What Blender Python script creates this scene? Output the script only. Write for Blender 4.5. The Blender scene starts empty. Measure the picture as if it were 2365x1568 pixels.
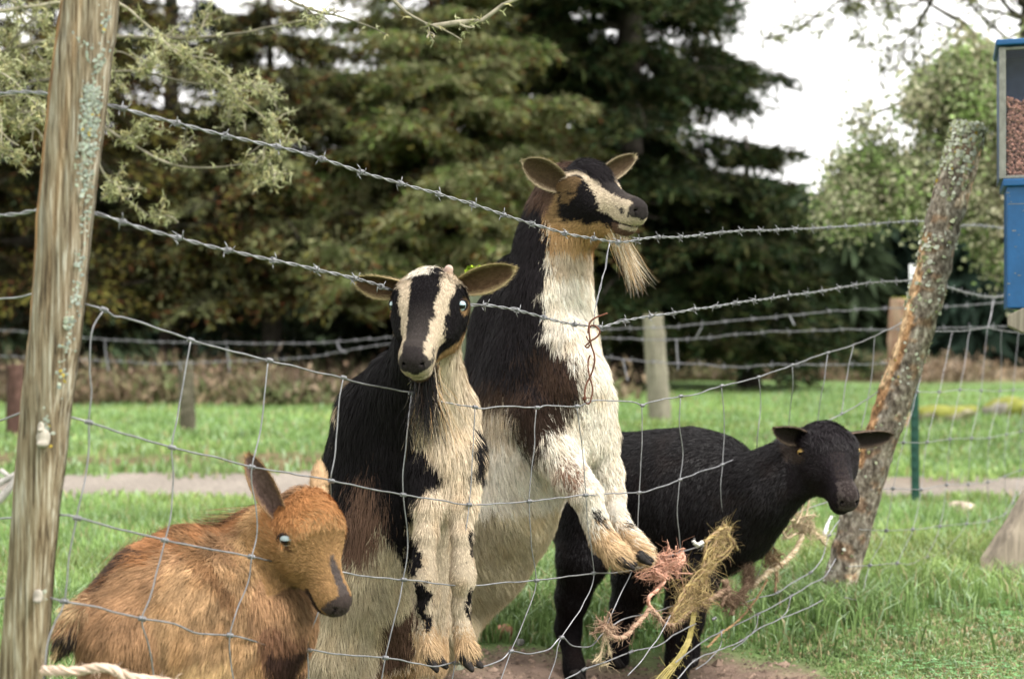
import bpy, math, random
import numpy as np
from mathutils import kdtree

R = np.random.RandomState(7)
random.seed(7)
rad = math.radians
SC = bpy.context.scene
COL = SC.collection

# ------------------------------------------------------------------ camera, world, sun
CAMH = 0.85
FPX, CX, CY = 3284.7, 1182.5, 784.0          # focal length and centre of the photograph, in units of a 2365 px wide frame
cam = bpy.data.cameras.new("camera")
camo = bpy.data.objects.new("camera", cam)
COL.objects.link(camo)
camo.location = (0, 0, CAMH)
camo.rotation_euler = (rad(90), 0, 0)
cam.lens = 50
cam.sensor_width = 36
cam.clip_start = 0.05
cam.clip_end = 2000
cam.dof.use_dof = True
cam.dof.focus_distance = 3.05
cam.dof.aperture_fstop = 3.5
SC.camera = camo

SUN_EL, SUN_AZ = 52, 62                       # elevation; azimuth measured from -Y (behind the camera) towards +X
world = bpy.data.worlds.new("World")
SC.world = world
world.use_nodes = True
wn = world.node_tree.nodes
wl = world.node_tree.links
bg = wn["Background"]
sky = wn.new("ShaderNodeTexSky")
sky.sky_type = 'NISHITA'
sky.sun_disc = False
sky.sun_elevation = rad(SUN_EL)
sky.sun_rotation = rad(180 - SUN_AZ)
sky.air_density = 1.0
sky.dust_density = 1.0
sky.ozone_density = 1.0
hs = wn.new("ShaderNodeHueSaturation")        # an overcast sky: nearly all its colour is gone
hs.inputs["Saturation"].default_value = 0.16
hs.inputs["Value"].default_value = 1.0
wl.new(sky.outputs[0], hs.inputs["Color"])
veil = wn.new("ShaderNodeMix")                # the even white cloud cover the sky shines through
veil.data_type = 'RGBA'
veil.inputs["Factor"].default_value = 0.75
veil.inputs["B"].default_value = (9.6, 9.4, 9.1, 1)
wl.new(hs.outputs[0], veil.inputs["A"])
wl.new(veil.outputs["Result"], bg.inputs["Color"])
bg.inputs["Strength"].default_value = 0.11

sl = bpy.data.lights.new("sun", 'SUN')
sl.energy = 2.1
sl.angle = rad(18)
sl.color = (1.0, 0.96, 0.9)
so = bpy.data.objects.new("sun", sl)
COL.objects.link(so)
sv = np.array([math.sin(rad(SUN_AZ)) * math.cos(rad(SUN_EL)), -math.cos(rad(SUN_AZ)) * math.cos(rad(SUN_EL)), math.sin(rad(SUN_EL))])
so.rotation_euler = (rad(90 - SUN_EL), 0, rad(SUN_AZ))

SC.view_settings.view_transform = 'Standard'
SC.view_settings.look = 'None'
SC.view_settings.exposure = 1.32
SC.view_settings.gamma = 1.0
SC.render.engine = 'CYCLES'
SC.cycles.max_bounces = 5
SC.cycles.diffuse_bounces = 2
SC.cycles.glossy_bounces = 2
SC.cycles.transmission_bounces = 3
SC.cycles.transparent_max_bounces = 6
SC.cycles.caustics_reflective = False
SC.cycles.caustics_refractive = False
SC.cycles.use_denoising = True


# ------------------------------------------------------------------ helpers
def at(x, y, Y):
    return np.array([(x - CX) / FPX * Y, Y, CAMH + (CY - y) / FPX * Y])


def at3(P):
    P = np.asarray(P, float)
    return np.stack([(P[:, 0] - CX) / FPX * P[:, 2], P[:, 2], CAMH + (CY - P[:, 1]) / FPX * P[:, 2]], 1)


def proj(V):
    return np.stack([CX + V[:, 0] / V[:, 1] * FPX, CY - (V[:, 2] - CAMH) / V[:, 1] * FPX], 1)


def unit(v):
    v = np.asarray(v, float)
    return v / np.maximum(np.linalg.norm(v, axis=-1, keepdims=True), 1e-9)


def nz(p, s, seed=0):
    """smooth pseudo noise in -1..1 of world positions p at a scale s (cycles per metre)"""
    r = np.random.RandomState(seed + 100)
    out = 0
    for k in range(5):
        w = r.normal(size=3) * s * 2 * math.pi * 0.6
        w2 = r.normal(size=3) * s * 2 * math.pi * 0.6
        out = out + np.sin(p @ w + r.uniform(0, 6.28) + 1.3 * np.sin(p @ w2 + r.uniform(0, 6.28)))
    return out / 3.2


def inpoly(q, poly):
    poly = np.asarray(poly, float)
    x, y = q[:, 0], q[:, 1]
    ins = np.zeros(len(q), bool)
    j = len(poly) - 1
    for i in range(len(poly)):
        xi, yi = poly[i]
        xj, yj = poly[j]
        c = ((yi > y) != (yj > y)) & (x < (xj - xi) * (y - yi) / ((yj - yi) if yj != yi else 1e-9) + xi)
        ins ^= c
        j = i
    return ins


def spline(P, step):
    """Catmull-Rom through P, resampled at about `step`"""
    P = np.asarray(P, float)
    if len(P) < 3:
        n = max(2, int(np.linalg.norm((P[-1] - P[0])[:3]) / step) + 1)
        return P[0] + (P[-1] - P[0]) * np.linspace(0, 1, n)[:, None]
    Q = np.vstack([2 * P[0] - P[1], P, 2 * P[-1] - P[-2]])
    out = []
    for i in range(1, len(Q) - 2):
        n = max(1, int(round(np.linalg.norm((Q[i + 1] - Q[i])[:3]) / step)))
        t = np.arange(n)[:, None] / n
        a, b, c, d = Q[i - 1], Q[i], Q[i + 1], Q[i + 2]
        out.append(0.5 * (2 * b + (c - a) * t + (2 * a - 5 * b + 4 * c - d) * t * t + (3 * b - a - 3 * c + d) * t ** 3))
    out.append(Q[-2][None])
    return np.vstack(out)


def frames(P):
    T = unit(np.gradient(P, axis=0))
    m = np.abs(T.mean(0))
    ref = np.eye(3)[int(np.argmin(m))]
    N = unit(np.cross(T, ref))
    B = np.cross(T, N)
    return T, N, B


class MB:
    def __init__(s):
        s.v, s.f, s.c, s.n = [], {}, [], 0

    def add(s, v, f, col=(1, 1, 1), mat=0):
        v = np.asarray(v, float).reshape(-1, 3)
        f = np.asarray(f, int)
        s.v.append(v)
        s.f.setdefault((f.shape[1], mat), []).append(f + s.n)
        c = np.asarray(col, float)
        s.c.append(np.broadcast_to(c, (len(v), 3)))
        s.n += len(v)
        return s

    def tube(s, P, r, n=6, col=(1, 1, 1), mat=0, caps=True, wob=0):
        P = np.asarray(P, float)
        k = len(P)
        r = np.broadcast_to(np.asarray(r, float), (k,))
        T, N, B = frames(P)
        a = np.arange(n) / n * 2 * math.pi
        rr = r[:, None] * (1 + (wob * R.normal(size=(k, n)) if wob else 0))
        V = P[:, None] + (N[:, None] * np.cos(a)[None, :, None] + B[:, None] * np.sin(a)[None, :, None]) * rr[..., None]
        i = np.arange(k - 1)[:, None] * n
        j = np.arange(n)[None]
        j2 = (j + 1) % n
        F = np.stack([i + j, i + j2, i + n + j2, i + n + j], -1).reshape(-1, 4)
        c = np.asarray(col, float)
        if c.ndim == 2:
            c = np.repeat(c, n, 0)
        base = s.n
        s.add(V.reshape(-1, 3), F, c, mat)
        if caps:
            for e in (0, k - 1):
                ring = np.arange(n) + base + e * n
                if e == 0:
                    ring = ring[::-1]
                s.f.setdefault((n, mat), []).append(ring[None])
        return s

    def box(s, c, d, col=(1, 1, 1), M=None, mat=0):
        d = np.asarray(d, float) / 2
        v = np.array([[x, y, z] for x in (-1, 1) for y in (-1, 1) for z in (-1, 1)], float) * d
        if M is not None:
            v = v @ np.asarray(M).T
        v = v + np.asarray(c)
        s.add(v, [[0, 1, 3, 2], [4, 6, 7, 5], [0, 4, 5, 1], [2, 3, 7, 6], [0, 2, 6, 4], [1, 5, 7, 3]], col, mat)
        return s

    def build(s, name, mats, parent=None, smooth=True, bevel=0):
        me = bpy.data.meshes.new(name)
        V = np.vstack(s.v) if s.v else np.zeros((0, 3))
        C = np.vstack(s.c)
        loops, starts, tot, mi = [], [], [], []
        pos = 0
        for (k, m), L in s.f.items():
            F = np.vstack(L)
            loops.append(F.ravel())
            starts.append(pos + np.arange(len(F)) * k)
            tot.append(np.full(len(F), k))
            mi.append(np.full(len(F), m))
            pos += F.size
        loops = np.concatenate(loops).astype(np.int32)
        starts = np.concatenate(starts).astype(np.int32)
        me.vertices.add(len(V))
        me.vertices.foreach_set("co", V.astype(np.float32).ravel())
        me.loops.add(len(loops))
        me.loops.foreach_set("vertex_index", loops)
        me.polygons.add(len(starts))
        me.polygons.foreach_set("loop_start", starts)
        me.polygons.foreach_set("material_index", np.concatenate(mi).astype(np.int32))
        me.update(calc_edges=True)
        me.polygons.foreach_set("use_smooth", np.full(len(starts), bool(smooth)))
        at_ = me.attributes.new("Col", 'FLOAT_COLOR', 'POINT')
        at_.data.foreach_set("color", np.hstack([C, np.ones((len(C), 1))]).astype(np.float32).ravel())
        for m in (mats if isinstance(mats, (list, tuple)) else [mats]):
            me.materials.append(m)
        me.update()
        o = bpy.data.objects.new(name, me)
        COL.objects.link(o)
        if parent is not None:
            o.parent = parent
            o.matrix_parent_inverse = PINV[parent.name]
        if bevel:
            b = o.modifiers.new("bevel", 'BEVEL')
            b.width = bevel
            b.segments = 2
        return o


PINV = {}
from mathutils import Matrix, Vector


def empty(name, loc, label, cat, group=None, kind=None):
    o = bpy.data.objects.new(name, None)
    COL.objects.link(o)
    o.location = [float(v) for v in loc]
    o.empty_display_size = 0.05
    PINV[o.name] = Matrix.Translation(Vector(o.location)).inverted()
    return tag(o, label, cat, group, kind)


def tag(o, label=None, cat=None, group=None, kind=None):
    for k, v in (("label", label), ("category", cat), ("group", group), ("kind", kind)):
        if v:
            o[k] = v
    if o.type != 'EMPTY':
        PINV[o.name] = Matrix.Identity(4)
    return o


def sub(o):
    """make a mesh part a possible parent for sub-parts"""
    PINV[o.name] = Matrix.Identity(4)
    return o


# ------------------------------------------------------------------ materials
def mat(name, col=None, rough=0.7, spec=0.3, attr=False, metal=0.0, nscale=None, namt=0.3, stretch=None, bump=0, bscale=None,
        trans=0, coat=0, subs=0):
    m = bpy.data.materials.new(name)
    m.use_nodes = True
    nt = m.node_tree
    n, l = nt.nodes, nt.links
    b = n["Principled BSDF"]
    b.inputs["Roughness"].default_value = rough
    b.inputs["Metallic"].default_value = metal
    b.inputs["Specular IOR Level"].default_value = spec
    b.inputs["Coat Weight"].default_value = coat
    if attr:
        a = n.new("ShaderNodeAttribute")
        a.attribute_name = "Col"
        src = a.outputs["Color"]
    else:
        a = n.new("ShaderNodeRGB")
        a.outputs[0].default_value = (*col, 1)
        src = a.outputs[0]
    tc = n.new("ShaderNodeTexCoord")
    vec = tc.outputs["Object"]
    if stretch:
        mp = n.new("ShaderNodeMapping")
        mp.inputs["Scale"].default_value = stretch
        l.new(vec, mp.inputs["Vector"])
        vec = mp.outputs[0]
    if nscale:
        t = n.new("ShaderNodeTexNoise")
        t.inputs["Scale"].default_value = nscale
        t.inputs["Detail"].default_value = 6
        t.inputs["Roughness"].default_value = 0.65
        l.new(vec, t.inputs["Vector"])
        mr = n.new("ShaderNodeMapRange")
        mr.inputs["From Min"].default_value = 0.3
        mr.inputs["From Max"].default_value = 0.7
        mr.inputs["To Min"].default_value = 1 - namt
        mr.inputs["To Max"].default_value = 1 + namt
        l.new(t.outputs["Fac"], mr.inputs["Value"])
        mx = n.new("ShaderNodeMix")
        mx.data_type = 'RGBA'
        mx.blend_type = 'MULTIPLY'
        mx.inputs["Factor"].default_value = 1
        l.new(src, mx.inputs["A"])
        l.new(mr.outputs[0], mx.inputs["B"])
        src = mx.outputs["Result"]
    l.new(src, b.inputs["Base Color"])
    if bump:
        t2 = n.new("ShaderNodeTexNoise")
        t2.inputs["Scale"].default_value = bscale or nscale or 30
        t2.inputs["Detail"].default_value = 8
        l.new(vec, t2.inputs["Vector"])
        bp = n.new("ShaderNodeBump")
        bp.inputs["Strength"].default_value = 1
        bp.inputs["Distance"].default_value = bump
        l.new(t2.outputs["Fac"], bp.inputs["Height"])
        l.new(bp.outputs[0], b.inputs["Normal"])
    if trans:
        tr = n.new("ShaderNodeBsdfTranslucent")
        ms = n.new("ShaderNodeMixShader")
        ms.inputs[0].default_value = trans
        l.new(src, tr.inputs["Color"])
        out = n["Material Output"]
        l.new(b.outputs[0], ms.inputs[1])
        l.new(tr.outputs[0], ms.inputs[2])
        l.new(ms.outputs[0], out.inputs["Surface"])
    return m


M = {}
M['fur'] = mat('fur_hair', attr=True, rough=0.6, spec=0.1)
M['furd'] = mat('fur_hair_dark', attr=True, rough=0.45, spec=0.16)
M['skin'] = mat('hide', attr=True, rough=0.8, spec=0.06, nscale=160, namt=0.25)
M['eye'] = mat('eyeball', attr=True, rough=0.12, spec=0.35, coat=0.0)
M['hoof'] = mat('hoof_horn', col=(0.018, 0.015, 0.014), rough=0.75, spec=0.15, nscale=140, namt=0.7, bump=0.002)
M['horn'] = mat('horn_bud', col=(0.42, 0.3, 0.25), rough=0.7, nscale=120)
M['wire'] = mat('galvanised_wire', col=(0.23, 0.23, 0.245), rough=0.42, spec=0.6, metal=0.55, nscale=60, namt=0.35)
M['farwire'] = mat('weathered_wire', col=(0.24, 0.24, 0.26), rough=0.5, metal=0.3, nscale=30)
M['rust'] = mat('rusty_wire', col=(0.13, 0.05, 0.03), rough=0.8, nscale=200, namt=0.5, bump=0.0004)
M['leaf'] = mat('foliage', attr=True, rough=0.6, spec=0.25, trans=0.25)
M['needle'] = mat('conifer_needles', attr=True, rough=0.7, spec=0.08, trans=0.10)
M['grass'] = mat('grass_blade', attr=True, rough=0.5, spec=0.35, trans=0.3)
M['bark'] = mat('bark', attr=True, rough=0.9, spec=0.1, nscale=14, namt=0.5, bump=0.01)
M['lichen'] = mat('lichen', attr=True, rough=0.95, spec=0.05, nscale=90, namt=0.25, trans=0.15)
M['twine'] = mat('twine_fibre', attr=True, rough=0.8, spec=0.15, trans=0.1)
M['blue'] = mat('blue_paint', col=(0.005, 0.075, 0.215), rough=0.45, spec=0.4, nscale=18, namt=0.14, bump=0.0006, bscale=120)
M['bluein'] = mat('blue_grey_inner_wall', col=(0.05, 0.085, 0.16), rough=0.6, nscale=40, namt=0.25)
M['steel'] = mat('zinc_frame', col=(0.2, 0.2, 0.18), rough=0.5, metal=0.4, nscale=40, namt=0.3)
M['pellet'] = mat('feed_pellet', attr=True, rough=0.85, nscale=120, namt=0.3)
M['tpost'] = mat('green_paint', col=(0.012, 0.055, 0.04), rough=0.5, nscale=30)
M['tpostw'] = mat('white_paint', col=(0.62, 0.62, 0.66), rough=0.6, nscale=30)
M['stone'] = mat('stone', attr=True, rough=0.9, nscale=12, namt=0.5, bump=0.02)
M['oldwood'] = mat('grey_wood', attr=True, rough=0.85, spec=0.15, nscale=9, namt=0.4, stretch=(6, 6, 0.5), bump=0.003)


def glass():
    m = bpy.data.materials.new('clear_plastic_pane')
    m.use_nodes = True
    n, l = m.node_tree.nodes, m.node_tree.links
    t = n.new("ShaderNodeBsdfTransparent")
    t.inputs[0].default_value = (0.93, 0.95, 0.97, 1)
    g = n.new("ShaderNodeBsdfGlossy")
    g.inputs["Roughness"].default_value = 0.05
    mx = n.new("ShaderNodeMixShader")
    mx.inputs[0].default_value = 0.012
    l.new(t.outputs[0], mx.inputs[1])
    l.new(g.outputs[0], mx.inputs[2])
    l.new(mx.outputs[0], n["Material Output"].inputs["Surface"])
    return m


M['pane'] = glass()


def wood_post(name, cols, streak=26, long=1.6, knots=True):
    """split timber: streaks of several woods running along the post"""
    m = bpy.data.materials.new(name)
    m.use_nodes = True
    n, l = m.node_tree.nodes, m.node_tree.links
    b = n["Principled BSDF"]
    b.inputs["Roughness"].default_value = 0.85
    b.inputs["Specular IOR Level"].default_value = 0.15
    tc = n.new("ShaderNodeTexCoord")
    mp = n.new("ShaderNodeMapping")
    mp.inputs["Scale"].default_value = (streak, streak, long)
    l.new(tc.outputs["Object"], mp.inputs["Vector"])
    t = n.new("ShaderNodeTexNoise")
    t.inputs["Scale"].default_value = 1.0
    t.inputs["Detail"].default_value = 7
    t.inputs["Roughness"].default_value = 0.62
    t.inputs["Distortion"].default_value = 0.25
    l.new(mp.outputs[0], t.inputs["Vector"])
    cr = n.new("ShaderNodeValToRGB")
    e = cr.color_ramp.elements
    e[0].position, e[0].color = 0.36, (*cols[0], 1)
    e[1].position, e[1].color = 0.64, (*cols[-1], 1)
    for i, c in enumerate(cols[1:-1]):
        k = e.new(0.36 + 0.28 * (i + 1) / (len(cols) - 1))
        k.color = (*c, 1)
    l.new(t.outputs["Fac"], cr.inputs[0])
    t2 = n.new("ShaderNodeTexNoise")
    t2.inputs["Scale"].default_value = 5
    t2.inputs["Detail"].default_value = 5
    mp2 = n.new("ShaderNodeMapping")
    mp2.inputs["Scale"].default_value = (streak * 0.25, streak * 0.25, long * 0.25)
    l.new(tc.outputs["Object"], mp2.inputs["Vector"])
    l.new(mp2.outputs[0], t2.inputs["Vector"])
    a = n.new("ShaderNodeAttribute")
    a.attribute_name = "Col"
    mx = n.new("ShaderNodeMix")
    mx.data_type = 'RGBA'
    mx.blend_type = 'MULTIPLY'
    mx.inputs["Factor"].default_value = 1
    l.new(cr.outputs[0], mx.inputs["A"])
    l.new(a.outputs["Color"], mx.inputs["B"])
    mr = n.new("ShaderNodeMapRange")
    mr.inputs["From Min"].default_value = 0.36
    mr.inputs["From Max"].default_value = 0.50
    mr.inputs["To Min"].default_value = 0.62
    mr.inputs["To Max"].default_value = 1.08
    l.new(t2.outputs["Fac"], mr.inputs["Value"])
    mx2 = n.new("ShaderNodeMix")
    mx2.data_type = 'RGBA'
    mx2.blend_type = 'MULTIPLY'
    mx2.inputs["Factor"].default_value = 1
    l.new(mx.outputs["Result"], mx2.inputs["A"])
    l.new(mr.outputs[0], mx2.inputs["B"])
    l.new(mx2.outputs["Result"], b.inputs["Base Color"])
    bp = n.new("ShaderNodeBump")
    bp.inputs["Strength"].default_value = 0.9
    bp.inputs["Distance"].default_value = 0.004
    l.new(t.outputs["Fac"], bp.inputs["Height"])
    l.new(bp.outputs[0], b.inputs["Normal"])
    return m


M['post_l'] = wood_post('split_cedar', [(0.06, 0.045, 0.03), (0.15, 0.118, 0.078), (0.21, 0.18, 0.13), (0.33, 0.31, 0.26)], 190, 9)
M['post_r'] = wood_post('mottled_bark', [(0.07, 0.055, 0.043), (0.14, 0.115, 0.09), (0.21, 0.18, 0.145), (0.35, 0.32, 0.27)], 60, 40)


# ------------------------------------------------------------------ terrain
def terrain(x, y):
    x, y = np.asarray(x, float), np.asarray(y, float)
    z = -0.11 * np.exp(-(((x - 0.35) / 0.9) ** 2 + ((y - 3.85) / 0.5) ** 2))
    z = z + 0.012 * np.sin(x * 2.1 + 1) * np.sin(y * 1.7) + 0.008 * np.sin(x * 5.3) * np.sin(y * 4.1 + 2)
    z = z - 0.05 * np.exp(-((y - 8.3) / 0.8) ** 2) + 0.05 * np.exp(-((y - 10.2) / 0.6) ** 2) * (x < 1)
    z = z + 0.03 * np.sin(x * 0.5) * np.clip((y - 9) / 20, 0, 1)
    return z


def ground_material():
    m = bpy.data.materials.new('meadow_ground')
    m.use_nodes = True
    n, l = m.node_tree.nodes, m.node_tree.links
    b = n["Principled BSDF"]
    b.inputs["Roughness"].default_value = 0.95
    b.inputs["Specular IOR Level"].default_value = 0.1
    tc = n.new("ShaderNodeTexCoord")
    a = n.new("ShaderNodeAttribute")
    a.attribute_name = "Col"
    t = n.new("ShaderNodeTexNoise")
    t.inputs["Scale"].default_value = 9
    t.inputs["Detail"].default_value = 9
    t.inputs["Roughness"].default_value = 0.7
    l.new(tc.outputs["Object"], t.inputs["Vector"])
    mr = n.new("ShaderNodeMapRange")
    mr.inputs["From Min"].default_value = 0.3
    mr.inputs["From Max"].default_value = 0.7
    mr.inputs["To Min"].default_value = 0.55
    mr.inputs["To Max"].default_value = 1.45
    l.new(t.outputs["Fac"], mr.inputs["Value"])
    mx = n.new("ShaderNodeMix")
    mx.data_type = 'RGBA'
    mx.blend_type = 'MULTIPLY'
    mx.inputs["Factor"].default_value = 1
    l.new(a.outputs["Color"], mx.inputs["A"])
    l.new(mr.outputs[0], mx.inputs["B"])
    l.new(mx.outputs["Result"], b.inputs["Base Color"])
    bp = n.new("ShaderNodeBump")
    bp.inputs["Distance"].default_value = 0.03
    l.new(t.outputs["Fac"], bp.inputs["Height"])
    l.new(bp.outputs[0], b.inputs["Normal"])
    return m


DIRT = np.array([0.19, 0.135, 0.105])
PATHC = np.array([0.205, 0.18, 0.155])
GRN = np.array([0.13, 0.215, 0.07])
DRY = np.array([0.20, 0.145, 0.09])


def dirtness(x, y):
    """1 on the trodden bare earth under the goats, 0 in the grass"""
    p = np.stack([x, y, 0 * x], -1)
    d = 1.35 - np.sqrt(((x - 0.24) / 0.52) ** 2 + ((y - 3.80) / 0.30) ** 2) + 0.30 * nz(p, 2.2, 3)
    return np.clip(d * 2.5, 0, 1)


def ground_colour(x, y):
    p = np.stack([x, y, 0 * x], -1)
    n1, n2 = nz(p, 0.35, 1), nz(p, 1.6, 2)
    c = GRN * (1 + 0.25 * n1[:, None])
    w = np.clip((y - (19.0 + 9.5 * np.clip((x + 1) / 5, 0, 1)) + 2.0 * n1) / 3, 0, 1)[:, None]
    c = c * (1 - w) + DRY * w
    w = np.clip((y - 60) / 20, 0, 1)[:, None]
    c = c * (1 - w) + np.array([0.03, 0.05, 0.025]) * w
    w = np.clip(1.3 - np.abs(y - 9.7 - 0.25 * n1) / 0.45 + 0.5 * n2, 0, 1)[:, None] * (x < 0.5)[:, None] * 0.85
    c = c * (1 - w) + np.array([0.13, 0.085, 0.055]) * w
    w = dirtness(x, y)[:, None]
    c = c * (1 - w) + DIRT * (1 + 0.3 * n2[:, None]) * w
    return np.clip(c, 0.005, 1)


def grid_sheet(name, xs, ys, zf, cf, m, kind='structure'):
    X, Yg = np.meshgrid(xs, ys, indexing='ij')
    x, y = X.ravel(), Yg.ravel()
    V = np.stack([x, y, zf(x, y)], 1)
    ny = len(ys)
    i, j = np.meshgrid(np.arange(len(xs) - 1), np.arange(ny - 1), indexing='ij')
    a = (i * ny + j).ravel()
    F = np.stack([a, a + ny, a + ny + 1, a + 1], 1)
    o = MB().add(V, F, cf(x, y)).build(name, m)
    return tag(o, kind=kind)


gx = np.concatenate([-np.geomspace(400, 5.2, 22), np.linspace(-5, 5, 120), np.geomspace(5.2, 400, 22)])
gy = np.concatenate([-np.geomspace(60, 1, 8), np.linspace(0, 11, 150), np.geomspace(11.3, 900, 50)])
grid_sheet('ground', gx, gy, terrain, ground_colour, ground_material())


def path_edges(x):
    return 7.55 + 0.12 * np.sin(x * 1.3) + 0.07 * np.sin(x * 3.7 + 1), 9.15 + 0.14 * np.sin(x * 0.9 + 2) + 0.06 * np.sin(x * 4.3)


def build_path():
    xs = np.linspace(-30, 30, 260)
    lo, hi = path_edges(xs)
    t = np.linspace(0, 1, 14)
    Y = lo[:, None] + (hi - lo)[:, None] * t[None]
    X = np.repeat(xs[:, None], 14, 1)
    x, y = X.ravel(), Y.ravel()
    p = np.stack([x, y, 0 * x], -1)
    V = np.stack([x, y, terrain(x, y) + 0.006], 1)
    i, j = np.meshgrid(np.arange(len(xs) - 1), np.arange(13), indexing='ij')
    a = (i * 14 + j).ravel()
    F = np.stack([a, a + 14, a + 15, a + 1], 1)
    c = PATHC * (1 + 0.15 * nz(p, 1.1, 5)[:, None])
    mud = np.clip(nz(p, 0.9, 15) + 0.2 - 2.5 * np.minimum(t[None].repeat(len(xs), 0).ravel(), 1 - t[None].repeat(len(xs), 0).ravel()), 0, 1)[:, None]
    c = c * (1 - mud) + np.array([0.17, 0.13, 0.09]) * mud
    m = mat('gravel_path', attr=True, rough=0.95, spec=0.1, nscale=35, namt=0.35, bump=0.01)
    tag(MB().add(V, F, c).build('path', m), kind='structure')


build_path()


# ------------------------------------------------------------------ grass
def grass(name, x, y, hmin, hmax, wid, label, colf=None, lean=0.5, dry=0.08, lift=0):
    n = len(x)
    z = terrain(x, y) + lift
    h = R.uniform(hmin, hmax, n)
    tr_ = np.clip(1.6 - np.sqrt(((x - 0.35) / 0.55) ** 2 + ((y - 3.85) / 0.40) ** 2), 0, 1)      # trodden short round the goats' feet
    h = h * (1 - 0.68 * tr_)
    az = R.uniform(0, 2 * math.pi, n)
    ln = R.uniform(0.1, 1, n) * lean * h
    a2 = R.uniform(0, 2 * math.pi, n)
    w = wid * R.uniform(0.6, 1.3, n) / 2
    d = np.stack([np.cos(az), np.sin(az), 0 * az], 1)
    s = np.stack([np.cos(a2), np.sin(a2), 0 * a2], 1)
    b = np.stack([x, y, z - 0.004], 1)
    up = np.array([0, 0, 1.0])
    p1 = b + up * (h * 0.55)[:, None] + d * (ln * 0.25)[:, None]
    p2 = b + up * h[:, None] * (1 - 0.25 * lean) + d * ln[:, None]
    V = np.stack([b - s * w[:, None], b + s * w[:, None], p1 + s * w[:, None] * 0.75, p1 - s * w[:, None] * 0.75, p2], 1)
    i = np.arange(n)[:, None] * 5
    q = i + np.array([[0, 1, 2, 3]])
    t = i + np.array([[3, 2, 4]])
    pp = np.stack([x, y, 0 * x], -1)
    hue = R.uniform(0, 1, n)[:, None]
    patch = (0.5 + 0.35 * nz(pp, 0.8, 9) + 0.35 * nz(pp, 3.5, 10))[:, None]
    c = np.array([0.125, 0.215, 0.060]) * (1 - hue) + np.array([0.29, 0.42, 0.15]) * hue
    c = c * (0.62 + 0.62 * patch) + np.array([0.05, 0.03, 0.0]) * np.clip(nz(pp, 0.5, 11), 0, 1)[:, None]
    pale = (R.uniform(0, 1, n) < 0.12)[:, None]
    c = np.where(pale, np.array([0.34, 0.46, 0.27]), c)
    dr = (R.uniform(0, 1, n) < dry)[:, None]
    c = np.where(dr, np.array([0.36, 0.31, 0.17]), c)
    if colf is not None:
        c = colf(c, x, y)
    mb = MB()
    mb.v = [V.reshape(-1, 3)]
    mb.c = [np.repeat(c, 5, 0)]
    mb.f = {(4, 0): [q], (3, 0): [t]}
    mb.n = n * 5
    return tag(mb.build(name, M['grass'], smooth=False), label, 'grass', kind='stuff')


def scatter_view(n, y0, y1, margin=1.12, power=1.0):
    y = y0 + (y1 - y0) * R.uniform(0, 1, n) ** power
    y = 1 / (1 / y0 + (1 / y1 - 1 / y0) * R.uniform(0, 1, n)) if power == 0 else y
    half = y * 0.36 * margin
    x = R.uniform(-1, 1, n) * half
    return x, y


def on_path(x, y):
    lo, hi = path_edges(x)
    n_ = 0.16 * nz(np.stack([x, y, 0 * x], -1), 1.6, 77) + 0.06 * np.random.RandomState(4).normal(size=len(x))
    return (y > lo + 0.10 + n_) & (y < hi - 0.10 + n_)


def gcolor(c, x, y):
    r = np.clip((x - 0.6) / 0.8, 0, 1) * np.clip((4.6 - y) / 0.5, 0, 1)     # the shorter, yellower, cropped turf in front of the fence
    r = (r * (0.6 + 0.4 * nz(np.stack([x, y, 0 * x], -1), 3, 12)))[:, None]
    return c * (1 - r) + (c * np.array([1.5, 1.22, 1.45]) + 0.02) * r


x, y = scatter_view(185000, 2.9, 7.9, 1.35, 0)
k = (dirtness(x, y) < R.uniform(0.0, 0.30, len(x))) & (~on_path(x, y))
crop = (x > 0.5) & (y < 4.5)
kk = k & ~crop
grass('grass', x[kk], y[kk], 0.03, 0.085, 0.0065, 'lush green grass around the goats and fence', gcolor)
kk = k & crop
grass('grass', x[kk], y[kk], 0.012, 0.035, 0.006, 'short cropped turf in front of the leaning post', gcolor, lean=1.0, dry=0.2)
x, y = scatter_view(30000, 2.9, 4.6, 1.1, 0)
k = (x > 0.5) & (dirtness(x, y) < 0.3)
grass('grass', x[k], y[k], 0.012, 0.03, 0.007, 'short cropped turf in front of the leaning post, its denser undergrowth', gcolor, lean=1.2, dry=0.25)
x, y = scatter_view(86000, 7.4, 26, 1.4, 0)
bank = np.clip(1.3 - np.abs(y - 9.7) / 0.5, 0, 1) * (x < 0.5)
k = (~on_path(x, y)) & (R.uniform(0, 1, len(x)) > bank * 0.85) & (y < 18.8 + 8 * np.clip((x + 1) / 5, 0, 1) + R.normal(size=len(x)) * 0.8)
grass('grass', x[k], y[k], 0.04, 0.10, 0.02, 'green meadow grass beyond the dirt path', dry=0.06)
x, y = scatter_view(26000, 1.7, 2.95, 1.9, 0)
k = x < 0.5
grass('grass', x[k], y[k], 0.03, 0.085, 0.0065, 'lush green grass at the foot of the thick left post', gcolor)
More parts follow.
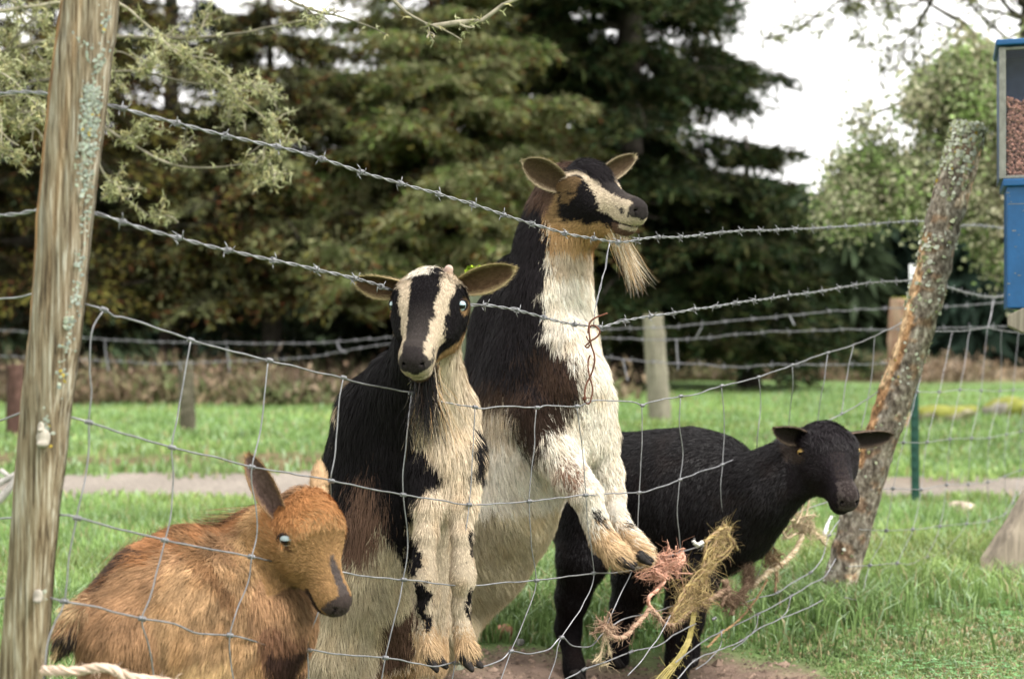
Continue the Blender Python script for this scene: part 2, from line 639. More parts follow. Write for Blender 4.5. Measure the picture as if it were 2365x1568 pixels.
# taller tufts round the post feet and along the fence
tx, ty = [], []
for cx_, cy_, r_, n_ in [(1.02, 4.50, 0.16, 1800), (0.1, 4.4, 0.7, 2500), (-0.2, 4.3, 0.5, 2000), (1.25, 5.1, 0.6, 4000), (1.9, 5.2, 0.6, 4000),
                         (0.55, 4.6, 0.5, 3500), (0.0, 5.0, 0.6, 3000), (-0.9, 3.2, 0.3, 2500), (-1.3, 4.4, 0.5, 2000)]:
    tx.append(cx_ + R.normal(size=n_) * r_ * 0.5)
    ty.append(cy_ + R.normal(size=n_) * r_ * 0.5)
tx, ty = np.concatenate(tx), np.concatenate(ty)
k = (dirtness(tx, ty) < 0.1) & (np.hypot((tx - 0.35) / 0.55, (ty - 3.85) / 0.42) > 1)
tx, ty = tx[k], ty[k]
grass('grass', tx, ty, 0.07, 0.15, 0.007, 'longer grass tufts behind and beneath the wire mesh', lean=0.8)


def litter():
    mb = MB()
    n = 2600
    x, y = R.uniform(-0.5, 1.2, n * 3), R.uniform(3.3, 4.5, n * 3)
    k = dirtness(x, y) > 0.35
    x, y = x[k][:n], y[k][:n]
    z = terrain(x, y)
    for i in range(len(x)):
        s_ = R.uniform(0.002, 0.010) * (2.2 if R.uniform() < 0.05 else 1)
        q = 5
        a = np.arange(q) / q * 6.28 + R.uniform(0, 6)
        ring = np.stack([x[i] + s_ * np.cos(a) * R.uniform(.6, 1.2, q), y[i] + s_ * np.sin(a) * R.uniform(.6, 1.2, q), z[i] + 0 * a], 1)
        top = [[x[i] + s_ * .2, y[i], z[i] + s_ * R.uniform(.4, .9)]]
        mb.add(np.vstack([ring, top]), [[j, (j + 1) % q, q] for j in range(q)], np.array([0.17, 0.12, 0.09]) * R.uniform(0.5, 1.6))
    tag(mb.build('soil_crumbs', M['stone'], smooth=False), 'crumbs of bare brown soil trodden by the goats', 'soil', kind='stuff')
    x, y = R.uniform(-0.5, 1.2, 9000), R.uniform(3.3, 4.5, 9000)
    k = (dirtness(x, y) > 0.1) & (R.uniform(0, 1, 9000) < 0.5)
    grass('straw', x[k], y[k], 0.008, 0.03, 0.004, 'dead straw and sparse blades strewn on the bare soil', lambda c, x_, y_: np.where((R.uniform(0, 1, len(x_)) < 0.75)[:, None], np.array([0.34, 0.27, 0.16]) * R.uniform(0.5, 1.2, (len(x_), 1)), c), lean=2.0)


litter()


def clover():
    n = 9000
    x, y = scatter_view(n, 3.2, 5.2, 1.1, 0)
    k = (x > 0.3) & (dirtness(x, y) < 0.2) & (nz(np.stack([x, y, 0 * x], -1), 2.2, 21) > -0.1)
    x, y = x[k], y[k]
    z = terrain(x, y)
    mb = MB()
    V, F, C = [], [], []
    for i in range(len(x)):
        h = R.uniform(0.012, 0.035)
        c0 = np.array([0.12, 0.27, 0.09]) * R.uniform(0.7, 1.5) + R.uniform(0, 0.05)
        for q in range(3):
            a = q * 2.094 + R.uniform(0, 0.6)
            d = np.array([math.cos(a), math.sin(a), 0.25])
            s = np.array([-math.sin(a), math.cos(a), 0])
            b = np.array([x[i], y[i], z[i] + h])
            r_ = R.uniform(0.005, 0.010)
            k0 = len(V)
            V += [b, b + d * r_ * 0.7 + s * r_ * 0.55, b + d * r_ * 1.2, b + d * r_ * 0.7 - s * r_ * 0.55]
            F.append([k0, k0 + 1, k0 + 2, k0 + 3])
            C += [c0] * 4
    mb.add(V, F, np.array(C))
    tag(mb.build('clover', M['grass'], smooth=False), 'low clover leaves mixed into the cropped turf', 'clover', kind='stuff')


clover()


# ------------------------------------------------------------------ implicit surfaces
class SDF:
    def __init__(s):
        s.p = []

    def cone(s, a, b, ra, rb, k=0.03):
        s.p.append(('c', np.asarray(a, float), np.asarray(b, float), ra, rb, k, 1))
        return s

    def chain(s, pts, k=0.03):
        """pts rows: x, y, z, r"""
        for i in range(len(pts) - 1):
            s.cone(pts[i][:3], pts[i + 1][:3], pts[i][3], pts[i + 1][3], k)
        return s

    def ell(s, c, r, M_=None, k=0.03, sign=1):
        s.p.append(('e', np.asarray(c, float), np.asarray(r, float), np.eye(3) if M_ is None else np.asarray(M_, float), None, k, sign))
        return s

    def mesh(s, h):
        lo = np.full(3, 1e9)
        hi = np.full(3, -1e9)
        for q in s.p:
            if q[-1] < 0:
                continue
            if q[0] == 'c':
                r = max(q[3], q[4])
                lo = np.minimum(lo, np.minimum(q[1], q[2]) - r)
                hi = np.maximum(hi, np.maximum(q[1], q[2]) + r)
            else:
                r = q[2].max()
                lo = np.minimum(lo, q[1] - r)
                hi = np.maximum(hi, q[1] + r)
        lo = lo - 3 * h - 0.01
        n = np.ceil((hi - lo + 3 * h + 0.01) / h).astype(int)
        F = np.full(n, 0.2, np.float32)
        ax = [lo[i] + h * np.arange(n[i]) for i in range(3)]
        for q in s.p:
            k, sg = q[5], q[6]
            if q[0] == 'c':
                r = max(q[3], q[4])
                l_, h_ = np.minimum(q[1], q[2]) - r, np.maximum(q[1], q[2]) + r
            else:
                l_, h_ = q[1] - q[2].max(), q[1] + q[2].max()
            pad = k * 1.2 + 2 * h
            i0 = np.clip(np.floor((l_ - pad - lo) / h).astype(int), 0, n)
            i1 = np.clip(np.ceil((h_ + pad - lo) / h).astype(int) + 1, 0, n)
            if (i1 <= i0).any():
                continue
            X, Y_, Z = np.meshgrid(*[ax[i][i0[i]:i1[i]] for i in range(3)], indexing='ij')
            if q[0] == 'c':
                a, b = q[1], q[2]
                ba = b - a
                px, py, pz = X - a[0], Y_ - a[1], Z - a[2]
                t = np.clip((px * ba[0] + py * ba[1] + pz * ba[2]) / max(ba @ ba, 1e-9), 0, 1)
                d = np.sqrt((px - t * ba[0]) ** 2 + (py - t * ba[1]) ** 2 + (pz - t * ba[2]) ** 2) - (q[3] + (q[4] - q[3]) * t)
            else:
                c, r, m = q[1], q[2], q[3]            # columns of m are the ellipsoid's axes
                px, py, pz = X - c[0], Y_ - c[1], Z - c[2]
                u = [(px * m[0, i] + py * m[1, i] + pz * m[2, i]) / r[i] for i in range(3)]
                k0 = np.sqrt(u[0] ** 2 + u[1] ** 2 + u[2] ** 2)
                k1 = np.sqrt((u[0] / r[0]) ** 2 + (u[1] / r[1]) ** 2 + (u[2] / r[2]) ** 2)
                d = k0 * (k0 - 1) / np.maximum(k1, 1e-6)
            S = F[i0[0]:i1[0], i0[1]:i1[1], i0[2]:i1[2]]
            if sg > 0:
                hh = np.maximum(k - np.abs(S - d), 0) / k
                F[i0[0]:i1[0], i0[1]:i1[1], i0[2]:i1[2]] = np.minimum(S, d) - hh * hh * k * 0.25
            else:
                d = -d
                hh = np.maximum(k - np.abs(S - d), 0) / k
                F[i0[0]:i1[0], i0[1]:i1[1], i0[2]:i1[2]] = np.maximum(S, d) + hh * hh * k * 0.25
        return surface_nets(F, lo, h)


def surface_nets(F, lo, h):
    s = F < 0
    n = F.shape
    c = np.zeros(tuple(d - 1 for d in n), np.uint8)
    for dx in (0, 1):
        for dy in (0, 1):
            for dz in (0, 1):
                c += s[dx:n[0] - 1 + dx, dy:n[1] - 1 + dy, dz:n[2] - 1 + dz]
    act = (c > 0) & (c < 8)
    I = np.argwhere(act)
    idx = np.full(act.shape, -1, np.int64)
    idx[act] = np.arange(len(I))
    acc = np.zeros((len(I), 3))
    cnt = np.zeros(len(I))
    corners = [(x, y, z) for x in (0, 1) for y in (0, 1) for z in (0, 1)]
    for a in corners:
        for axis in range(3):
            if a[axis]:
                continue
            b = list(a)
            b[axis] = 1
            fa = F[I[:, 0] + a[0], I[:, 1] + a[1], I[:, 2] + a[2]]
            fb = F[I[:, 0] + b[0], I[:, 1] + b[1], I[:, 2] + b[2]]
            m = (fa < 0) != (fb < 0)
            t = np.where(m, fa / np.where(m, fa - fb, 1), 0)
            p = np.tile(np.array(a, float), (len(I), 1))
            p[:, axis] += t
            acc[m] += p[m]
            cnt[m] += 1
    V = (I + acc / cnt[:, None]) * h + lo
    faces = []
    for axis in range(3):
        o1, o2 = (axis + 1) % 3, (axis + 2) % 3
        sl_a = [slice(0, n[i] - 1) for i in range(3)]
        sl_b = list(sl_a)
        sl_b[axis] = slice(1, n[axis])
        A = s[tuple([slice(0, n[axis] - 1) if i == axis else slice(1, n[i] - 1) for i in range(3)])]
        B = s[tuple([slice(1, n[axis]) if i == axis else slice(1, n[i] - 1) for i in range(3)])]
        E = np.argwhere(A != B)
        E[:, o1] += 1
        E[:, o2] += 1
        g = A[A != B]

        def ci(d1, d2):
            q = E.copy()
            q[:, o1] += d1
            q[:, o2] += d2
            return idx[q[:, 0], q[:, 1], q[:, 2]]
        f = np.stack([ci(-1, -1), ci(0, -1), ci(0, 0), ci(-1, 0)], 1)
        f[~g] = f[~g][:, ::-1]
        faces.append(f)
    Fc = np.vstack(faces)
    Fc = Fc[(Fc >= 0).all(1)]
    # light smoothing
    nb = np.zeros_like(V)
    ct = np.zeros(len(V))
    for a, b in ((0, 1), (1, 2), (2, 3), (3, 0)):
        np.add.at(nb, Fc[:, a], V[Fc[:, b]])
        np.add.at(nb, Fc[:, b], V[Fc[:, a]])
        np.add.at(ct, Fc[:, a], 1)
        np.add.at(ct, Fc[:, b], 1)
    V = V * 0.5 + 0.5 * nb / ct[:, None]
    return V, Fc


def vnormals(V, F):
    N = np.zeros_like(V)
    fn = np.cross(V[F[:, 2]] - V[F[:, 0]], V[F[:, 3]] - V[F[:, 1]])
    for i in range(4):
        np.add.at(N, F[:, i], fn)
    return unit(N)


# ------------------------------------------------------------------ goats
def headframe(theta, pitch, roll=0):
    th, p, ro = rad(theta), rad(pitch), rad(roll)
    h = np.array([math.sin(th), -math.cos(th), 0])
    z = np.array([0, 0, 1.0])
    f = math.cos(p) * h - math.sin(p) * z
    u = math.sin(p) * h + math.cos(p) * z
    s = np.array([math.cos(th), math.sin(th), 0])
    s2 = math.cos(ro) * s + math.sin(ro) * u
    u2 = -math.sin(ro) * s + math.cos(ro) * u
    return np.stack([f, s2, u2], 1)                # columns: forward, side, up


def head_prims(S, o, L, H, kid=False, w=1.0, shut=False):
    def P(f, s, u):
        return o + H @ (np.array([f, s * w, u]) * L)

    def E(f, s, u, rf, rs, ru, k=0.03, sign=1, tilt=0):
        m = H
        if tilt:
            c, t = math.cos(rad(tilt)), math.sin(rad(tilt))
            m = H @ np.array([[c, 0, -t], [0, 1, 0], [t, 0, c]])
        S.ell(P(f, s, u), np.array([rf, rs * w, ru]) * L, m, k * L / 0.22, sign)
    dome = 0.05 if kid else 0.0
    E(0.13, 0, -0.20 + dome, 0.24, 0.225, 0.24 + dome * .7, 0.03)               # cranium
    E(0.28, 0, -0.15 + dome * .6, 0.19, 0.225, 0.14 + dome, 0.04)               # forehead
    for q in (-1, 1):
        E(0.28, q * 0.19, -0.115, 0.11, 0.065, 0.075, 0.03)                     # brow
        E(0.40, q * 0.185, -0.235, 0.15, 0.06, 0.055, 0.03, tilt=-12)           # cheekbone
        E(0.24, q * 0.11, -0.38, 0.22, 0.12, 0.22, 0.04)                        # jaw muscle
        E(0.935, q * 0.045, -0.185, 0.052, 0.034, 0.048, 0.010)                  # nostril wing
        E(0.89, q * 0.048, -0.270, 0.085, 0.040, 0.045, 0.02)                   # upper lip
    S.cone(P(0.32, 0, -0.20), P(0.84, 0, -0.20), 0.175 * L, (0.058 if kid else 0.066) * L, 0.05 * L / .22)   # muzzle
    E(0.64, 0, -0.135, 0.33, 0.080, 0.07, 0.03, tilt=-4)                         # nasal bridge
    E(0.915, 0, -0.205, 0.070, 0.055, 0.080, 0.015)                               # nose
    js = 0.045 if kid else 0.0
    S.cone(P(0.30, 0, -0.44 + js * .5), P(0.80, 0, -0.37 + js), (0.145 - js * .5) * L, (0.052 - js * .2) * L, 0.035 * L / .22)   # lower jaw
    E(0.85, 0, -0.38 + js, 0.070, 0.056, 0.052, 0.02)                              # chin
    for q in (-1, 1):
        if not shut:
            E(0.30, q * 0.262, -0.135, 0.062, 0.045, 0.048, 0.010, -1)          # eye socket
        else:
            E(0.30, q * 0.215, -0.140, 0.070, 0.045, 0.050, 0.010)              # closed lids
        E(0.965, q * 0.062, -0.172, 0.048, 0.026, 0.017, 0.005, -1, tilt=22)    # nostril
        E(0.86, q * 0.09, -0.322, 0.11, 0.06, 0.006, 0.006, -1, tilt=-3)        # mouth line
    E(0.975, 0, -0.235, 0.03, 0.006, 0.05, 0.006, -1)                           # split of the upper lip
    return P


def ear_mesh(base, tip, width, face, cup=0.5, thick=0.0035, n=18, m=11, droop=0.0, curl=0.0):
    """a cupped leaf: returns verts, quads, colour-key (0 outside, 1 inside, rim weight)"""
    base, tip = np.asarray(base, float), np.asarray(tip, float)
    ax = tip - base
    Ln = np.linalg.norm(ax)
    ax = ax / Ln
    face = unit(face - ax * (face @ ax))
    side = np.cross(ax, face)
    t = 1 - (1 - np.linspace(0, 1, n)) ** 1.25
    wd = width * (np.sin(np.pi * np.clip(t, 0, 1) ** 1.12) ** 0.60 * 0.84 + 0.42 * (1 - t) ** 2)
    wd[-1] = width * 0.16
    v = np.linspace(-1, 1, m)
    ctr = base + ax * (t * Ln)[:, None] + np.array([0, 0, -1.0]) * (droop * t ** 2 * Ln)[:, None] - face * (curl * np.sin(t * math.pi) * Ln)[:, None]
    cp = cup * (1 - 0.45 * t)
    ins = ctr[:, None] + side * (wd[:, None] * v[None] * np.cos(cp[:, None] * np.abs(v[None])))[..., None] \
        + face * (wd[:, None] * (v[None] ** 2) * np.sin(cp[:, None]) * 1.2)[..., None]
    outr = ins - face * (thick * (1 - np.abs(v) ** 4 * 0.8))[None, :, None] * (1.6 - t)[:, None, None] * 1.5
    V = np.vstack([ins.reshape(-1, 3), outr.reshape(-1, 3)])
    i, j = np.meshgrid(np.arange(n - 1), np.arange(m - 1), indexing='ij')
    a = (i * m + j).ravel()
    f1 = np.stack([a, a + 1, a + m + 1, a + m], 1)
    f2 = f1[:, ::-1] + n * m
    fr = []
    for i in range(n - 1):
        fr += [[i * m, (i + 1) * m, (i + 1) * m + n * m, i * m + n * m], [i * m + m - 1, i * m + m - 1 + n * m, (i + 1) * m + m - 1 + n * m, (i + 1) * m + m - 1]]
    F = np.vstack([f1, f2, np.array(fr)])
    key = np.zeros((len(V), 3))
    tt = np.repeat(t, m)
    vv = np.tile(v, n)
    key[:n * m, 0] = 1
    key[:, 1] = np.tile(np.maximum(np.abs(vv), tt ** 3 * 0.98), 2)
    key[:, 2] = np.tile(tt, 2)
    return V, F, key, ax, side


def eyeball(parent, c, r, out, fwd, iris, name='eye', pupil=(0.5, 0.17), lidc=(0.03, 0.02, 0.018)):
    out = unit(out)
    fwd = unit(np.cross(np.array([0, 0, 1.0]), out))
    up = np.cross(out, fwd)
    nu, nv = 40, 56
    th = np.linspace(0, math.pi, nu)
    ph = np.linspace(0, 2 * math.pi, nv, endpoint=False)
    T, Pn = np.meshgrid(th, ph, indexing='ij')
    d = np.stack([np.cos(T), np.sin(T) * np.cos(Pn), np.sin(T) * np.sin(Pn)], -1).reshape(-1, 3)
    V = c + r * (d[:, :1] * out + d[:, 1:2] * fwd + d[:, 2:] * up)
    i, j = np.meshgrid(np.arange(nu - 1), np.arange(nv), indexing='ij')
    j2 = (j + 1) % nv
    F = np.stack([i * nv + j, i * nv + j2, (i + 1) * nv + j2, (i + 1) * nv + j], -1).reshape(-1, 4)
    a = np.hypot(d[:, 1], d[:, 2])
    colr = np.tile(np.array([0.03, 0.025, 0.025]), (len(d), 1))
    ir = (a < 0.80) & (d[:, 0] > 0)
    colr[ir] = iris
    colr[ir & (a > 0.68)] = np.array(iris) * 0.45
    pu = (np.abs(d[:, 1]) < pupil[0]) & (np.abs(d[:, 2]) < pupil[1]) & (d[:, 0] > 0)
    colr[pu] = (0.004, 0.004, 0.006)
    t = np.linspace(0, 2 * math.pi, 26)
    ring = c + out * r * 0.52 + (fwd * (np.cos(t) * r * 1.02)[:, None] + up * (np.sin(t) * r * 0.80)[:, None])
    MB().tube(ring, r * 0.17, 6, lidc, caps=False).build('eyelid', M['skin'], parent)
    return MB().add(V, F, colr).build(name, M['eye'], parent)


def guides(G):
    G = np.asarray(G, float)
    return G


def fur_field(q, G, p=3.0):
    """inverse-distance blend of guide hairs; G rows: x, y, dx, dy(down +), dY, length(px)"""
    d = np.linalg.norm(q[:, None, :] - G[None, :, :2], axis=2) + 8
    w = d ** -p
    w /= w.sum(1, keepdims=True)
    return w @ G[:, 2:6]


def make_fur(V, F, N, count, colf, lenf, dirf, wid, lift, parent, name='fur', clump=0.55, jit=0.25, seed=1, m='fur', bias=None, curl=0.15, clumps=14, avoid=()):
    r = np.random.RandomState(seed)
    A = np.linalg.norm(np.cross(V[F[:, 2]] - V[F[:, 0]], V[F[:, 3]] - V[F[:, 1]]), axis=1)
    if bias is not None:
        A = A * bias(V[F].mean(1))
    fi = r.choice(len(F), count, p=A / A.sum())
    u, v = r.uniform(0, 1, (2, count))
    f = F[fi]
    w = np.stack([(1 - u) * (1 - v), u * (1 - v), u * v, (1 - u) * v], 1)
    P = (V[f] * w[..., None]).sum(1)
    Nn = unit((N[f] * w[..., None]).sum(1))
    ok = np.ones(len(P), bool)
    for c_, r_ in avoid:
        ok &= np.linalg.norm(P - c_, axis=1) > r_
    P, Nn = P[ok], Nn[ok]
    count = len(P)
    D = dirf(P, Nn)
    L = lenf(P)
    D = D + jit * r.normal(size=D.shape)
    D = unit(D - Nn * (D * Nn).sum(1, keepdims=True))
    lf = lift * r.uniform(0.6, 1.5, count)[:, None]
    L = L * r.uniform(0.7, 1.2, count)
    C = colf(P, Nn)
    tipdir = unit(D + Nn * lf)
    mid = P + (unit(D + Nn * lf * 1.7)) * (L * 0.45)[:, None]
    tip = P + tipdir * L[:, None] * 0.97 + np.array([0, 0, -1.0]) * (L * curl)[:, None]
    # clumping
    nc = max(10, count // clumps)
    ci = r.choice(count, nc, replace=False)
    kd = kdtree.KDTree(nc)
    for i, k in enumerate(ci):
        kd.insert(P[k], i)
    kd.balance()
    near = np.array([kd.find(p)[1] for p in P])
    ct = tip[ci][near]
    cm = mid[ci][near]
    dd = np.linalg.norm(P - P[ci][near], axis=1)
    k1 = (clump * r.uniform(0.4, 1, count) * (dd < L * 0.7) * np.clip(L / 0.022, 0.3, 1))[:, None]
    tip = tip * (1 - k1) + ct * k1
    mid = mid * (1 - 0.4 * k1) + cm * 0.4 * k1
    cc = r.normal(size=nc)[near] * 0.13 + r.normal(size=count) * 0.10
    C = np.clip(C * (1 + cc)[:, None], 0.002, 0.95)
    P0 = P - Nn * 0.002
    q1 = P0 * 0.42 + mid * 0.58
    q2 = mid * 0.5 + tip * 0.5
    side = unit(np.cross(tip - P, Nn) + 0.35 * r.normal(size=P.shape) * np.linalg.norm(tip - P, axis=1)[:, None])
    W = (wid * r.uniform(0.6, 1.3, count) / 2 * np.clip(L / 0.022, 0.5, 1))[:, None]
    Vs = np.stack([P0 - side * W, P0 + side * W, q1 + side * W, q1 - side * W, q2 + side * W * 0.7, q2 - side * W * 0.7, tip], 1)
    i = np.arange(count)[:, None] * 7
    mb = MB()
    mb.v = [Vs.reshape(-1, 3)]
    cs = np.repeat(C[:, None], 7, 1)
    mb.c = [cs.reshape(-1, 3)]
    mb.f = {(4, 0): [np.vstack([i + np.array([[0, 1, 2, 3]]), i + np.array([[3, 2, 4, 5]])])], (3, 0): [i + np.array([[5, 4, 6]])]}
    mb.n = count * 7
    return mb.build(name, M[m], parent, smooth=False)


def locks(parent, name, roots, dirs, L, n, wid, col, m='fur', grav=0.4, spread=0.02, seed=3, wave=0.02):
    """long hanging hair: strands from root points along directions that bend down"""
    r = np.random.RandomState(seed)
    roots, dirs = np.asarray(roots, float), unit(np.asarray(dirs, float))
    k = r.randint(0, len(roots), n)
    P = roots[k] + r.normal(size=(n, 3)) * spread * 0.5
    d = unit(dirs[k] + r.normal(size=(n, 3)) * 0.10)
    ln = L * r.uniform(0.35, 1.0, n) ** 0.8
    nseg = 8
    lock = r.randint(0, 7, n)
    lofs = r.normal(size=(7, 3)) * spread * 1.3
    lofs[:, 2] = 0
    pts = []
    for i in range(nseg + 1):
        t = i / nseg
        g = np.array([0, 0, -1.0]) * (grav * t * t)
        p = P + d * (ln * t)[:, None] * (1 - grav * t * 0.3) + g * ln[:, None] + lofs[lock] * (t ** 1.3) - (P - roots.mean(0)) * 0.55 * t + np.sin(t * 7 + lock[:, None] * 1.7 + np.array([0, 1.3, 2.2])) * wave * t * ln[:, None]
        pts.append(p)
    side = unit(np.cross(d, r.normal(size=(n, 3))))
    Vs, F4 = [], []
    for i, p in enumerate(pts):
        w = wid / 2 * (1 - 0.85 * i / nseg)
        Vs += [p - side * w, p + side * w]
    V = np.stack(Vs, 1)
    b = np.arange(n)[:, None] * (2 * nseg + 2)
    for i in range(nseg):
        F4.append(b + np.array([[2 * i, 2 * i + 1, 2 * i + 3, 2 * i + 2]]))
    cc = np.asarray(col)
    c = cc[r.randint(0, len(cc), n)] * (1 + 0.15 * r.normal(size=(n, 1)))
    mb = MB().add(V.reshape(-1, 3), np.vstack(F4), np.repeat(np.clip(c, 0.003, 1), 2 * nseg + 2, 0))
    return mb.build(name, M[m], parent, smooth=False)


def hoof_pair(parent, o, f, up, size, spread=0.0):
    """a cloven hoof: two claws side by side, pointing along f"""
    f = unit(f)
    up = unit(up - f * (np.asarray(up) @ f))
    s = np.cross(f, up)
    H = np.stack([f, s, up], 1)
    S = SDF()
    for q in (-1, 1):
        a = o + H @ np.array([-0.25 * size, q * 0.24 * size, 0.1 * size])
        b = o + H @ np.array([0.62 * size, q * (0.22 + spread) * size, -0.16 * size])
        S.cone(a, b, 0.30 * size, 0.14 * size, 0.1 * size)
        S.ell(o + H @ np.array([0.15 * size, q * 0.25 * size, -0.14 * size]), np.array([0.5, 0.2, 0.18]) * size, H, 0.08 * size)
    V, F = S.mesh(0.0028)
    return MB().add(V, F, (1, 1, 1)).build('hoof', M['hoof'], parent)


def P4(rows):
    """rows of photo x, photo y, depth, radius in photo px -> world x, y, z, r"""
    rows = np.asarray(rows, float)
    w = at3(rows[:, :3])
    return np.hstack([w, (rows[:, 3] / FPX * rows[:, 2])[:, None]])


BLK = np.array([0.0065, 0.0052, 0.006])
DBR = np.array([0.055, 0.032, 0.022])
CRM = np.array([0.66, 0.54, 0.40])
WHT = np.array([0.80, 0.73, 0.62])
TAN = np.array([0.50, 0.31, 0.15])
OLV = np.array([0.52, 0.44, 0.30])


def paint(q, layers, base, P, warp=9, seed=0):
    """base colour, then polygons painted over it in the animal's own side view, their edges feathered by noise"""
    n1, n2 = nz(P, 14, seed), nz(P, 14, seed + 1)
    n3, n4 = nz(P, 60, seed + 2), nz(P, 60, seed + 3)
    qq = q + np.stack([n1, n2], 1) * warp + np.stack([n3, n4], 1) * warp * 0.5
    C = np.tile(np.asarray(base, float), (len(q), 1))
    rs = np.random.RandomState(seed)
    for poly, c, *fe in layers:
        k = inpoly(qq + rs.normal(size=q.shape) * warp * (fe[0] if fe else 0.45), poly)
        C[k] = c
    # tan streaks running through the pale coat
    st = np.clip(nz(P * np.array([1, 1, 0.35]), 26, seed + 9), 0, 1)[:, None] * (C[:, :1] > 0.3)
    return C * (1 - 0.45 * st) + C * np.array([0.80, 0.66, 0.50]) * 0.45 * st


def head_coords(P, o, L, H, w=1.0):
    l = (P - o) @ H / L
    l[:, 1] /= w
    return l


def badger(l, P, shut=False, wide=1.0):
    """black face with two pale stripes, pale muzzle edge, tan jaw"""
    f, s, u = l[:, 0], np.abs(l[:, 1]), l[:, 2]
    e = 0.016 * nz(P, 22, 31) + 0.006 * np.random.RandomState(5).normal(size=len(f))
    C = np.tile(BLK * 1.3, (len(f), 1))
    gr = (np.clip((f - 0.42) / 0.4, 0, 1) * (s < 0.14) * (u > -0.24))[:, None]  # greyer nose bridge: grey coat plus a highlight painted into the colour
    C = C * (1 - gr) + np.array([0.060, 0.050, 0.046]) * gr
    k = (u < -0.46 + e * 2 + 0.10 * np.clip(f, 0, 1)) & (f > -0.1)
    C[k] = TAN * 0.8
    k = (f < 0.16 + e * 2) & (u < -0.20)
    C[k] = TAN * 0.5
    k = (f < 0.10 + e) & (s > 0.15)
    C[k] = DBR * 2.0
    mid = np.interp(f, [0.0, 0.2, 0.45, 0.7, 0.95], [0.175, 0.175, 0.155, 0.125, 0.10])
    half = np.interp(f, [0.0, 0.15, 0.35, 0.6, 0.9], [0.05, 0.062, 0.050, 0.034, 0.026])
    k = (np.abs(s - mid - (wide - 1) * 0.03 + e) < half * wide) & (u > np.interp(f, [0.2, 0.5, 0.8], [-0.17, -0.22, -0.31]) + e) & (f > 0.0) & (f < 0.95)
    C[k] = CRM * 0.95
    k = (np.hypot((f - 0.29) / 0.10, (u + 0.150) / 0.06) < 1 + 6 * e) & (s > 0.20)
    C[k] = TAN * 0.55
    if shut:
        k = (s > 0.17) & (f < 0.37 + e) & (u > -0.185 + e) & (np.abs(s - mid - 0.01) > half * wide)
        C[k] = TAN * 0.30
        k = (s > 0.20) & (f < 0.33 + e) & (f > 0.2) & (u > -0.27 + e) & (u < -0.17)
        C[k] = TAN * 0.3
        k = (np.abs(u + 0.165 - 1.2 * (f - 0.30) ** 2 * 4) < 0.010) & (np.abs(f - 0.30) < 0.075) & (s > 0.15)
        C[k] = BLK
    k = (f > 0.82) & (u < -0.26 + e) & (u > -0.33) & (s > 0.03)
    C[k] = CRM * 0.7
    k = (f > 0.74) & (u <= -0.335)
    C[k] = DBR * 2.0
    k = (f > 0.84) & (u <= -0.335) & (u > -0.375)
    C[k] = CRM * 0.75
    k = (f > 0.76) & (u < -0.235 + e) & (u > -0.32)
    C[k] = CRM * 0.85
    k = (f > 0.90 + e) & (u > -0.235 + e) & (s < 0.085)
    C[k] = np.array([0.034, 0.028, 0.028])
    k = (f > 0.76) & (np.abs(u + 0.325) < 0.009) & (s > 0.03)
    C[k] = BLK
    k = (np.abs(f - 0.965) < 0.05) & (np.abs(s - 0.062) < 0.03) & (np.abs(u + 0.172 + 0.4 * (f - 0.965)) < 0.017)
    C[k] = BLK * .5
    return C


def finish_goat(root, S, h, colf, lenf, dirf, ears, count, wid, lift, mat_='fur', seed=1, clump=0.55, skin_dark=0.55, bias=None, headw=None, clumps=14, jit=0.25, curl=0.15, eyes=None):
    V, F = S.mesh(h)
    N = vnormals(V, F)
    C = colf(V, N) * skin_dark
    mb = MB().add(V, F, C)
    for (ev, ef, key, ax, side, inner, outer, rim) in ears:
        c = np.where(key[:, :1] > 0.5, np.asarray(inner), np.asarray(outer))
        rw = np.clip((key[:, 1:2] - 0.78) / 0.15, 0, 1)
        c = c * (1 - rw) + np.asarray(rim) * rw
        mb.add(ev, ef, c)
    body = mb.build('body', M['skin'], root)
    make_fur(V, F, N, count, colf, lenf, dirf, wid, lift, root, 'fur', avoid=[(headw[0] + headw[2] @ (np.array([0.30, q * 0.232 * headw[3], -0.135]) * headw[1]), eyes) for q in (-1, 1)] if eyes else (), clump=clump, seed=seed, m=mat_, bias=(lambda Q: 1 + 1.4 * headmask(Q, *headw)[1]), clumps=clumps, jit=jit, curl=curl)
    # short hair on the ears
    for q, (ev, ef, key, ax, side, inner, outer, rim) in enumerate(ears):
        en = vnormals(ev, ef)
        ctr = ev.mean(0)

        def ecol(P, Nn, ev=ev, key=key, inner=inner, outer=outer, rim=rim):
            kd = kdtree.KDTree(len(ev))
            for i, p in enumerate(ev):
                kd.insert(p, i)
            kd.balance()
            id_ = np.array([kd.find(p)[1] for p in P])
            kk = key[id_]
            c = np.where(kk[:, :1] > 0.5, np.asarray(inner), np.asarray(outer))
            rw = np.clip((kk[:, 1:2] - 0.72) / 0.15, 0, 1)
            return c * (1 - rw) + np.asarray(rim) * rw
        make_fur(ev, ef, en, 2600, ecol, lambda P: np.full(len(P), 0.010), lambda P, Nn, ax=ax: np.tile(ax, (len(P), 1)), 0.0009, 0.35, root, 'ear_hair', clump=0.3, seed=seed + 5 + q, m=mat_, curl=0)
    return body


def headmask(P, o, L, H, w):
    l = head_coords(P, o, L, H, w)
    return l, (l[:, 0] > -0.03) & (l[:, 0] < 1.2) & (np.abs(l[:, 1]) < 0.42) & (l[:, 2] < 0.25) & (l[:, 2] > np.interp(l[:, 0], [0, .1, .3, .6, .9], [-.30, -.48, -.60, -.52, -.47]))


def flow(q, G, P):
    g = fur_field(q, np.asarray(G, float))
    return np.stack([g[:, 0], g[:, 2], -g[:, 1]], 1), g[:, 3]


